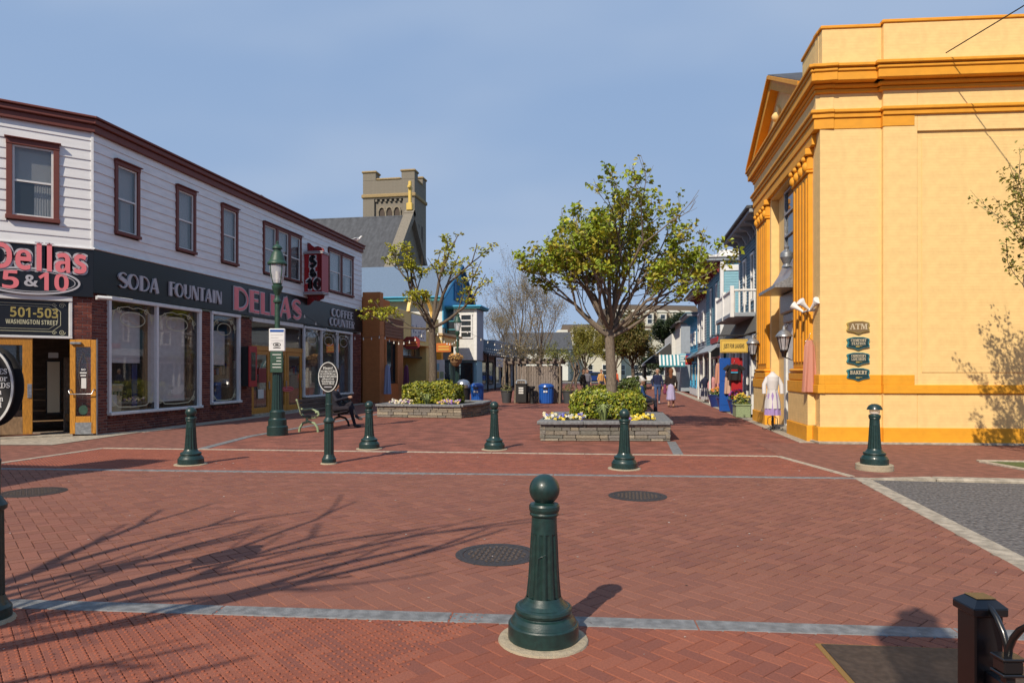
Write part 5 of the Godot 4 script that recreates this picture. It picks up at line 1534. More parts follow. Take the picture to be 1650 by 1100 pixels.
	roof_slab(o, "canopy_roof", [Vector3(-12, 2.35, 2.3), Vector3(0.0, 2.35, 2.3), Vector3(-1.0, 4.2, 0.0), Vector3(-12, 4.2, 0.0)], 0.06, "blackmatte")
	roof_slab(o, "canopy_roof", [Vector3(0.0, 2.35, 2.3), Vector3(0.0, 2.35, -0.3), Vector3(-1.0, 4.2, 0.0)], 0.06, "blackmatte")
	for k in 24:
		var b := MB.new()
		b.tube([Vector3(-0.4 - k * 0.48, 2.37, 2.3), Vector3(-1.0 - k * 0.47, 4.22, 0.0)], 0.03, 4)
		put(o, "rib", b.done(), "greyboard")
	bx(o, "valance", Vector3(-12, 2.14, 2.24), Vector3(0.02, 2.34, 2.32), "greyboard", 0.01)
	for k in 4: bx(o, "post", Vector3(-0.2 - k * 3.4, 0, 2.15), Vector3(-0.06 - k * 3.4, 2.2, 2.29), "blackmatte", 0.01)
	bx(o, "back_wall", Vector3(-12, 0, -4), Vector3(-0.4, 5.0, -0.1), "palewall", 0.01)
	for k in 3: far_window(o, -2.6 - k * 2.5, -0.8 - k * 2.5, 0.4, 2.3, -0.1, "white", "glassdark", 1, 0.1)
	# striped awning
	o = thing("striped_awning", "teal and white striped awning with scalloped edge", "awning", Vector3(2.55, 2.1, -56.0), 0.0)
	for k in 14:
		roof_slab(o, "stripe", [Vector3(k * 0.14, 0.0, 0.9), Vector3(k * 0.14 + 0.138, 0.0, 0.9), Vector3(k * 0.14 + 0.138, 0.85, 0.0), Vector3(k * 0.14, 0.85, 0.0)], 0.02, "teal" if k % 2 else "palewall")
	bx(o, "valance", Vector3(0, -0.12, 0.88), Vector3(1.96, 0.0, 0.92), "teal", 0.01)
	# signs and goods along the row
	o = thing("laughs_sign", "yellow hanging board reading JUST FOR LAUGHS", "sign", Vector3(3.74, 2.52, -25.1))
	bx(o, "board", Vector3(-0.47, -0.24, -0.03), Vector3(0.47, 0.24, 0.03), "gilt", 0.012)
	var rm := MB.new()
	rm.ribbon([Vector2(-0.43, -0.2), Vector2(0.43, -0.2), Vector2(0.43, 0.2), Vector2(-0.43, 0.2)], 0.015, 0.03, 0.036, true)
	put(o, "rim", rm.done(), "ochre")
	text(o, "JUST FOR LAUGHS", 0.15, Vector3(0, 0, 0.034), "blackmatte", 0.01, 0.4)
	bx(o, "bracket", Vector3(-0.75, 0.36, -0.02), Vector3(0.75, 0.4, 0.02), "blackmatte", 0.006)
	for x in [-0.35, 0.35]: bx(o, "hanger", Vector3(x, 0.24, -0.01), Vector3(x + 0.02, 0.36, 0.01), "blackmatte", 0.003)
	o = thing("toys_sign", "dark red hanging sign reading Toys in yellow", "sign", Vector3(4.42, 2.5, -49.5))
	bx(o, "board", Vector3(-0.34, -0.42, -0.04), Vector3(0.34, 0.22, 0.04), "red", 0.03)
	bx(o, "crest", Vector3(-0.3, 0.22, -0.03), Vector3(0.3, 0.38, 0.03), "potblue", 0.03)
	text(o, "Toys", 0.3, Vector3(0, -0.08, 0.045), "gilt", 0.02, 0.8)
	bx(o, "bracket", Vector3(-0.4, 0.42, -0.02), Vector3(0.4, 0.46, 0.02), "blackmatte", 0.006)
	o = thing("blue_sign", "pale blue hanging sign with white wave shapes", "sign", Vector3(4.13, 2.62, -52.0))
	bx(o, "board", Vector3(-0.27, -0.36, -0.04), Vector3(0.27, 0.32, 0.04), "aqua", 0.05)
	for k in 3: bx(o, "wave", Vector3(-0.2, -0.25 + k * 0.18, 0.04), Vector3(0.2, -0.19 + k * 0.18, 0.05), "white", 0.01)
	for q in [["display_door", "tall blue board hung with shirts outside the shop", 3.83, "binblue"], ["display_door", "tall red board hung with a black shirt outside the shop", 4.24, "red"]]:
		o = thing(q[0], q[1], "board", Vector3(q[2], 0, -28.0 + (0.3 if q[3] == "red" else 0.0)))
		bx(o, "board", Vector3(-0.21, 0.05, -0.03), Vector3(0.21, 2.15, 0.03), q[3], 0.01)
		for k in 2: bx(o, "rail", Vector3(-0.17, 0.3 + k * 0.95, 0.03), Vector3(0.17, 1.05 + k * 0.95, 0.04), q[3], 0.005)
	shirt("hung_shirt", "black T-shirt with a red and blue print hung on the red board", Vector3(4.12, 1.28, -27.6), 0.5, 0.62, [0.02, 0.018, 0.018], true)
	shirt("hung_shirt", "long salmon top hung beside the blue board", Vector3(3.62, 1.15, -28.2), 0.3, 0.8, [0.62, 0.30, 0.20], false)
	shirt("hung_shirt", "pale peach dress hung on the blue board", Vector3(3.95, 0.75, -27.9), 0.3, 0.95, [0.60, 0.40, 0.30], false)
	dress("dress_form", "navy top and grey skirt on a dress form by the shop door", Vector3(4.0, 0.0, -36.5), [0.012, 0.016, 0.05], [0.42, 0.40, 0.42], 0.15)
	dress("dress_form", "pink top and pale pink skirt on a dress form by the shop door", Vector3(4.3, 0.0, -35.6), [0.60, 0.28, 0.28], [0.62, 0.45, 0.48], 0.15)
	for q in [["flower_pot", "blue glazed pot with orange flowers by the shop", Vector3(4.05, 0, -32.3), "potblue", 0.0], ["flower_pot", "blue glazed pot with trailing greenery before the blue board", Vector3(4.0, 0, -29.0), "potblue", 1.0], ["flower_pot", "blue glazed pot with purple flowers before the red board", Vector3(4.16, 0, -27.0), "potblue", 2.0]]:
		o = thing(q[0], q[1], "flower pot", q[2], 0.0, "blue flower pots along the shop fronts")
		var pb := MB.new()
		pb.lathe([[0.0, 0.0], [0.24, 0.0], [0.37, 0.5], [0.4, 0.52], [0.4, 0.56], [0.34, 0.56], [0.32, 0.48], [0.0, 0.48]], 20)
		put(o, "pot", pb.done(), q[3])
		plant_tuft(o, Vector3(0, 0.5, 0), 0.34, 0.42, 260, [[0.08, 0.13, 0.02], [0.13, 0.17, 0.03]], [[0.7, 0.25, 0.03], [0.2, 0.25, 0.08], [0.3, 0.05, 0.3]][int(q[4])])
	o = thing("window_box", "pale green wooden box of yellow flowers against the bank corner", "planter", Vector3(4.1, 0, -25.4))
	bx(o, "box", Vector3(-0.3, 0.0, -0.4), Vector3(0.2, 0.42, 0.4), "sage", 0.02)
	bx(o, "rim", Vector3(-0.33, 0.42, -0.43), Vector3(0.23, 0.47, 0.43), "sage", 0.01)
	plant_tuft(o, Vector3(-0.05, 0.47, 0), 0.32, 0.35, 260, [[0.10, 0.14, 0.02], [0.2, 0.19, 0.03]], [0.6, 0.4, 0.04])
	# things on the bank front
	for q in [["wall_lantern", "black wall lantern on the pilaster beside the bank door", -18.5], ["wall_lantern", "black wall lantern on the far pilaster of the bank", -22.9]]:
		o = thing(q[0], q[1], "lantern", Vector3(4.0, 2.1, q[2]), 0.0, "lanterns on the bank front")
		var lb := MB.new()
		lb.lathe([[0.0, -0.12], [0.05, -0.1], [0.07, 0.0], [0.1, 0.04], [0.1, 0.08]], 8)
		put(o, "base", lb.done(), "black")
		var lg := MB.new()
		lg.lathe([[0.09, 0.08], [0.17, 0.42], [0.17, 0.43]], 8)
		put(o, "glass", lg.done(), "lampglass")
		for k in 8:
			var rb := MB.new()
			var a := TAU * k / 8
			rb.tube([Vector3(cos(a) * 0.095, 0.08, sin(a) * 0.095), Vector3(cos(a) * 0.175, 0.43, sin(a) * 0.175)], 0.01, 4)
			put(o, "bar", rb.done(), "black")
		var lc := MB.new()
		lc.lathe([[0.21, 0.42], [0.2, 0.46], [0.12, 0.56], [0.05, 0.6], [0.04, 0.68], [0.0, 0.72]], 16)
		put(o, "cap", lc.done(), "zinc")
		var la := MB.new()
		la.tube([Vector3(0.0, 0.6, 0), Vector3(0.1, 0.74, 0), Vector3(0.22, 0.74, 0), Vector3(0.24, 0.4, 0), Vector3(0.22, -0.2, 0), Vector3(0.1, -0.14, 0), Vector3(0.0, -0.1, 0)], 0.016, 6)
		put(o, "arm", la.done(), "black")
	o = thing("flood_lights", "white twin floodlights on the corner of the bank front", "floodlight", Vector3(4.3, 3.05, -16.75))
	var fb := MB.new()
	fb.tube([Vector3(0.0, 0, 0), Vector3(-0.14, 0, 0)], 0.04, 8)
	fb.tube([Vector3(-0.1, 0, -0.7), Vector3(-0.1, 0, 0.05)], 0.022, 8)
	put(o, "bracket", fb.done(), "white")
	for q in [[0.06, Vector3(0.1, 0.2, 0.25)], [-0.12, Vector3(-0.25, 0.22, 0.1)], [-0.66, Vector3(-0.2, 0.16, -0.1)]]:
		var hb := MB.new()
		var c0 := Vector3(-0.1, 0.02, q[0])
		var dv: Vector3 = (q[1] as Vector3).normalized()
		hb.tube([c0, c0 + dv * 0.1, c0 + dv * 0.2, c0 + dv * 0.28, c0 + dv * 0.3], [0.03, 0.04, 0.06, 0.1, 0.1], 14)
		put(o, "lamp_head", hb.done(), "white")
	shirt("hung_dress", "long salmon pink dress hung on the bank corner", Vector3(4.18, 1.15, -16.75), 0.3, 1.2, [0.62, 0.28, 0.20], false)
	dress("dress_stand", "white blouse and lavender skirt on a scrolled iron stand", Vector3(3.92, 0.0, -19.5), [0.74, 0.73, 0.74], [0.42, 0.30, 0.62], 0.42)

# a garment hung flat: a closed sack with folds
func shirt(called, label, at: Vector3, w: float, h: float, c: Array, sleeves: bool):
	var o := thing(called, label, "clothing", at)
	var b := MB.new()
	b.col = Color(c[0], c[1], c[2])
	var rows := 9
	var seg := 40
	var ring := func(t: float) -> Array:
		var a := []
		var ww: float = w * (lerp(0.56, 0.36, t) if not sleeves else 0.5) * (1.0 if t < 0.88 else lerp(1.0, 0.55, (t - 0.88) / 0.12))
		for k in seg:
			var an := TAU * k / seg
			a.append(Vector3(cos(an) * ww, t * h, sin(an) * 0.07 + 0.03 * sin(an * 6.0 + t * 1.5) * (1.1 - t)))
		return a
	for i in rows:
		var r0: Array = ring.call(i / float(rows))
		var r1: Array = ring.call((i + 1) / float(rows))
		for k in seg:
			var j := (k + 1) % seg
			b.face([r0[k], r0[j], r1[j], r1[k]], (r0[k] + r0[j]) * 0.5 - Vector3(0, (r0[k] as Vector3).y, 0))
	if sleeves:
		for s in [-1.0, 1.0]:
			b.tube([Vector3(s * w * 0.36, h * 0.9, 0), Vector3(s * w * 0.62, h * 0.7, 0), Vector3(s * w * 0.68, h * 0.62, 0)], [0.08, 0.09, 0.1], 10)
	put(o, "fabric", b.done(), "cloth")
	if sleeves:
		bx(o, "print", Vector3(-0.13, h * 0.45, 0.075), Vector3(0.13, h * 0.53, 0.095), "skyblue", 0.004)
		bx(o, "print", Vector3(-0.12, h * 0.56, 0.075), Vector3(0.12, h * 0.68, 0.095), "red", 0.004)
	var hk := MB.new()
	hk.tube([Vector3(-w * 0.3, h * 0.97, 0), Vector3(0, h + 0.06, 0), Vector3(w * 0.3, h * 0.97, 0)], 0.008, 5)
	hk.tube([Vector3(0, h + 0.06, 0), Vector3(0, h + 0.13, 0), Vector3(0.03, h + 0.16, 0)], 0.006, 5)
	put(o, "hanger", hk.done(), "steel")

# a dress form: top and skirt on a stand
func dress(called, label, at: Vector3, top: Array, skirt: Array, y0: float):
	var o := thing(called, label, "dress form", at)
	var b := MB.new()
	b.col = Color(skirt[0], skirt[1], skirt[2])
	b.lathe([[0.22, y0 + 0.02], [0.2, y0 + 0.25], [0.17, y0 + 0.55], [0.12, y0 + 0.68]], 32, Vector3.ZERO, 9, 0.0, 3.0, 0.18)
	put(o, "skirt", b.done(), "cloth")
	var t := MB.new()
	t.col = Color(top[0], top[1], top[2])
	t.lathe([[0.215, y0 + 0.2], [0.2, y0 + 0.4], [0.15, y0 + 0.62], [0.135, y0 + 0.72], [0.17, y0 + 0.95], [0.165, y0 + 1.06], [0.08, y0 + 1.14], [0.05, y0 + 1.17], [0.05, y0 + 1.2], [0.0, y0 + 1.2]], 20, Vector3.ZERO, 7, 0.0, y0 + 0.7, 0.12)
	for s in [-1.0, 1.0]:
		t.tube([Vector3(s * 0.13, y0 + 1.04, 0), Vector3(s * 0.22, y0 + 0.85, 0.02), Vector3(s * 0.23, y0 + 0.6, 0.05)], [0.06, 0.06, 0.05], 10)
	put(o, "top", t.done(), "cloth")
	var st := MB.new()
	st.tube([Vector3(0, 0.04, 0), Vector3(0, y0 + 0.5, 0)], 0.015, 6)
	for k in 4:
		var a := TAU * k / 4 + 0.4
		var d := Vector3(cos(a), 0, sin(a))
		st.tube([Vector3(0, 0.42, 0), d * 0.12 + Vector3(0, 0.36, 0), d * 0.13 + Vector3(0, 0.2, 0), d * 0.05 + Vector3(0, 0.12, 0), d * 0.2 + Vector3(0, 0.03, 0), d * 0.27 + Vector3(0, 0.06, 0), d * 0.25 + Vector3(0, 0.1, 0)], 0.011, 6)
	put(o, "stand", st.done(), "black")

# ------------------------------------------------------------------ far end of the mall
func mansard_house(label: String, at: Vector3, turn: float, w: float, h: float, rows: int, wall: String):
	var o := thing("mansard_hotel", label, "building", at, turn)
	var rh := 4.6
	bx(o, "wall", Vector3(-w, 0, -14), Vector3(w, h, 0), wall, 0.02)
	roof_slab(o, "roof", [Vector3(-w - 0.4, h, 0.5), Vector3(w + 0.4, h, 0.5), Vector3(w - 1.2, h + rh, -1.6), Vector3(-w + 1.2, h + rh, -1.6)], 0.2, "mansard")
	for s in [-1.0, 1.0]:
		roof_slab(o, "roof", [Vector3(s * (w + 0.4), h, 0.5), Vector3(s * (w + 0.4), h, -14), Vector3(s * (w - 1.2), h + rh, -12), Vector3(s * (w - 1.2), h + rh, -1.6)], 0.2, "mansard")
	bx(o, "roof_top", Vector3(-w + 1.2, h + rh - 0.1, -12), Vector3(w - 1.2, h + rh + 0.1, -1.6), "slate", 0.02)
	bx(o, "cornice", Vector3(-w - 0.6, h - 0.35, -14), Vector3(w + 0.6, h, 0.8), "ivory", 0.05)
	var n := int(w * 2 / 2.6)
	for k in n:
		var x := -w + 1.3 + k * 2.6
		bx(o, "dormer", Vector3(x - 0.85, h + 0.5, -1.6), Vector3(x + 0.85, h + 3.2, 0.35), "ivory", 0.04)
		far_window(o, x - 0.55, x + 0.55, h + 0.9, h + 2.8, 0.35, "white", "glassdark", 1, 0.12)
		roof_slab(o, "dormer_roof", [Vector3(x - 1.1, h + 3.2, 0.5), Vector3(x + 1.1, h + 3.2, 0.5), Vector3(x + 0.9, h + 3.7, -1.2), Vector3(x - 0.9, h + 3.7, -1.2)], 0.1, "ivory")
		for r in rows:
			far_window(o, x - 0.5, x + 0.5, 0.8 + r * 3.2, 2.9 + r * 3.2, 0.02, "white", "glassdark", 1, 0.12)

func far_things():
	mansard_house("cream hotel with brown mansard roof and white dormers behind the arbor", Vector3(-7.0, 0, -125.0), 0.0, 6.0, 5.6, 2, "ivory")
	mansard_house("taller cream hotel with brown mansard roof at the end of the walk", Vector3(6.5, 0, -132.0), 0.35, 9.0, 9.6, 3, "ivory")
	var o := thing("end_house", "white porch house behind the trees at the mall's end", "house", Vector3(-16.0, 0, -118.0))
	bx(o, "wall", Vector3(-6, 0, -8), Vector3(6, 5.5, 0), "palewall", 0.02)
	roof_slab(o, "roof", [Vector3(-7, 5.4, 0.8), Vector3(7, 5.4, 0.8), Vector3(6, 8.6, -4), Vector3(-6, 8.6, -4)], 0.2, "slate")
	for k in 4: far_window(o, -5.2 + k * 2.8, -4.0 + k * 2.8, 1.0, 3.0, 0.02, "white", "glassdark", 1, 0.1)
	for k in 4: far_window(o, -5.2 + k * 2.8, -4.0 + k * 2.8, 3.5, 5.0, 0.02, "white", "glassdark", 1, 0.1)
	for q in [["white parked car at the far street", Vector3(2.2, 0, -96.5), "white"], ["dark blue parked car at the far street", Vector3(-4.2, 0, -97.0), "potblue"]]:
		o = thing("parked_car", q[0], "car", q[1], 0.0, "cars parked on the far street")
		var b := MB.new()
		b.prism(PackedVector2Array([Vector2(-2.2, 0.35), Vector2(2.2, 0.35), Vector2(2.25, 0.7), Vector2(2.1, 0.9), Vector2(1.2, 1.0), Vector2(-1.5, 1.02), Vector2(-2.15, 0.95), Vector2(-2.25, 0.6)]), -0.85, 0.85)
		put(o, "body", b.done(), q[2])
		var c := MB.new()
		c.prism(PackedVector2Array([Vector2(-1.6, 1.0), Vector2(1.15, 1.0), Vector2(0.5, 1.45), Vector2(-1.0, 1.48)]), -0.72, 0.72)
		put(o, "cabin", c.done(), "glassdark")
		var rf := MB.new()
		rf.prism(PackedVector2Array([Vector2(-1.05, 1.45), Vector2(0.52, 1.43), Vector2(0.4, 1.52), Vector2(-0.95, 1.54)]), -0.74, 0.74)
		put(o, "roof", rf.done(), q[2])
		for x in [-1.35, 1.35]:
			for z in [-0.8, 0.8]:
				var wh := MB.new()
				wh.tube([Vector3(x, 0.33, z - 0.1), Vector3(x, 0.33, z + 0.1)], 0.33, 16)
				put(o, "wheel", wh.done(), "blackmatte")

# ------------------------------------------------------------------ plants
func jit(a: float) -> Vector3:
	return Vector3(rng.randf_range(-a, a), rng.randf_range(-a, a), rng.randf_range(-a, a))

func grow(b: MB, tips: Array, p: Vector3, d: Vector3, len: float, r: float, depth: int, o: Dictionary):
	var n := 4
	var pts := [p]
	var rad := [r]
	var r1: float = r * o.get("taper", 0.62)
	for i in n:
		d = (d + jit(o.get("wob", 0.16)) + Vector3(0, o.get("up", 0.08), 0)).normalized()
		p += d * len / n
		pts.append(p)
		rad.append(lerp(r, r1, (i + 1.0) / n))
	b.tube(pts, rad, 8 if r > 0.05 else (6 if r > 0.02 else 4), false)
	if depth <= o.get("leafdepth", 1):
		for i in range(1, n + 1): tips.append([pts[i], d, depth])
	if depth == 0: return
	var kids: int = o.get("kids", 3)
	for k in kids:
		var t: float = 1.0 if k < 2 else rng.randf_range(0.45, 0.9)
		var at: Vector3 = pts[n] if t == 1.0 else (pts[int(t * n)] as Vector3)
		var side := d.cross(jit(1.0)).normalized()
		var sp: float = o.get("spread", 0.6) * rng.randf_range(0.6, 1.25)
		var nd := (d * cos(sp) + side * sin(sp)).normalized()
		grow(b, tips, at, nd, len * o.get("shrink", 0.72) * rng.randf_range(0.75, 1.2), r1 * (0.9 if t == 1.0 else 0.6), depth - 1, o)

# stems: list of [direction, length, radius, start height]
func tree(called, label, at: Vector3, th: float, tr: float, stems: Array, o: Dictionary, bark := "bark", leafmat := "leaf", group := ""):
	var t := thing(called, label, "tree", at, 0.0, group)
	var b := MB.new()
	var tips := []
	var lean: Vector3 = o.get("lean", Vector3.ZERO)
	var tp := []
	var rr := []
	for i in 7:
		var f := i / 6.0
		tp.append(Vector3(sin(f * 5.0) * 0.03, f * th, cos(f * 4.0) * 0.03) + lean * f * f)
		rr.append(tr * (1.5 if i == 0 else (1.12 if i == 1 else lerp(1.05, 0.8, f))))
	b.tube(tp, rr, 14, true)
	for s in stems:
		grow(b, tips, Vector3(0, s[3], 0) + lean, (s[0] as Vector3).normalized(), s[1], s[2], o.get("depth", 3), o)
	put(t, "trunk", b.done(), bark)
	var cols: Array = o.get("cols", [[0.14, 0.17, 0.02]])
	var lf := MB.new()
	var per: int = o.get("per", 6)
	if per > 0:
		for q in tips:
			if q[2] > 0 and rng.randf() < 0.5: continue
			if rng.randf() > o.get("keep", 1.0): continue
			var c: Array = cols[rng.randi() % cols.size()]
			for k in per:
				var v := rng.randf_range(0.75, 1.25)
				lf.col = Color(c[0] * v, c[1] * v, c[2] * v)
				var pos: Vector3 = q[0] + jit(o.get("clump", 0.16)) * Vector3(1, o.get("flat", 1.0), 1)
				var nn := (Vector3(0, 0.8, 0) + jit(0.9)).normalized()
				lf.leaf(pos, nn, jit(1.0), o.get("size", 0.12) * rng.randf_range(0.6, 1.25))
		put(t, "crown", lf.done(), leafmat)
	return t

func fan(n: int, tilt0: float, tilt1: float, l0: float, l1: float, r: float, y0: float, y1: float) -> Array:
	var s := []
	for k in n:
		var a := TAU * (k + rng.randf_range(-0.3, 0.3)) / n * 1.618 * 1.0
		var t: float = deg_to_rad(lerp(tilt0, tilt1, (k + 0.5) / n))
		s.append([Vector3(cos(a) * sin(t), cos(t), sin(a) * sin(t)), lerp(l0, l1, (k + 0.5) / n), r * rng.randf_range(0.75, 1.1), lerp(y1, y0, k / float(n))])
	return s

# a loose tuft: leaves in a dome, some petals near the top
func plant_tuft(o, at: Vector3, r: float, h: float, n: int, cols: Array, petal = null, ls := 0.09):
	var b := MB.new()
	for k in n:
		var a := rng.randf() * TAU
		var q := sqrt(rng.randf())
		var p := at + Vector3(cos(a) * q * r, rng.randf() * h * (1.0 - 0.6 * q * q), sin(a) * q * r)
		var c: Array = cols[rng.randi() % cols.size()]
		var v := rng.randf_range(0.7, 1.3)
		b.col = Color(c[0] * v, c[1] * v, c[2] * v)
		b.leaf(p, (Vector3(cos(a) * q, 0.8, sin(a) * q) + jit(0.6)).normalized(), jit(1.0), ls * rng.randf_range(0.6, 1.3))
	put(o, "foliage", b.done(), "darkleaf")
	if petal != null:
		var f := MB.new()
		for k in 30:
			var a := rng.randf() * TAU
			var q := sqrt(rng.randf()) * 0.9
			f.col = Color(petal[0], petal[1], petal[2]) * rng.randf_range(0.8, 1.2)
			blossom(f, at + Vector3(cos(a) * q * r, h * (1.0 - 0.5 * q * q) + rng.randf_range(-0.05, 0.04), sin(a) * q * r), 0.04)
		put(o, "flowers", f.done(), "petal")

func blossom(f: MB, c: Vector3, r: float):
	var n := (Vector3(0, 0.7, 0.7) + jit(0.5)).normalized()
	var s := n.cross(Vector3.RIGHT).normalized()
	var t := n.cross(s)
	for i in 5:
		var a := TAU * i / 5
		var d := s * cos(a) + t * sin(a)
		var e := s * cos(a + 0.9) + t * sin(a + 0.9)
		f.face([c, c + d * r + n * r * 0.2, c + (d + e).normalized() * r * 1.15, c + e * r * 0.9], n)

# clipped hedge mass of small leaves
func hedge(called, label, c: Vector3, s: Vector3, n: int, cols: Array):
	var t := thing(called, label, "shrub", c)
	var wd := MB.new()
	for k in 16:
		var p := Vector3(rng.randf_range(-0.42, 0.42) * s.x, 0, rng.randf_range(-0.4, 0.4) * s.z)
		wd.tube([p, p + Vector3(0, s.y * 0.5, 0) + jit(0.06), p + Vector3(0, s.y * 0.85, 0) + jit(0.15)], [0.012, 0.008, 0.004], 4, false)
	put(t, "stems", wd.done(), "bark")
	var b := MB.new()
	var nz := FastNoiseLite.new()
	nz.seed = int(abs(c.x) * 100)
	nz.frequency = 1.6
	for k in n:
		var p := Vector3(rng.randf_range(-0.5, 0.5), rng.randf(), rng.randf_range(-0.5, 0.5))
		if rng.randf() < 0.6:
			var ax := rng.randi() % 5
			if ax == 0: p.x = -0.5
			elif ax == 1: p.x = 0.5
			elif ax == 2: p.y = 1.0
			elif ax == 3: p.z = 0.5
			else: p.y = rng.randf_range(0.85, 1.0)
		var out := Vector3(p.x * 1.5, (p.y - 0.4), p.z * 1.5)
		var w := p * s
		w.y *= 1.0 - 0.22 * pow(abs(p.x) * 2.0, 4.0) - 0.16 * pow(abs(p.z) * 2.0, 4.0)
		w.x *= 1.0 - 0.06 * pow(abs(p.z) * 2.0, 4.0)
		w += out.normalized() * (nz.get_noise_3d(w.x + c.x, w.y, w.z + c.z) * 0.24 + rng.randf_range(-0.04, 0.03))
		w.y = max(w.y, 0.02)
		var q: Array = cols[rng.randi() % cols.size()]
		var v := rng.randf_range(0.65, 1.3)
		b.col = Color(q[0] * v, q[1] * v, q[2] * v)
		b.leaf(w, (out.normalized() + jit(0.7)).normalized(), jit(1.0), rng.randf_range(0.06, 0.125))
	put(t, "foliage", b.done(), "darkleaf")

func maple_stems() -> Array:
	var s := []
	for i in 12:
		var a := deg_to_rad(lerp(-64.0, 64.0, i / 11.0) + rng.randf_range(-4, 4))
		s.append([Vector3(sin(a), cos(a), [0.3, -0.35, 0.05][i % 3]), 1.36 - 0.14 * abs(a), 0.07 - 0.012 * abs(a), 2.45 - 0.3 * abs(a)])
	for q in [[0.1, 0.8, 0.9], [-0.3, 0.9, -0.8], [0.5, 0.8, -0.9], [-0.5, 0.7, 0.9]]:
		s.append([Vector3(q[0], q[1], q[2]), 1.15, 0.055, 2.3])
	return s

func trees():
	rng.seed = 77
	# maple in the near planter
	tree("maple_tree", "young maple in fresh leaf rising from the nearer stone planter", Vector3(-0.42, 0.4, -18.0), 2.55, 0.145,
		maple_stems(), {"depth": 4, "kids": 3, "spread": 0.5, "shrink": 0.70, "wob": 0.12, "up": 0.06, "leafdepth": 1, "per": 7, "clump": 0.12, "size": 0.13, "keep": 0.27,
		"cols": [[0.28, 0.34, 0.026], [0.38, 0.37, 0.03], [0.22, 0.29, 0.024], [0.35, 0.30, 0.035], [0.26, 0.33, 0.026]]}, "palebark")
	rng.seed = 5
	# pollarded tree in the far planter, leaves in flat tufts
	tree("pollard_tree", "open limbed tree with flat leaf tufts in the farther stone planter", Vector3(-7.35, 0.4, -25.3), 3.0, 0.16,
		[[Vector3(-0.9, 0.75, 0.1), 1.5, 0.08, 2.95], [Vector3(-0.45, 1.0, 0.3), 1.7, 0.08, 3.0], [Vector3(0.12, 1.0, -0.2), 1.9, 0.085, 3.0], [Vector3(0.6, 0.9, 0.2), 1.7, 0.08, 3.0], [Vector3(1.0, 0.55, -0.1), 1.5, 0.07, 2.9], [Vector3(-1.0, 0.12, 0.35), 1.4, 0.05, 2.85], [Vector3(0.1, 0.7, 0.9), 1.2, 0.05, 2.9]],
		{"depth": 2, "kids": 3, "spread": 0.5, "shrink": 0.66, "wob": 0.15, "up": 0.05, "leafdepth": 0, "per": 22, "clump": 0.2, "flat": 0.4, "size": 0.12, "keep": 0.45,
		"cols": [[0.36, 0.36, 0.025], [0.30, 0.32, 0.022], [0.42, 0.38, 0.03]]}, "bark")
	# bare and budding trees further up the mall
	var k := 0
	for q in [[-12.0, -76.0, 14.5, "tall bare tree with tan buds behind the bay house"], [-9.0, -72.0, 12.0, "slender budding tree standing behind the arbor"], [-16.5, -92.0, 12.0, "broad bare tree far behind the low black shop"], [-5.2, -88.0, 7.5, "small yellow green budding tree before the cream hotel"], [-1.4, -84.0, 7.8, "weeping yellow green tree behind the maple trunk"]]:
		rng.seed = 100 + k
		var yg := k >= 3
		tree("budding_tree", q[3], Vector3(q[0], 0, q[1]), q[2] * 0.28, 0.2, fan(8, 6.0, 50.0, q[2] * 0.27, q[2] * 0.2, 0.09, q[2] * 0.2, q[2] * 0.28),
			{"depth": 4, "kids": 3, "spread": 0.42, "shrink": 0.7, "wob": 0.14, "up": 0.1, "leafdepth": 1, "per": 6 if yg else 4, "clump": 0.4, "size": 0.16 if yg else 0.11, "keep": 0.9 if yg else 0.55, "taper": 0.6,
			"cols": [[0.20, 0.19, 0.03], [0.25, 0.21, 0.03]] if yg else [[0.25, 0.19, 0.10], [0.30, 0.22, 0.10], [0.22, 0.18, 0.11]]}, "palebark", "leaf", "trees up the mall")
		k += 1
	rng.seed = 41
	tree("bronze_tree", "round tree with bronze green leaves beside the walk", Vector3(0.55, 0, -62.0), 2.3, 0.16, fan(12, 5.0, 60.0, 1.7, 1.3, 0.06, 1.9, 2.3),
		{"depth": 3, "kids": 4, "spread": 0.5, "shrink": 0.72, "per": 9, "clump": 0.3, "size": 0.2, "keep": 0.7, "cols": [[0.12, 0.10, 0.02], [0.10, 0.11, 0.02], [0.16, 0.11, 0.03]]}, "bark")
	rng.seed = 43
	tree("evergreen_tree", "dark evergreen tree behind the ribbed canopy", Vector3(5.6, 0, -88.0), 6.5, 0.25, fan(34, 40.0, 95.0, 1.3, 2.5, 0.05, 1.5, 6.8),
		{"depth": 2, "kids": 4, "spread": 0.6, "shrink": 0.62, "per": 10, "clump": 0.35, "size": 0.24, "keep": 0.9, "cols": [[0.025, 0.045, 0.015], [0.035, 0.055, 0.018], [0.02, 0.035, 0.014]]}, "bark", "darkleaf")
	rng.seed = 44
	# sapling by the yellow wall, its branches reaching into view
	tree("sapling", "sapling in small new leaf in the kerbed pit before the yellow wall", Vector3(7.55, 0, -12.85), 1.7, 0.06, fan(9, 5.0, 48.0, 1.7, 1.25, 0.03, 1.2, 1.7),
		{"depth": 3, "kids": 3, "spread": 0.42, "shrink": 0.68, "wob": 0.12, "up": 0.12, "leafdepth": 1, "per": 7, "clump": 0.08, "size": 0.07, "keep": 0.85, "cols": [[0.18, 0.19, 0.03], [0.24, 0.2, 0.035]]}, "bark")
	rng.seed = 46
	# bare tree beside the camera that throws the branch shadows
	tree("bare_tree", "bare tree by the near kerb throwing branch shadows on the bricks", Vector3(-5.6, 0, 0.15), 2.6, 0.16, fan(10, 12.0, 62.0, 1.9, 1.5, 0.09, 2.1, 2.6),
		{"depth": 2, "kids": 3, "spread": 0.5, "shrink": 0.72, "wob": 0.12, "up": 0.05, "per": 0, "taper": 0.62}, "bark")
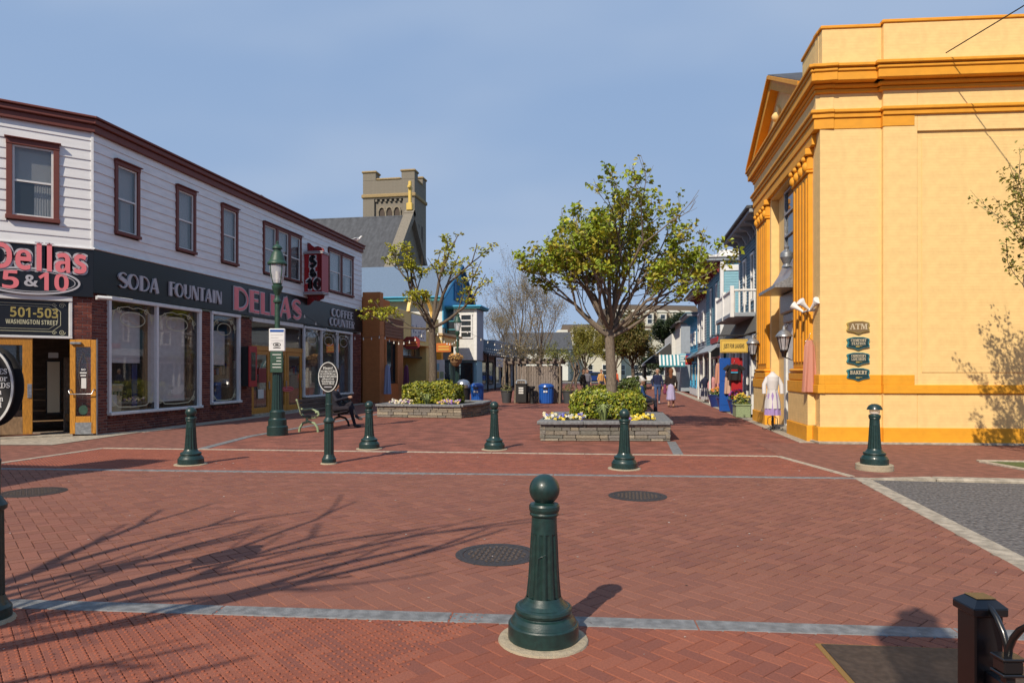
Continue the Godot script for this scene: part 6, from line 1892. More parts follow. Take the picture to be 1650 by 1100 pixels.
	# arbor vine and planting
	rng.seed = 47
	hedge("clipped_hedge", "clipped yellow green hedge in the nearer planter", Vector3(-0.5, 0.42, -18.2), Vector3(1.75, 0.72, 1.5), 5200, [[0.17, 0.22, 0.018], [0.24, 0.27, 0.02], [0.12, 0.16, 0.018], [0.34, 0.31, 0.03]])
	hedge("clipped_hedge", "darker hedge behind the seated person in blue", Vector3(0.2, 0.0, -28.6), Vector3(1.0, 1.3, 1.0), 3600, [[0.06, 0.09, 0.012], [0.08, 0.11, 0.015], [0.05, 0.07, 0.012]])
	hedge("clipped_hedge", "clipped bright hedge in the farther planter", Vector3(-7.25, 0.42, -25.0), Vector3(2.0, 0.78, 1.5), 5200, [[0.19, 0.22, 0.018], [0.26, 0.27, 0.02], [0.13, 0.16, 0.018], [0.36, 0.32, 0.03]])
	for q in [["hosta", "pale striped leafy clump between the pansies of the nearer planter", Vector3(-0.55, 0.42, -16.75)], ["hosta", "pale striped leafy clump between the pansies of the farther planter", Vector3(-7.1, 0.42, -23.75)]]:
		var t := thing(q[0], q[1], "plant", q[2])
		for j in 34:
			var a := rng.randf() * TAU
			var u := rng.randf_range(0.1, 0.34)
			var b := MB.new()
			b.col = Color(0.22, 0.27, 0.10) * rng.randf_range(0.7, 1.4)
			var d := Vector3(cos(a), 0, sin(a))
			var s := Vector3(-sin(a), 0, cos(a)) * 0.03
			var h := rng.randf_range(0.22, 0.42)
			var p0 := d * 0.05
			var p1 := d * u * 0.6 + Vector3(0, h, 0)
			var p2 := d * (u + 0.06) + Vector3(0, h * 0.85, 0)
			b.face([p0 - s * 0.3, p0 + s * 0.3, p1 + s, p1 - s], d + Vector3.UP)
			b.face([p1 - s, p1 + s, p2], d + Vector3.UP)
			put(t, "leaf_blade", b.done(), "leaf")
	for q in [["yellow and blue pansies at the left of the nearer planter", -1.5, -16.55, 0.5, [[0.75, 0.55, 0.05], [0.72, 0.68, 0.45], [0.12, 0.12, 0.45], [0.74, 0.72, 0.66]]], ["bright yellow pansies at the right of the nearer planter", 0.34, -16.6, 0.32, [[0.78, 0.55, 0.03], [0.75, 0.66, 0.3], [0.75, 0.60, 0.05]]], ["single violet pansies beside the bollard at the nearer planter", -0.02, -16.7, 0.12, [[0.28, 0.16, 0.5]]], ["cream and violet pansies at the left of the farther planter", -8.05, -23.65, 0.45, [[0.72, 0.6, 0.3], [0.3, 0.14, 0.45], [0.7, 0.68, 0.6]]], ["violet and yellow pansies at the right of the farther planter", -6.25, -23.65, 0.42, [[0.3, 0.14, 0.45], [0.7, 0.5, 0.08], [0.6, 0.5, 0.6]]]]:
		var t := thing("pansies", q[0], "flowers", Vector3(q[1], 0.4, q[2]), 0.0, "pansies in the stone planters")
		var r: float = q[3]
		var g := MB.new()
		for j in int(200 * r):
			g.col = Color(0.07, 0.11, 0.02) * rng.randf_range(0.7, 1.3)
			g.leaf(Vector3(rng.randf_range(-r, r), rng.randf_range(0.0, 0.12), rng.randf_range(-0.18, 0.2)), (Vector3.UP + jit(0.7)).normalized(), jit(1.0), 0.06)
		put(t, "foliage", g.done(), "darkleaf")
		var f := MB.new()
		for j in int(120 * r):
			var c: Array = q[4][int(clamp((j % 7) / 7.0 * q[4].size() + rng.randf_range(-0.6, 0.6), 0, q[4].size() - 1))]
			f.col = Color(c[0], c[1], c[2]) * rng.randf_range(0.8, 1.15)
			var z := rng.randf_range(-0.18, 0.22)
			blossom(f, Vector3(rng.randf_range(-r, r), 0.15 + rng.randf_range(-0.05, 0.06) - max(z, 0.0) * 0.25, z), 0.038)
		put(t, "flowers", f.done(), "petal")

# ------------------------------------------------------------------ street furniture
func bollard(called, label, at: Vector3, lantern := false) -> Node3D:
	var o := thing(called, label, "bollard", at, 0.0, "green cast iron bollards")
	var f := MB.new()
	var pr := []
	for e in [[0.275, 0.0], [0.27, 0.012], [0.24, 0.018], [0.0, 0.018]]: pr.append([e[0], e[1]])
	if lantern: pr = [[0.29, 0.0], [0.285, 0.09], [0.27, 0.1], [0.0, 0.1]]
	for i in 1: f.lathe(pr, 30)
	put(o, "footing", f.done(), "footing")
	var y := 0.1 if lantern else 0.016
	F = Transform3D(Basis.IDENTITY, Vector3(0, y, 0))
	var b := MB.new()
	b.lathe([[0.213, 0.0], [0.215, 0.01], [0.213, 0.09], [0.207, 0.098], [0.2, 0.1], [0.192, 0.12], [0.176, 0.14], [0.165, 0.146], [0.163, 0.152], [0.172, 0.162], [0.175, 0.176], [0.171, 0.19], [0.16, 0.198], [0.15, 0.2], [0.13, 0.216], [0.115, 0.235], [0.106, 0.255]], 48)
	put(o, "base", b.done(), "green")
	var s := MB.new()
	var sp := []
	for i in 15:
		var t := i / 14.0
		sp.append([lerp(0.106, 0.082, min(1.0, t * 1.04)) - 0.006 * sin(min(1.0, t * 3.0) * PI / 2), 0.255 + t * 0.485])
	s.lathe(sp, 84, Vector3.ZERO, 12, 0.27, 0.63, 0.1)
	s.lathe([[0.076, 0.74], [0.086, 0.743], [0.0885, 0.752], [0.085, 0.762], [0.09, 0.768], [0.0935, 0.782], [0.0925, 0.8], [0.086, 0.812], [0.066, 0.818], [0.05, 0.825]], 36)
	put(o, "shaft", s.done(), "green")
	if not lantern:
		var h := MB.new()
		h.ball(Vector3(0, 0.897, 0), 0.0925, 36)
		put(o, "ball", h.done(), "green")
		var sm := MB.new()
		var pth := []
		for q in [[-0.24, 0.28], [-0.24, 0.46], [-0.2, 0.5], [0.3, 0.52], [0.34, 0.5]]:
			var rr: float = 0.1005 - (q[1] - 0.255) * 0.05
			var a: float = PI / 2 - q[0] - 0.05
			pth.append(Vector3(cos(a) * rr, q[1], sin(a) * rr))
		sm.tube(pth, 0.0035, 5)
		put(o, "door_seam", sm.done(), "green")
	else:
		var g := MB.new()
		g.lathe([[0.06, 0.82], [0.075, 0.83], [0.082, 0.87], [0.08, 0.9]], 24)
		put(o, "light_ring", g.done(), "lampglass")
		var h := MB.new()
		h.lathe([[0.118, 0.895], [0.122, 0.9], [0.118, 0.908], [0.108, 0.935], [0.088, 0.965], [0.05, 0.988], [0.0, 0.995]], 32)
		put(o, "dome_cap", h.done(), "green")
	F = Transform3D.IDENTITY
	o.rotation = Vector3(rng.randf_range(-0.008, 0.008), rng.randf_range(-0.3, 0.3), rng.randf_range(-0.01, 0.01))
	return o

func lamp_post(label: String, at: Vector3) -> Node3D:
	var o := thing("street_lamp", label, "street lamp", at, 0.0, "green lamp posts")
	var b := MB.new()
	b.lathe([[0.26, 0.0], [0.26, 0.22], [0.245, 0.24], [0.23, 0.25], [0.225, 0.4], [0.2, 0.42], [0.19, 0.44], [0.19, 0.6], [0.17, 0.63], [0.15, 0.65]], 16)
	put(o, "base", b.done(), "green")
	var s := MB.new()
	s.lathe([[0.15, 0.65], [0.138, 0.9], [0.13, 1.2], [0.124, 1.5], [0.118, 1.82]], 60, Vector3.ZERO, 12, 0.66, 1.8, 0.12)
	s.lathe([[0.118, 1.82], [0.15, 1.84], [0.16, 1.87], [0.14, 1.9], [0.1, 1.93], [0.095, 2.02], [0.12, 2.1], [0.125, 2.14], [0.07, 2.16]], 24)
	put(o, "shaft", s.done(), "green")
	var p := MB.new()
	p.lathe([[0.07, 2.15], [0.062, 3.36], [0.1, 3.38], [0.105, 3.42], [0.08, 3.46], [0.06, 3.5], [0.055, 3.56]], 10)
	put(o, "pole", p.done(), "lampgreen")
	var h := MB.new()
	h.lathe([[0.055, 3.56], [0.09, 3.64], [0.13, 3.74], [0.14, 3.8], [0.1, 3.82], [0.12, 3.87]], 12)
	put(o, "lantern_cup", h.done(), "lampgreen")
	var g := MB.new()
	g.lathe([[0.11, 3.86], [0.145, 3.95], [0.185, 4.15], [0.195, 4.32], [0.18, 4.38]], 20)
	put(o, "lantern_glass", g.done(), "lampglass")
	var iw := MB.new()
	iw.lathe([[0.04, 3.86], [0.05, 4.0], [0.05, 4.28], [0.0, 4.3]], 10)
	put(o, "lamp_bulb", iw.done(), "bulb")
	for k in 4:
		var a := TAU * k / 4 + 0.5
		var r := MB.new()
		r.tube([Vector3(cos(a) * 0.12, 3.86, sin(a) * 0.12), Vector3(cos(a) * 0.155, 3.97, sin(a) * 0.155), Vector3(cos(a) * 0.195, 4.15, sin(a) * 0.195), Vector3(cos(a) * 0.2, 4.36, sin(a) * 0.2)], 0.012, 6)
		put(o, "lantern_rib", r.done(), "lampgreen")
	var c := MB.new()
	c.lathe([[0.24, 4.34], [0.245, 4.37], [0.235, 4.4], [0.2, 4.44], [0.16, 4.56], [0.12, 4.66], [0.09, 4.7], [0.09, 4.74], [0.125, 4.75], [0.12, 4.79], [0.06, 4.85], [0.03, 4.87], [0.03, 4.9], [0.04, 4.92], [0.0, 4.96]], 24)
	put(o, "lantern_cap", c.done(), "lampgreen")
	return o

func notice_post(label: String, at: Vector3, turn: float):
	var o := thing("notice_post", label, "sign post", at, turn, "oval notices on green posts")
	var f := MB.new()
	f.lathe([[0.15, 0.0], [0.14, 0.025], [0.0, 0.03]], 14)
	put(o, "footing", f.done(), "footing")
	var b := MB.new()
	b.lathe([[0.125, 0.02], [0.125, 0.09], [0.11, 0.11], [0.1, 0.13], [0.085, 0.17]], 20)
	put(o, "base", b.done(), "green")
	var s := MB.new()
	s.lathe([[0.085, 0.17], [0.08, 0.72]], 60, Vector3.ZERO, 10, 0.1, 0.8, 0.12)
	s.lathe([[0.08, 0.72], [0.098, 0.735], [0.1, 0.76], [0.08, 0.79], [0.062, 0.82], [0.06, 0.95], [0.066, 1.05], [0.06, 1.06], [0.056, 1.3], [0.05, 1.7], [0.03, 1.78], [0.0, 1.82]], 24)
	put(o, "shaft", s.done(), "green")
	for z in [0.07, -0.07]:
		var sg := 1.0 if z > 0 else -1.0
		F = Transform3D(Basis(Vector3.UP, 0.0 if z > 0 else PI), Vector3(0, 1.53, z))
		var e := MB.new()
		e.prism(PackedVector2Array(arc(0, 0, 0.172, 0.265, 0, 355, 48)), -0.006, 0.006)
		var bd := put(o, "oval_board", e.done(), "blackmatte")
		var r := MB.new()
		r.ribbon(arc(0, 0, 0.163, 0.255, 0, 352.5, 48), 0.013, 0.006, 0.011, true)
		put(bd, "white_rim", r.done(), "palewall")
		var ls := [["Please!", 0.155, 0.042], ["NO BICYCLES", 0.098, 0.034], ["SCOOTERS or", 0.053, 0.034], ["SKATEBOARDS", 0.008, 0.034], ["allowed on", -0.035, 0.032], ["Washington", -0.078, 0.032], ["Street Mall", -0.118, 0.032]]
		for q in ls: text(bd, q[0], q[2], Vector3(0, q[1], 0.008), "palewall", 0.004, 0.84, true)
		var dt := MB.new()
		dt.box(Vector3(0, -0.175, 0.008), Vector3(0.13, 0.014, 0.004))
		put(bd, "small_print", dt.done(), "silver")
	F = Transform3D.IDENTITY

func bench(label: String, at: Vector3, turn: float, L: float, m: String):
	var o := thing("park_bench", label, "bench", at, turn)
	# seat faces local +z, length along x
	for x in [0.0, L]:
		var b := MB.new()
		var bs := Transform3D(Basis(Vector3(0, 0, 1), Vector3(0, 1, 0), Vector3(1, 0, 0)), Vector3(x, 0, 0))
		var back := [Vector2(-0.36, 0.86), Vector2(-0.32, 0.84), Vector2(-0.27, 0.68), Vector2(-0.22, 0.5), Vector2(-0.12, 0.4), Vector2(0.05, 0.37), Vector2(0.22, 0.4), Vector2(0.3, 0.48), Vector2(0.26, 0.55), Vector2(0.2, 0.52)]
		var leg := [Vector2(-0.27, 0.0), Vector2(-0.25, 0.12), Vector2(-0.16, 0.24), Vector2(0.0, 0.28), Vector2(0.16, 0.24), Vector2(0.25, 0.12), Vector2(0.27, 0.0)]
		var arm := [Vector2(-0.25, 0.62), Vector2(-0.1, 0.6), Vector2(0.1, 0.62), Vector2(0.22, 0.56), Vector2(0.28, 0.5)]
		var tie := [Vector2(-0.03, 0.27), Vector2(-0.05, 0.32), Vector2(-0.05, 0.38)]
		for q in [[back, 0.032], [leg, 0.034], [arm, 0.027], [tie, 0.036]]:
			var pp := []
			for p in q[0]: pp.append(bs * Vector3(p.x, p.y, 0))
			b.tube(pp, q[1], 8)
		put(o, "bench_end", b.done(), m if x == 0.0 else "blackmatte")  # far end in black: on the green bench its shade is painted as colour
	for k in 5: put(o, "seat_slat", cbox(Vector3(L + 0.1, 0.03, 0.075), 0.006), "slat", Transform3D(Basis(Vector3.RIGHT, 0.12 - k * 0.05), Vector3(L * 0.5, 0.425 - 0.012 * (2 - abs(k - 2)), -0.14 + k * 0.09)))
	for k in 4: put(o, "back_slat", cbox(Vector3(L + 0.1, 0.085, 0.03), 0.006), "slat", Transform3D(Basis(Vector3.RIGHT, -0.24), Vector3(L * 0.5, 0.52 + k * 0.1, -0.205 - k * 0.026)))

func stone_planter(label: String, poly: Array, h: float):
	var c := Vector2.ZERO
	for p in poly: c += Vector2(p[0], p[1]) / poly.size()
	var o := thing("stone_planter", label, "planter", Vector3(c.x, 0, c.y), 0.0, "stacked stone planters")
	var pv := PackedVector2Array()
	for p in poly: pv.append(Vector2(p[0], p[1]) - c)
	var core := MB.new()
	var inn := Geometry2D.offset_polygon(pv, -0.05)[0]
	var up := Transform3D(Basis(Vector3(1, 0, 0), Vector3(0, 0, 1), Vector3(0, 1, 0)), Vector3.ZERO)
	core.prism(inn, 0.0, h - 0.12, up)
	put(o, "core", core.done(), "soil")
	var inn2 := Geometry2D.offset_polygon(pv, -0.3)[0]
	var so := MB.new()
	so.prism(inn2, h - 0.12, h - 0.05, up)
	put(o, "soil", so.done(), "soil")
	for i in pv.size():
		var a := pv[i]
		var b := pv[(i + 1) % pv.size()]
		var L := a.distance_to(b)
		var d := (b - a) / L
		var n := Vector2(d.y, -d.x)
		if n.dot((a + b) * 0.5) < 0: n = -n
		var bs := Basis(Vector3(d.x, 0, d.y), Vector3.UP, Vector3(n.x, 0, n.y))
		if bs.determinant() < 0: bs = Basis(Vector3(-d.x, 0, -d.y), Vector3.UP, Vector3(n.x, 0, n.y))
		var y := 0.0
		while y < h - 0.1:
			var ch: float = min([0.055, 0.075, 0.1, 0.085][rng.randi() % 4], h - 0.09 - y)
			if h - 0.09 - y - ch < 0.035: ch = h - 0.09 - y
			if ch < 0.015: break
			var x := rng.randf_range(-0.2, 0.0)
			while x < L:
				var w: float = [0.2, 0.3, 0.42, 0.55][rng.randi() % 4]
				var x0: float = max(x, 0.0)
				var x1: float = min(x + w, L)
				if L - x1 < 0.08: x1 = L
				x += w + 0.001
				if x1 >= L: x = L + 1
				if x1 - x0 < 0.04: continue
				var m := a + d * (x0 + x1) * 0.5 - n * (0.06 + rng.randf_range(-0.012, 0.012))
				put(o, "stone", cbox(Vector3(snapped(x1 - x0 - 0.008, 0.01), snapped(ch - 0.006, 0.005), 0.12), 0.012), "ledge%d" % [[0, 1, 2, 3, 0, 1, 3, 4][rng.randi() % 8]], Transform3D(bs * Basis(Vector3.FORWARD, rng.randf_range(-0.012, 0.012)), Vector3(m.x, y + ch * 0.5, m.y)))
			y += ch
		# cap stones
		var nc := maxi(1, int(round(L / 1.0)))
		for k in nc:
			var m2 := a + d * L * (k + 0.5) / nc - n * 0.13
			var ex := 0.0
			put(o, "cap_stone", cbox(Vector3(snapped(L / nc - 0.008 + ex, 0.002), 0.085, 0.4), 0.015), "bluestone", Transform3D(bs, Vector3(m2.x, h - 0.045 + (0.002 * (i % 2)), m2.y)))

func street_things():
	rng.seed = 300
	bollard("bollard", "green ball-topped bollard standing alone before the near grey band", Vector3(-0.5, 0, -4.12))
	bollard("bollard", "green ball-topped bollard beside the dotted strip at the corner store", Vector3(-7.53, 0, -10.85))
	bollard("bollard", "green ball-topped bollard between the oval notice post and the bench", Vector3(-5.34, 0, -13.65))
	bollard("bollard", "green ball-topped bollard on the pale band between the two planters", Vector3(-2.72, 0, -13.97))
	bollard("bollard", "green ball-topped bollard before the nearer stone planter", Vector3(-0.04, 0, -11.57))
	bollard("lantern_bollard", "green dome-capped bollard with light ring before the yellow wall", Vector3(4.04, 0, -12.12), true)
	var lp := lamp_post("green lamp post with white notice outside the corner store", Vector3(-8.79, 0, -16.17))
	lamp_post("green lamp post carrying a hanging flower basket", Vector3(-9.3, 0, -37.0))
	lamp_post("green lamp post beside the near kerb, throwing a lantern shadow", Vector3(0.02, 0, 0.5))
	var o := thing("pole_notice", "white notice board with blue top strip on the lamp post", "notice", Vector3(-8.72, 2.42, -16.03), 0.25)
	bx(o, "board", Vector3(-0.2, -0.29, -0.03), Vector3(0.2, 0.29, 0.03), "white", 0.02)
	bx(o, "blue_strip", Vector3(-0.17, 0.2, 0.03), Vector3(0.17, 0.26, 0.035), "binblue", 0.002)
	for k in 4: bx(o, "print_line", Vector3(-0.15, 0.12 - k * 0.07, 0.03), Vector3(0.04 if k % 2 else 0.15, 0.135 - k * 0.07, 0.033), "silver", 0.001)
	var pb := MB.new()
	pb.ribbon(arc(0.0, -0.12, 0.09, 0.045, 0, 345, 20), 0.016, 0.03, 0.034, true)
	pb.box(Vector3(0.0, -0.12, 0.032), Vector3(0.08, 0.04, 0.004))
	pb.box(Vector3(0.0, -0.2, 0.032), Vector3(0.18, 0.02, 0.004))
	put(o, "emblem", pb.done(), "blackmatte")
	o = thing("pole_plate", "small green notice plate under the white one on the lamp post", "notice", Vector3(-8.73, 1.86, -16.02), 0.2)
	bx(o, "plate", Vector3(-0.16, -0.27, -0.02), Vector3(0.16, 0.27, 0.02), "lampgreen", 0.015)
	for k in 5: bx(o, "print_line", Vector3(-0.1 if k != 1 and k != 2 else 0.0, 0.18 - k * 0.08, 0.02), Vector3(0.12, 0.2 - k * 0.08, 0.024), "palewall", 0.001)
	notice_post("black oval notice on a fluted green post behind the street", Vector3(-5.18, 0, -11.33), 0.22)
	notice_post("black oval notice on a fluted green post at the near grey band", Vector3(-4.10, 0, -3.82), 0.42)
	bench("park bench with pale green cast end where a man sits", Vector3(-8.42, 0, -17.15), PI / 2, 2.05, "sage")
	bench("dark park bench beyond the nearer planter with a person in blue", Vector3(0.72, 0, -26.2), PI / 2, 1.6, "blackmatte")
	stone_planter("stacked stone planter with slate cap under the maple", [[-2.0, -15.8], [1.0, -16.25], [0.95, -19.9], [-2.05, -19.6]], 0.47)
	stone_planter("stacked stone planter with slate cap under the open limbed tree", [[-8.75, -23.1], [-5.65, -22.98], [-5.3, -24.6], [-5.4, -26.8], [-8.9, -26.8]], 0.47)
	# fence in the near corner
	o = thing("iron_fence", "black iron fence with square post and pointed arch bars", "fence", Vector3(0.945, 0, -2.035), atan(185.0 / 1100.0))
	bx(o, "post", Vector3(-0.038, 0.0, -0.038), Vector3(0.038, 0.98, 0.038), "black", 0.004)
	var cap := MB.new()
	cap.box(Vector3(0, 0.99, 0), Vector3(0.092, 0.022, 0.092), Basis.IDENTITY, 0.003)
	for k in 4:
		var q0: Vector3 = [Vector3(-0.046, 1.001, 0.046), Vector3(0.046, 1.001, 0.046), Vector3(0.046, 1.001, -0.046), Vector3(-0.046, 1.001, -0.046)][k]
		var q1: Vector3 = [Vector3(0.046, 1.001, 0.046), Vector3(0.046, 1.001, -0.046), Vector3(-0.046, 1.001, -0.046), Vector3(-0.046, 1.001, 0.046)][k]
		cap.face([q0, q1, Vector3(q1.x * 0.5, 1.022, q1.z * 0.5), Vector3(q0.x * 0.5, 1.022, q0.z * 0.5)], Vector3(q0.x + q1.x, 0.5, q0.z + q1.z))
	cap.face([Vector3(-0.0275, 1.022, -0.0275), Vector3(0.0275, 1.022, -0.0275), Vector3(0.0275, 1.022, 0.0275), Vector3(-0.0275, 1.022, 0.0275)], Vector3.UP)
	put(o, "post_cap", cap.done(), "black")
	bx(o, "rail", Vector3(-0.014, 0.8, 0.038), Vector3(0.014, 0.835, 1.5), "black", 0.003)
	bx(o, "rail", Vector3(-0.014, 0.12, 0.038), Vector3(0.014, 0.15, 1.5), "black", 0.003)
	for k in 8:
		var z := 0.105 + k * 0.15
		bx(o, "baluster", Vector3(-0.012, 0.05, z - 0.012), Vector3(0.012, 0.855, z + 0.012), "black", 0.002)
		bx(o, "collar", Vector3(-0.03, 0.856, z - 0.026), Vector3(0.03, 0.864, z + 0.026), "black", 0.002)
		bx(o, "collar", Vector3(-0.025, 0.864, z - 0.022), Vector3(0.025, 0.896, z + 0.022), "black", 0.003)
		bx(o, "collar", Vector3(-0.03, 0.896, z - 0.026), Vector3(0.03, 0.904, z + 0.026), "black", 0.002)
		for s in [-1.0, 1.0]:
			var ab := MB.new()
			ab.tube([Vector3(0, 0.9, z), Vector3(0, 0.925, z + s * 0.004), Vector3(0, 0.955, z + s * 0.018), Vector3(0, 0.985, z + s * 0.042), Vector3(0, 1.0, z + s * 0.062), Vector3(0, 1.005, z + s * 0.075)], 0.0085, 8)
			put(o, "arch_bar", ab.done(), "black")
	o = thing("fence_finial", "teal and yellow ball on the near iron fence", "finial", Vector3(1.0, 0.985, -1.72))
	var fb := MB.new()
	fb.ball(Vector3(0, 0.03, 0), 0.042, 20)
	put(o, "ball", fb.done(), "teal")
	var fc := MB.new()
	fc.lathe([[0.036, 0.052], [0.028, 0.068], [0.0, 0.076]], 16)
	put(o, "cap", fc.done(), "gilt")
	# steel plate and manholes
	o = thing("cellar_plate", "dark brown steel plate with ochre frame set in the bricks", "plate", Vector3(1.63, 0, -4.03), deg_to_rad(4.0))
	bx(o, "frame", Vector3(-0.5, -0.01, -0.33), Vector3(0.55, 0.006, 0.32), "ochre", 0.003)
	bx(o, "plate", Vector3(-0.47, -0.01, -0.31), Vector3(0.53, 0.012, 0.3), "rustplate", 0.003)
	for q in [["round cast iron manhole cover behind the lone bollard", Vector3(-1.14, 0, -5.97), 0.3], ["round cast iron manhole cover before the far grey band", Vector3(0.14, 0, -9.07), 0.31], ["round cast iron manhole cover on the left of the street", Vector3(-7.9, 0, -8.0), 0.33]]:
		o = thing("manhole_cover", q[0], "manhole cover", q[1])
		var rb := MB.new()
		rb.lathe([[q[2] + 0.07, -0.005], [q[2] + 0.07, 0.004], [q[2] + 0.005, 0.005], [q[2] + 0.005, -0.004]], 48)
		put(o, "ring", rb.done(), "iron")
		var cv := MB.new()
		cv.lathe([[q[2], -0.006], [q[2], 0.004], [q[2] - 0.03, 0.004], [q[2] - 0.035, 0.0035], [0.0, 0.0035]], 48)
		put(o, "cover", cv.done(), "iron")
		var st := MB.new()
		for i in range(-7, 8):
			for j in range(-7, 8):
				var p := Vector3(i * 0.048, 0.004, j * 0.048)
				if p.length() < q[2] - 0.05: st.box(p, Vector3(0.036, 0.012, 0.012), Basis(Vector3.UP, PI / 4 if (i + j) % 2 else -PI / 4))
		put(o, "tread", st.done(), "tread")

# ------------------------------------------------------------------ bins, arbor, signs, strings of bulbs
func small_things():
	rng.seed = 500
	var o := thing("bin_arbor", "weathered board enclosure under a rough timber arbor", "enclosure", Vector3(-4.5, 0, -34.6))
	for k in 17:
		put(o, "board", cbox(Vector3(0.112, 1.88, 0.03), 0.006), ["weathered", "weathered1", "weathered2"][rng.randi() % 3], Transform3D(Basis(Vector3.FORWARD, rng.randf_range(-0.006, 0.006)), Vector3(-1.0 + k * 0.124, 0.98 + rng.randf_range(-0.02, 0.02), rng.randf_range(-0.006, 0.006))))
	for k in 12:
		put(o, "side_board", cbox(Vector3(0.03, 1.88, 0.118), 0.006), "weathered", Transform3D(Basis.IDENTITY, Vector3(1.12 + rng.randf_range(-0.004, 0.004), 0.98, -0.1 - k * 0.124)))
	bx(o, "back_boards", Vector3(-1.05, 0.03, -1.6), Vector3(1.1, 1.9, -1.56), "weathered", 0.01)
	for k in 2: bx(o, "beam", Vector3(-1.8, 2.0, -0.1 - k * 1.4), Vector3(1.3, 2.14, 0.02 - k * 1.4), "weathered", 0.015)
	for k in 9: bx(o, "rafter", Vector3(-1.7 + k * 0.36, 2.14, -1.9), Vector3(-1.6 + k * 0.36, 2.28, 0.35), "weathered", 0.012)
	for q in [[-1.72, 0.0], [-1.15, 0.03], [1.14, 0.03], [-1.72, -1.5], [1.9, -0.4]]:
		var b := MB.new()
		b.tube([Vector3(q[0], 0.0, q[1]), Vector3(q[0] + 0.03, 0.9, q[1] + 0.02), Vector3(q[0], 2.1, q[1])], [0.07, 0.06, 0.06], 8)
		put(o, "post", b.done(), "palebark")
	# vine tangle on top
	var v := thing("arbor_vine", "tangled budding vine heaped over the timber arbor", "vine", Vector3(-4.5, 2.2, -35.2))
	var vb := MB.new()
	var tips := []
	for k in 46:
		var p := Vector3(rng.randf_range(-2.0, 2.4), rng.randf_range(-0.1, 0.2), rng.randf_range(-0.9, 0.8))
		grow(vb, tips, p, Vector3(rng.randf_range(-1, 1), rng.randf_range(0.0, 0.9), rng.randf_range(-0.6, 0.6)).normalized(), rng.randf_range(0.35, 0.6), 0.012, 2, {"kids": 3, "spread": 0.8, "wob": 0.5, "up": -0.02, "shrink": 0.8, "leafdepth": 1})
	for q in [[-1.72, 0.05], [2.0, 0.0], [2.05, 0.1], [1.8, 0.2]]:
		var w := []
		for i in 8: w.append(Vector3(q[0] + 0.12 * sin(i * 1.3 + q[1] * 9.0), -2.2 + i * 0.32, 0.55 + q[1] + 0.1 * cos(i * 1.7)))
		vb.tube(w, 0.04, 6)
	put(v, "stems", vb.done(), "palebark")
	var vl := MB.new()
	for q in tips:
		if rng.randf() < 0.35: continue
		var yel: bool = q[0].x > 0.3
		for k in (4 if yel else 2):
			var c := Color(0.18, 0.19, 0.03) if yel else Color(0.20, 0.16, 0.07)
			vl.col = c * rng.randf_range(0.7, 1.3)
			vl.leaf(q[0] + jit(0.1), (Vector3.UP + jit(0.9)).normalized(), jit(1.0), rng.randf_range(0.05, 0.1))
	put(v, "leaves", vl.done(), "leaf")
	# bins
	for q in [["blue ribbed recycling bin before the board enclosure", Vector3(-4.0, 0, -34.2), 0.38, 1.02], ["blue recycling bin beside the dark litter bin", Vector3(-6.85, 0, -31.0), 0.3, 1.1]]:
		o = thing("recycling_bin", q[0], "recycling bin", q[1])
		var b := MB.new()
		b.lathe([[q[2] * 0.92, 0.03], [q[2] * 0.95, 0.1], [q[2], q[3] - 0.2]], 60, Vector3.ZERO, 15, 0.0, 2.0, 0.06)
		put(o, "body", b.done(), "binblue")
		var l := MB.new()
		l.lathe([[q[2] * 1.04, q[3] - 0.2], [q[2] * 1.06, q[3] - 0.16], [q[2] * 1.0, q[3] - 0.1], [q[2] * 0.7, q[3] - 0.02], [0.0, q[3]]], 30)
		put(o, "lid", l.done(), "binblue")
		bx(o, "slot", Vector3(-0.12, q[3] - 0.29, q[2] * 0.98), Vector3(0.12, q[3] - 0.21, q[2] + 0.02), "blackmatte", 0.01)
		for k in 2: bx(o, "label_mark", Vector3(-0.1 + k * 0.11, q[3] - 0.45, q[2] - 0.01), Vector3(-0.01 + k * 0.11, q[3] - 0.36, q[2] + 0.015), "palewall", 0.004)
	o = thing("litter_cabinet", "dark brown litter cabinet with white notice before the boards", "litter bin", Vector3(-5.25, 0, -34.2))
	bx(o, "body", Vector3(-0.27, 0.05, -0.25), Vector3(0.27, 0.95, 0.25), "blackmatte", 0.02)
	bx(o, "top", Vector3(-0.3, 0.95, -0.28), Vector3(0.3, 1.0, 0.28), "blackmatte", 0.015)
	var hb := MB.new()
	hb.tube([Vector3(-0.25, 1.0, 0.2), Vector3(-0.23, 1.14, 0.15), Vector3(-0.15, 1.17, 0.15), Vector3(0.15, 1.17, 0.15), Vector3(0.23, 1.14, 0.15), Vector3(0.25, 1.0, 0.2)], 0.035, 8)
	put(o, "hood", hb.done(), "greyboard")
	for k in 3: bx(o, "notice", Vector3(-0.12, 0.5 + k * 0.12, 0.25), Vector3(0.12, 0.58 + k * 0.12, 0.26), "palewall", 0.003)
	o = thing("ash_urn", "slim dark ash urn between cabinet and blue bin", "ash urn", Vector3(-4.72, 0, -34.2))
	var ub := MB.new()
	ub.lathe([[0.12, 0.0], [0.1, 0.05], [0.08, 0.6], [0.09, 0.72], [0.15, 0.76], [0.15, 0.86], [0.13, 0.88], [0.0, 0.88]], 20)
	put(o, "body", ub.done(), "blackmatte")
	o = thing("litter_bin", "dark litter bin with silver domed top by the farther planter", "litter bin", Vector3(-7.5, 0, -30.9))
	var lb := MB.new()
	lb.lathe([[0.3, 0.02], [0.33, 0.8], [0.36, 0.82], [0.36, 0.86]], 24)
	put(o, "body", lb.done(), "blackmatte")
	var ld2 := MB.new()
	ld2.lathe([[0.34, 0.86], [0.34, 1.0], [0.3, 1.12], [0.18, 1.22], [0.0, 1.26]], 24)
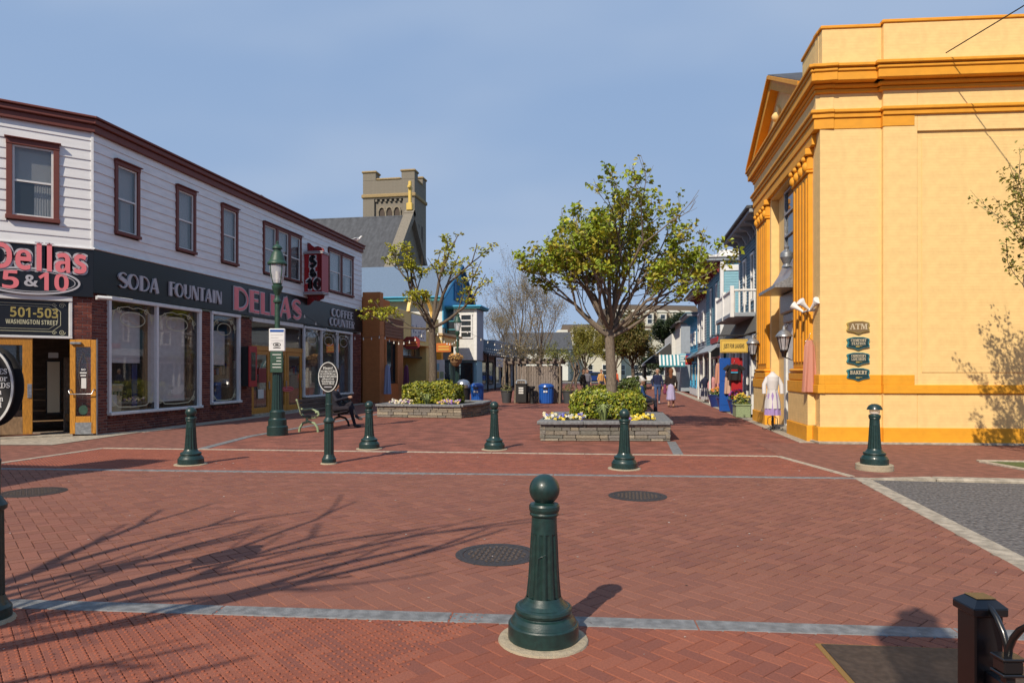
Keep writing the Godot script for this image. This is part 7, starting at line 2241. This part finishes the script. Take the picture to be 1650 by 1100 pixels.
	put(o, "dome", ld2.done(), "steel")
	bx(o, "opening", Vector3(-0.12, 0.9, 0.3), Vector3(0.12, 1.04, 0.36), "blackmatte", 0.01)
	for q in [["dark round pot with bare vine stems at the left of the arbor", Vector3(-6.1, 0, -34.6)], ["dark square-sided pot with grasses at the right of the enclosure", Vector3(-2.92, 0, -34.6)]]:
		o = thing("plant_pot", q[0], "plant pot", q[1])
		var p := MB.new()
		p.lathe([[0.22, 0.0], [0.3, 0.58], [0.33, 0.6], [0.33, 0.64], [0.27, 0.64], [0.26, 0.56], [0.0, 0.56]], 22)
		put(o, "pot", p.done(), "potgrey")
		plant_tuft(o, Vector3(0, 0.55, 0), 0.3, 0.5, 200, [[0.10, 0.12, 0.03], [0.16, 0.15, 0.04]], null, 0.08)
	# hanging basket, signs and goods on the left
	o = thing("flower_basket", "hanging basket of orange brown flowers on the lamp post", "flower basket", Vector3(-9.3, 2.3, -36.6))
	var bb := MB.new()
	bb.lathe([[0.0, -0.42], [0.2, -0.36], [0.34, -0.18], [0.4, 0.0], [0.0, 0.02]], 18, Vector3.ZERO, 18, -1.0, 1.0, 0.1)
	put(o, "basket", bb.done(), "wornwood")
	plant_tuft(o, Vector3(0, 0.0, 0), 0.46, 0.3, 240, [[0.25, 0.13, 0.04], [0.35, 0.2, 0.05]], [0.6, 0.3, 0.08], 0.1)
	o = thing("octagon_sign", "faded red octagonal sign hanging over the dark entrance", "sign", Vector3(-12.9, 3.35, -39.9), 0.2)
	var ob := MB.new()
	ob.prism(PackedVector2Array([Vector2(-0.5, -0.2), Vector2(-0.3, -0.38), Vector2(0.3, -0.38), Vector2(0.5, -0.2), Vector2(0.5, 0.2), Vector2(0.3, 0.38), Vector2(-0.3, 0.38), Vector2(-0.5, 0.2)]), -0.04, 0.04)
	put(o, "board", ob.done(), "darkred")
	for k in 2: bx(o, "lettering_line", Vector3(-0.35, -0.02 - k * 0.16, 0.04), Vector3(0.35, 0.06 - k * 0.16, 0.05), "rust", 0.004)
	o = thing("orange_sign", "small orange hanging board above the flower basket", "sign", Vector3(-10.15, 2.95, -37.2), 0.1)
	bx(o, "board", Vector3(-0.42, -0.26, -0.03), Vector3(0.42, 0.26, 0.03), "rust", 0.03)
	for k in 2: bx(o, "lettering_line", Vector3(-0.3, 0.03 - k * 0.16, 0.03), Vector3(0.3, 0.1 - k * 0.16, 0.04), "gilt", 0.004)
	bx(o, "hanger", Vector3(-0.02, 0.26, -0.01), Vector3(0.02, 0.6, 0.01), "blackmatte", 0.003)
	shirt("hung_dress", "pale blue patterned dress hung by the orange shop window", Vector3(-12.25, 0.45, -33.85), 0.36, 1.5, [0.35, 0.42, 0.62], false)
	shirt("hung_dress", "plum coloured dress hung by the dark entrance", Vector3(-12.25, 0.45, -36.9), 0.36, 1.5, [0.16, 0.05, 0.11], false)
	o = thing("easel_board", "bright poster board standing at the straw yellow shop", "poster", Vector3(-12.6, 0, -44.5), 0.3)
	bx(o, "board", Vector3(-0.5, 1.0, -0.03), Vector3(0.5, 2.4, 0.03), "palewall", 0.01)
	for k in 5: bx(o, "print_block", Vector3(-0.42 + 0.3 * (k % 3), 1.15 + 0.55 * (k / 3), 0.03), Vector3(-0.16 + 0.3 * (k % 3), 1.6 + 0.55 * (k / 3), 0.04), ["rust", "gilt", "sage", "red", "aqua"][k], 0.004)
	for x in [-0.45, 0.45]: bx(o, "leg", Vector3(x - 0.03, 0.0, -0.03), Vector3(x + 0.03, 1.0, 0.03), "wornwood", 0.005)
	# gull on the store roof
	o = thing("gull", "white and grey gull standing on the end of the store roof", "gull", Vector3(-13.3, 8.06, -32.4), 0.4)
	var gb := MB.new()
	gb.col = Color(0.75, 0.75, 0.75)
	gb.tube([Vector3(-0.24, 0.13, 0), Vector3(-0.14, 0.15, 0), Vector3(0.0, 0.17, 0), Vector3(0.1, 0.2, 0), Vector3(0.15, 0.27, 0), Vector3(0.19, 0.32, 0), Vector3(0.23, 0.32, 0)], [0.01, 0.05, 0.085, 0.075, 0.045, 0.042, 0.02], 10)
	put(o, "body", gb.done(), "white")
	var gw := MB.new()
	for s in [-1.0, 1.0]: gw.tube([Vector3(0.06, 0.21, s * 0.06), Vector3(-0.1, 0.2, s * 0.075), Vector3(-0.28, 0.15, s * 0.03)], [0.03, 0.04, 0.008], 8)
	put(o, "wing", gw.done(), "zinc")
	var gl := MB.new()
	gl.tube([Vector3(0.23, 0.32, 0), Vector3(0.28, 0.31, 0)], [0.012, 0.003], 6)
	for s in [-0.03, 0.03]: gl.tube([Vector3(0.0, 0.1, s), Vector3(0.0, 0.0, s)], 0.006, 5)
	put(o, "beak_and_legs", gl.done(), "gold")
	# strings of bulbs
	for q in [["string of bulbs from the store sign to the orange shop", Vector3(-13.2, 4.1, -26.0), Vector3(-12.4, 3.5, -33.6), 9], ["string of bulbs from the orange shop to the open limbed tree", Vector3(-12.4, 3.5, -33.6), Vector3(-7.4, 3.4, -25.4), 9], ["string of bulbs from the open limbed tree to the far lamp post", Vector3(-7.4, 3.5, -25.4), Vector3(-9.3, 3.5, -37.0), 9], ["string of bulbs from the far lamp post to the timber arbor", Vector3(-9.3, 4.2, -37.0), Vector3(-4.5, 3.0, -36.0), 12]]:
		o = thing("bulb_string", q[0], "string lights", Vector3.ZERO, 0.0, "strings of bulbs over the mall")
		var pts := []
		for i in 25:
			var t := i / 24.0
			pts.append((q[1] as Vector3).lerp(q[2], t) - Vector3(0, 2.0 * t * (1 - t), 0))
		var cb := MB.new()
		cb.tube(pts, 0.008, 4)
		put(o, "cable", cb.done(), "blackmatte")
		for k in q[3]:
			var t: float = (k + 0.5) / q[3]
			var p: Vector3 = (q[1] as Vector3).lerp(q[2], t) - Vector3(0, 2.0 * t * (1 - t), 0)
			var lb2 := MB.new()
			lb2.ball(Vector3(0, -0.1, 0), 0.036, 8)
			lb2.tube([Vector3(0, 0, 0), Vector3(0, -0.08, 0)], 0.016, 6)
			put(o, "bulb", lb2.done(), "bulb", Transform3D(Basis.IDENTITY, p))

# ------------------------------------------------------------------ people: one smooth skin round a posed skeleton
# bones: [a, b, radius a, radius b, colour]
func skin(bones: Array, cell: float, blend: float) -> ArrayMesh:
	var lo := Vector3(9, 9, 9)
	var hi := -lo
	for q in bones:
		for e in [0, 1]:
			var r: float = q[2 + e] + cell * 2 + 0.02
			lo = lo.min(q[e] - Vector3(r, r, r))
			hi = hi.max(q[e] + Vector3(r, r, r))
	var nx := int((hi.x - lo.x) / cell) + 2
	var ny := int((hi.y - lo.y) / cell) + 2
	var nz := int((hi.z - lo.z) / cell) + 2
	var f := PackedFloat32Array()
	f.resize(nx * ny * nz)
	f.fill(1.0)
	var near := PackedInt32Array()
	near.resize(nx * ny * nz)
	var best := PackedFloat32Array()
	best.resize(nx * ny * nz)
	best.fill(9.0)
	for bi in bones.size():
		var q = bones[bi]
		var a: Vector3 = q[0]
		var ab: Vector3 = q[1] - a
		var l2: float = max(ab.length_squared(), 1e-8)
		var m: float = max(q[2], q[3]) + cell * 2.5 + blend
		var b0: Vector3 = (a.min(q[1]) - Vector3(m, m, m) - lo) / cell
		var b1: Vector3 = (a.max(q[1]) + Vector3(m, m, m) - lo) / cell
		for k in range(maxi(0, int(b0.z)), mini(nz, int(b1.z) + 1)):
			for j in range(maxi(0, int(b0.y)), mini(ny, int(b1.y) + 1)):
				for i in range(maxi(0, int(b0.x)), mini(nx, int(b1.x) + 1)):
					var p := lo + Vector3(i, j, k) * cell - a
					var t: float = clamp(p.dot(ab) / l2, 0.0, 1.0)
					var d: float = (p - ab * t).length() - lerp(float(q[2]), float(q[3]), t)
					var id := (k * ny + j) * nx + i
					if d < best[id]:
						best[id] = d
						near[id] = bi
					var e: float = f[id]
					var h: float = max(blend - abs(d - e), 0.0) / blend
					f[id] = min(d, e) - h * h * blend * 0.25
	var b := MB.new()
	var vid := {}
	var vp := []
	var vc := []
	for k in nz - 1:
		for j in ny - 1:
			for i in nx - 1:
				var base := (k * ny + j) * nx + i
				var s := Vector3.ZERO
				var cnt := 0
				var msk := 0
				var cv := []
				for c in 8:
					var v := f[base + (c & 1) + ((c >> 1) & 1) * nx + ((c >> 2) & 1) * nx * ny]
					cv.append(v)
					if v < 0: msk += 1
				if msk == 0 or msk == 8: continue
				for e in [[0, 1], [2, 3], [4, 5], [6, 7], [0, 2], [1, 3], [4, 6], [5, 7], [0, 4], [1, 5], [2, 6], [3, 7]]:
					var v0: float = cv[e[0]]
					var v1: float = cv[e[1]]
					if (v0 < 0) != (v1 < 0):
						var t := v0 / (v0 - v1)
						var p0 := Vector3(e[0] & 1, (e[0] >> 1) & 1, (e[0] >> 2) & 1)
						var p1 := Vector3(e[1] & 1, (e[1] >> 1) & 1, (e[1] >> 2) & 1)
						s += p0.lerp(p1, t)
						cnt += 1
				vid[base] = vp.size()
				vp.append(lo + (Vector3(i, j, k) + s / cnt) * cell)
				vc.append(bones[near[base]][4])
	# normals from the field
	var quads := []
	var nrm := []
	nrm.resize(vp.size())
	nrm.fill(Vector3.ZERO)
	var st := [1, nx, nx * ny]
	for id in vid:
		for ax in 3:
			var a1: int = st[(ax + 1) % 3]
			var a2: int = st[(ax + 2) % 3]
			var s0 := f[id]
			var s1 := f[id + st[ax]]
			if (s0 < 0) == (s1 < 0): continue
			if not (vid.has(id - a1) and vid.has(id - a2) and vid.has(id - a1 - a2)): continue
			var q := [vid[id], vid[id - a1], vid[id - a1 - a2], vid[id - a2]]
			var g: Vector3 = (vp[q[2]] - vp[q[0]]).cross(vp[q[3]] - vp[q[1]])
			var o := Vector3.ZERO
			o[ax] = 1.0 if s0 < 0 else -1.0
			if g.dot(o) < 0: g = -g
			for x in q: nrm[x] += g
			quads.append(q)
	for q in quads:
		for tr in [[0, 1, 2], [0, 2, 3]]:
			var ix := [q[tr[0]], q[tr[1]], q[tr[2]]]
			var na: Vector3 = (nrm[ix[0]] as Vector3).normalized()
			var g: Vector3 = (vp[ix[1]] - vp[ix[0]]).cross(vp[ix[2]] - vp[ix[0]])
			var order := [0, 1, 2] if g.dot(na) < 0 else [0, 2, 1]
			for e in order:
				b.col = vc[ix[e]]
				b.v(vp[ix[e]], (nrm[ix[e]] as Vector3).normalized())
	return b.done()

func rgb(a: Array) -> Color:
	return Color(a[0], a[1], a[2])

func head(bones: Array, c: Vector3, look: Vector3, sk: Color, hair: Color, long := 0.0, hat = null):
	var r := look.cross(Vector3.UP).normalized()
	bones.append([c + Vector3(0, -0.03, 0) + look * 0.015, c + Vector3(0, 0.04, 0), 0.075, 0.085, sk])
	bones.append([c + look * 0.085 + Vector3(0, -0.03, 0), c + look * 0.1 + Vector3(0, -0.045, 0), 0.012, 0.016, sk])
	bones.append([c + look * 0.06 + Vector3(0, -0.1, 0), c + look * 0.05 + Vector3(0, -0.08, 0), 0.03, 0.035, sk])
	for s in [-1.0, 1.0]: bones.append([c + r * s * 0.085 + Vector3(0, -0.04, 0), c + r * s * 0.088 + Vector3(0, 0.0, 0), 0.016, 0.018, sk])
	bones.append([c - look * 0.03 + Vector3(0, 0.03, 0), c - look * 0.01 + Vector3(0, 0.06, 0), 0.09, 0.085, hair])
	if long > 0: bones.append([c - look * 0.05 + Vector3(0, 0.02, 0), c - look * 0.08 - Vector3(0, long, 0), 0.09, 0.07, hair])
	if hat != null:
		bones.append([c + Vector3(0, 0.06, 0), c + Vector3(0, 0.1, 0), 0.095, 0.08, hat])
		bones.append([c + Vector3(0, 0.055, 0) + look * 0.02, c + Vector3(0, 0.05, 0) + look * 0.11, 0.07, 0.04, hat])

func hand(bones: Array, w: Vector3, d: Vector3, side: Vector3, sk: Color):
	bones.append([w, w + d * 0.07, 0.026, 0.032, sk])
	for i in 4:
		var p := w + d * 0.08 + side * (i - 1.5) * 0.019
		var l: float = [0.06, 0.075, 0.07, 0.055][i]
		bones.append([p, p + d * l * 0.6, 0.0095, 0.009, sk])
		bones.append([p + d * l * 0.6, p + d * l - Vector3(0, 0.012, 0), 0.009, 0.008, sk])
	bones.append([w + d * 0.03 + side * -0.03, w + d * 0.07 + side * -0.055, 0.011, 0.01, sk])

# legs: hip, knee, ankle for both sides; arms: shoulder, elbow, wrist; local +z is ahead
func figure(called, label, at: Vector3, turn: float, P: Dictionary, cell := 0.02):
	var o := thing(called, label, "person", at, turn)
	var bn := []
	var sk := rgb(P.get("skin", [0.42, 0.24, 0.16]))
	var top := rgb(P.top)
	var bot := rgb(P.bot)
	var shoe := rgb(P.get("shoe", [0.03, 0.03, 0.03]))
	var hip: Vector3 = P.hip
	var ch: Vector3 = P.chest
	for s in 2:
		var sg := -1.0 if s == 0 else 1.0
		var L: Array = P.legs[s]
		var hp := hip + Vector3(sg * 0.09, 0, 0)
		bn.append([hp, L[0], 0.09, 0.058, bot])
		bn.append([L[0], L[1], 0.058, 0.042, bot if not P.get("bare", false) else sk])
		var ft: Vector3 = L[2]
		bn.append([L[1] + Vector3(0, -0.03, 0), L[1] + ft * 0.1 + Vector3(0, -0.045, 0), 0.04, 0.042, shoe])
		bn.append([L[1] + ft * 0.1 + Vector3(0, -0.045, 0), L[1] + ft * 0.18 + Vector3(0, -0.055, 0), 0.042, 0.03, shoe])
		var A: Array = P.arms[s]
		var sh := ch + Vector3(sg * 0.165, 0.06, 0)
		bn.append([sh, A[0], 0.056, 0.045, top])
		bn.append([A[0], A[1], 0.045, 0.033, top])
		var dd: Vector3 = (A[1] - A[0]).normalized()
		hand(bn, A[1], dd, dd.cross(Vector3.UP if abs(dd.y) < 0.9 else Vector3.FORWARD).normalized() * sg, sk)
		bn.append([ch + Vector3(0, 0.05, 0), sh, 0.1, 0.06, top])
		bn.append([hip, hp, 0.1, 0.1, bot])
	for s in [-0.06, 0.06]:
		bn.append([hip + Vector3(s, 0.08, 0), ch + Vector3(s * 1.3, 0, 0), 0.105, 0.115, top])
	bn.append([ch + Vector3(0, 0.1, 0), ch + Vector3(0, 0.2, 0) + P.get("look", Vector3(0, 0, 1)) * 0.015, 0.055, 0.048, sk])
	if P.has("skirt"):
		var sc := rgb(P.skirt)
		for a in 8:
			var d := Vector3(cos(TAU * a / 8), 0, sin(TAU * a / 8))
			bn.append([hip + d * 0.06 + Vector3(0, 0.05, 0), Vector3(hip.x, 0.38, hip.z) + d * 0.14, 0.08, 0.07, sc])
	if P.has("bag"):
		bn.append([hip + Vector3(0.27, 0.05, 0), hip + Vector3(0.27, -0.25, 0), 0.06, 0.08, rgb(P.bag)])
	head(bn, ch + Vector3(0, 0.31, 0) + P.get("look", Vector3(0, 0, 1)) * 0.03, P.get("look", Vector3(0, 0, 1)), sk, rgb(P.get("hair", [0.05, 0.03, 0.02])), P.get("long", 0.0), rgb(P.hat) if P.has("hat") else null)
	put(o, "body", skin(bn, cell, 0.035), "cloth")

func standing(step := 0.0) -> Dictionary:
	return {"hip": Vector3(0, 0.92, 0), "chest": Vector3(0, 1.32, 0),
		"legs": [[Vector3(-0.1, 0.5, 0.05 + step * 0.2), Vector3(-0.1, 0.09, -0.02 + step * 0.25), Vector3(0, 0, 1)], [Vector3(0.1, 0.5, 0.04 - step * 0.08), Vector3(0.1, 0.09 + step * 0.08, 0.0 - step * 0.3), Vector3(0, 0, 1)]],
		"arms": [[Vector3(-0.25, 1.12, -0.02 - step * 0.1), Vector3(-0.24, 0.88, 0.08 - step * 0.1)], [Vector3(0.25, 1.12, -0.02 + step * 0.1), Vector3(0.24, 0.88, 0.08 + step * 0.15)]]}

func sitting() -> Dictionary:
	return {"hip": Vector3(0, 0.53, -0.1), "chest": Vector3(0, 0.92, -0.16),
		"legs": [[Vector3(-0.12, 0.54, 0.36), Vector3(-0.12, 0.09, 0.4), Vector3(0, 0, 1)], [Vector3(0.12, 0.54, 0.36), Vector3(0.12, 0.09, 0.34), Vector3(0, 0, 1)]],
		"arms": [[Vector3(-0.26, 0.74, -0.08), Vector3(-0.12, 0.62, 0.18)], [Vector3(0.26, 0.74, -0.08), Vector3(0.12, 0.62, 0.18)]]}

func people():
	var p := sitting()
	p.merge({"top": [0.018, 0.018, 0.028], "bot": [0.016, 0.014, 0.02], "shoe": [0.05, 0.045, 0.045], "hair": [0.12, 0.1, 0.09]}, true)
	p.legs = [[Vector3(-0.1, 0.56, 0.36), Vector3(-0.1, 0.09, 0.5), Vector3(0, 0, 1)], [Vector3(0.0, 0.68, 0.34), Vector3(-0.16, 0.34, 0.58), Vector3(-0.2, -0.2, 1).normalized()]]
	p.arms = [[Vector3(-0.25, 0.78, 0.0), Vector3(-0.05, 0.86, 0.24)], [Vector3(0.25, 0.78, 0.0), Vector3(0.06, 0.84, 0.25)]]
	figure("person", "man in dark clothes sitting cross-legged on the park bench", Vector3(-8.3, 0, -18.9), PI / 2, p, 0.014)
	p = sitting()
	p.merge({"top": [0.01, 0.05, 0.16], "bot": [0.02, 0.025, 0.05], "hair": [0.35, 0.33, 0.3], "hat": [0.6, 0.6, 0.58]}, true)
	figure("person", "seated person in a blue jacket and pale cap by the planter", Vector3(0.72, 0, -26.7), PI / 2, p)
	p = standing(0.35)
	p.merge({"top": [0.02, 0.015, 0.014], "bot": [0.42, 0.25, 0.17], "skirt": [0.45, 0.4, 0.62], "bare": true, "shoe": [0.3, 0.18, 0.12], "hair": [0.19, 0.07, 0.025], "long": 0.28, "bag": [0.2, 0.04, 0.1]}, true)
	figure("person", "woman with long auburn hair in black top and lavender skirt", Vector3(1.97, 0, -31.5), PI - 0.1, p)
	p = standing(0.5)
	p.merge({"top": [0.012, 0.022, 0.07], "bot": [0.05, 0.09, 0.2], "hair": [0.3, 0.27, 0.25], "shoe": [0.4, 0.4, 0.4]}, true)
	figure("person", "man in navy shirt and blue jeans walking toward the street", Vector3(1.5, 0, -34.5), 0.1, p)
	var k := 0
	for q in [["person in a grey shirt standing behind the maple", Vector3(-2.6, 0, -46.0), [0.16, 0.16, 0.19], [0.03, 0.03, 0.05]], ["person in an orange top beside the one in grey", Vector3(-1.7, 0, -46.5), [0.65, 0.36, 0.12], [0.05, 0.05, 0.09]], ["person in a dark coat standing by the pot beside the enclosure", Vector3(-2.3, 0, -36.5), [0.02, 0.018, 0.015], [0.03, 0.028, 0.03]], ["far person in a yellow top near the ribbed canopy", Vector3(1.9, 0, -72.0), [0.7, 0.45, 0.02], [0.03, 0.03, 0.03]], ["far person in a red orange top behind the hedge", Vector3(-0.8, 0, -52.0), [0.6, 0.12, 0.05], [0.04, 0.04, 0.06]]]:
		p = standing(0.2 * (k % 3))
		p.merge({"top": q[2], "bot": q[3]}, true)
		figure("person", q[0], q[1], 0.6 * k, p, 0.03)
		k += 1
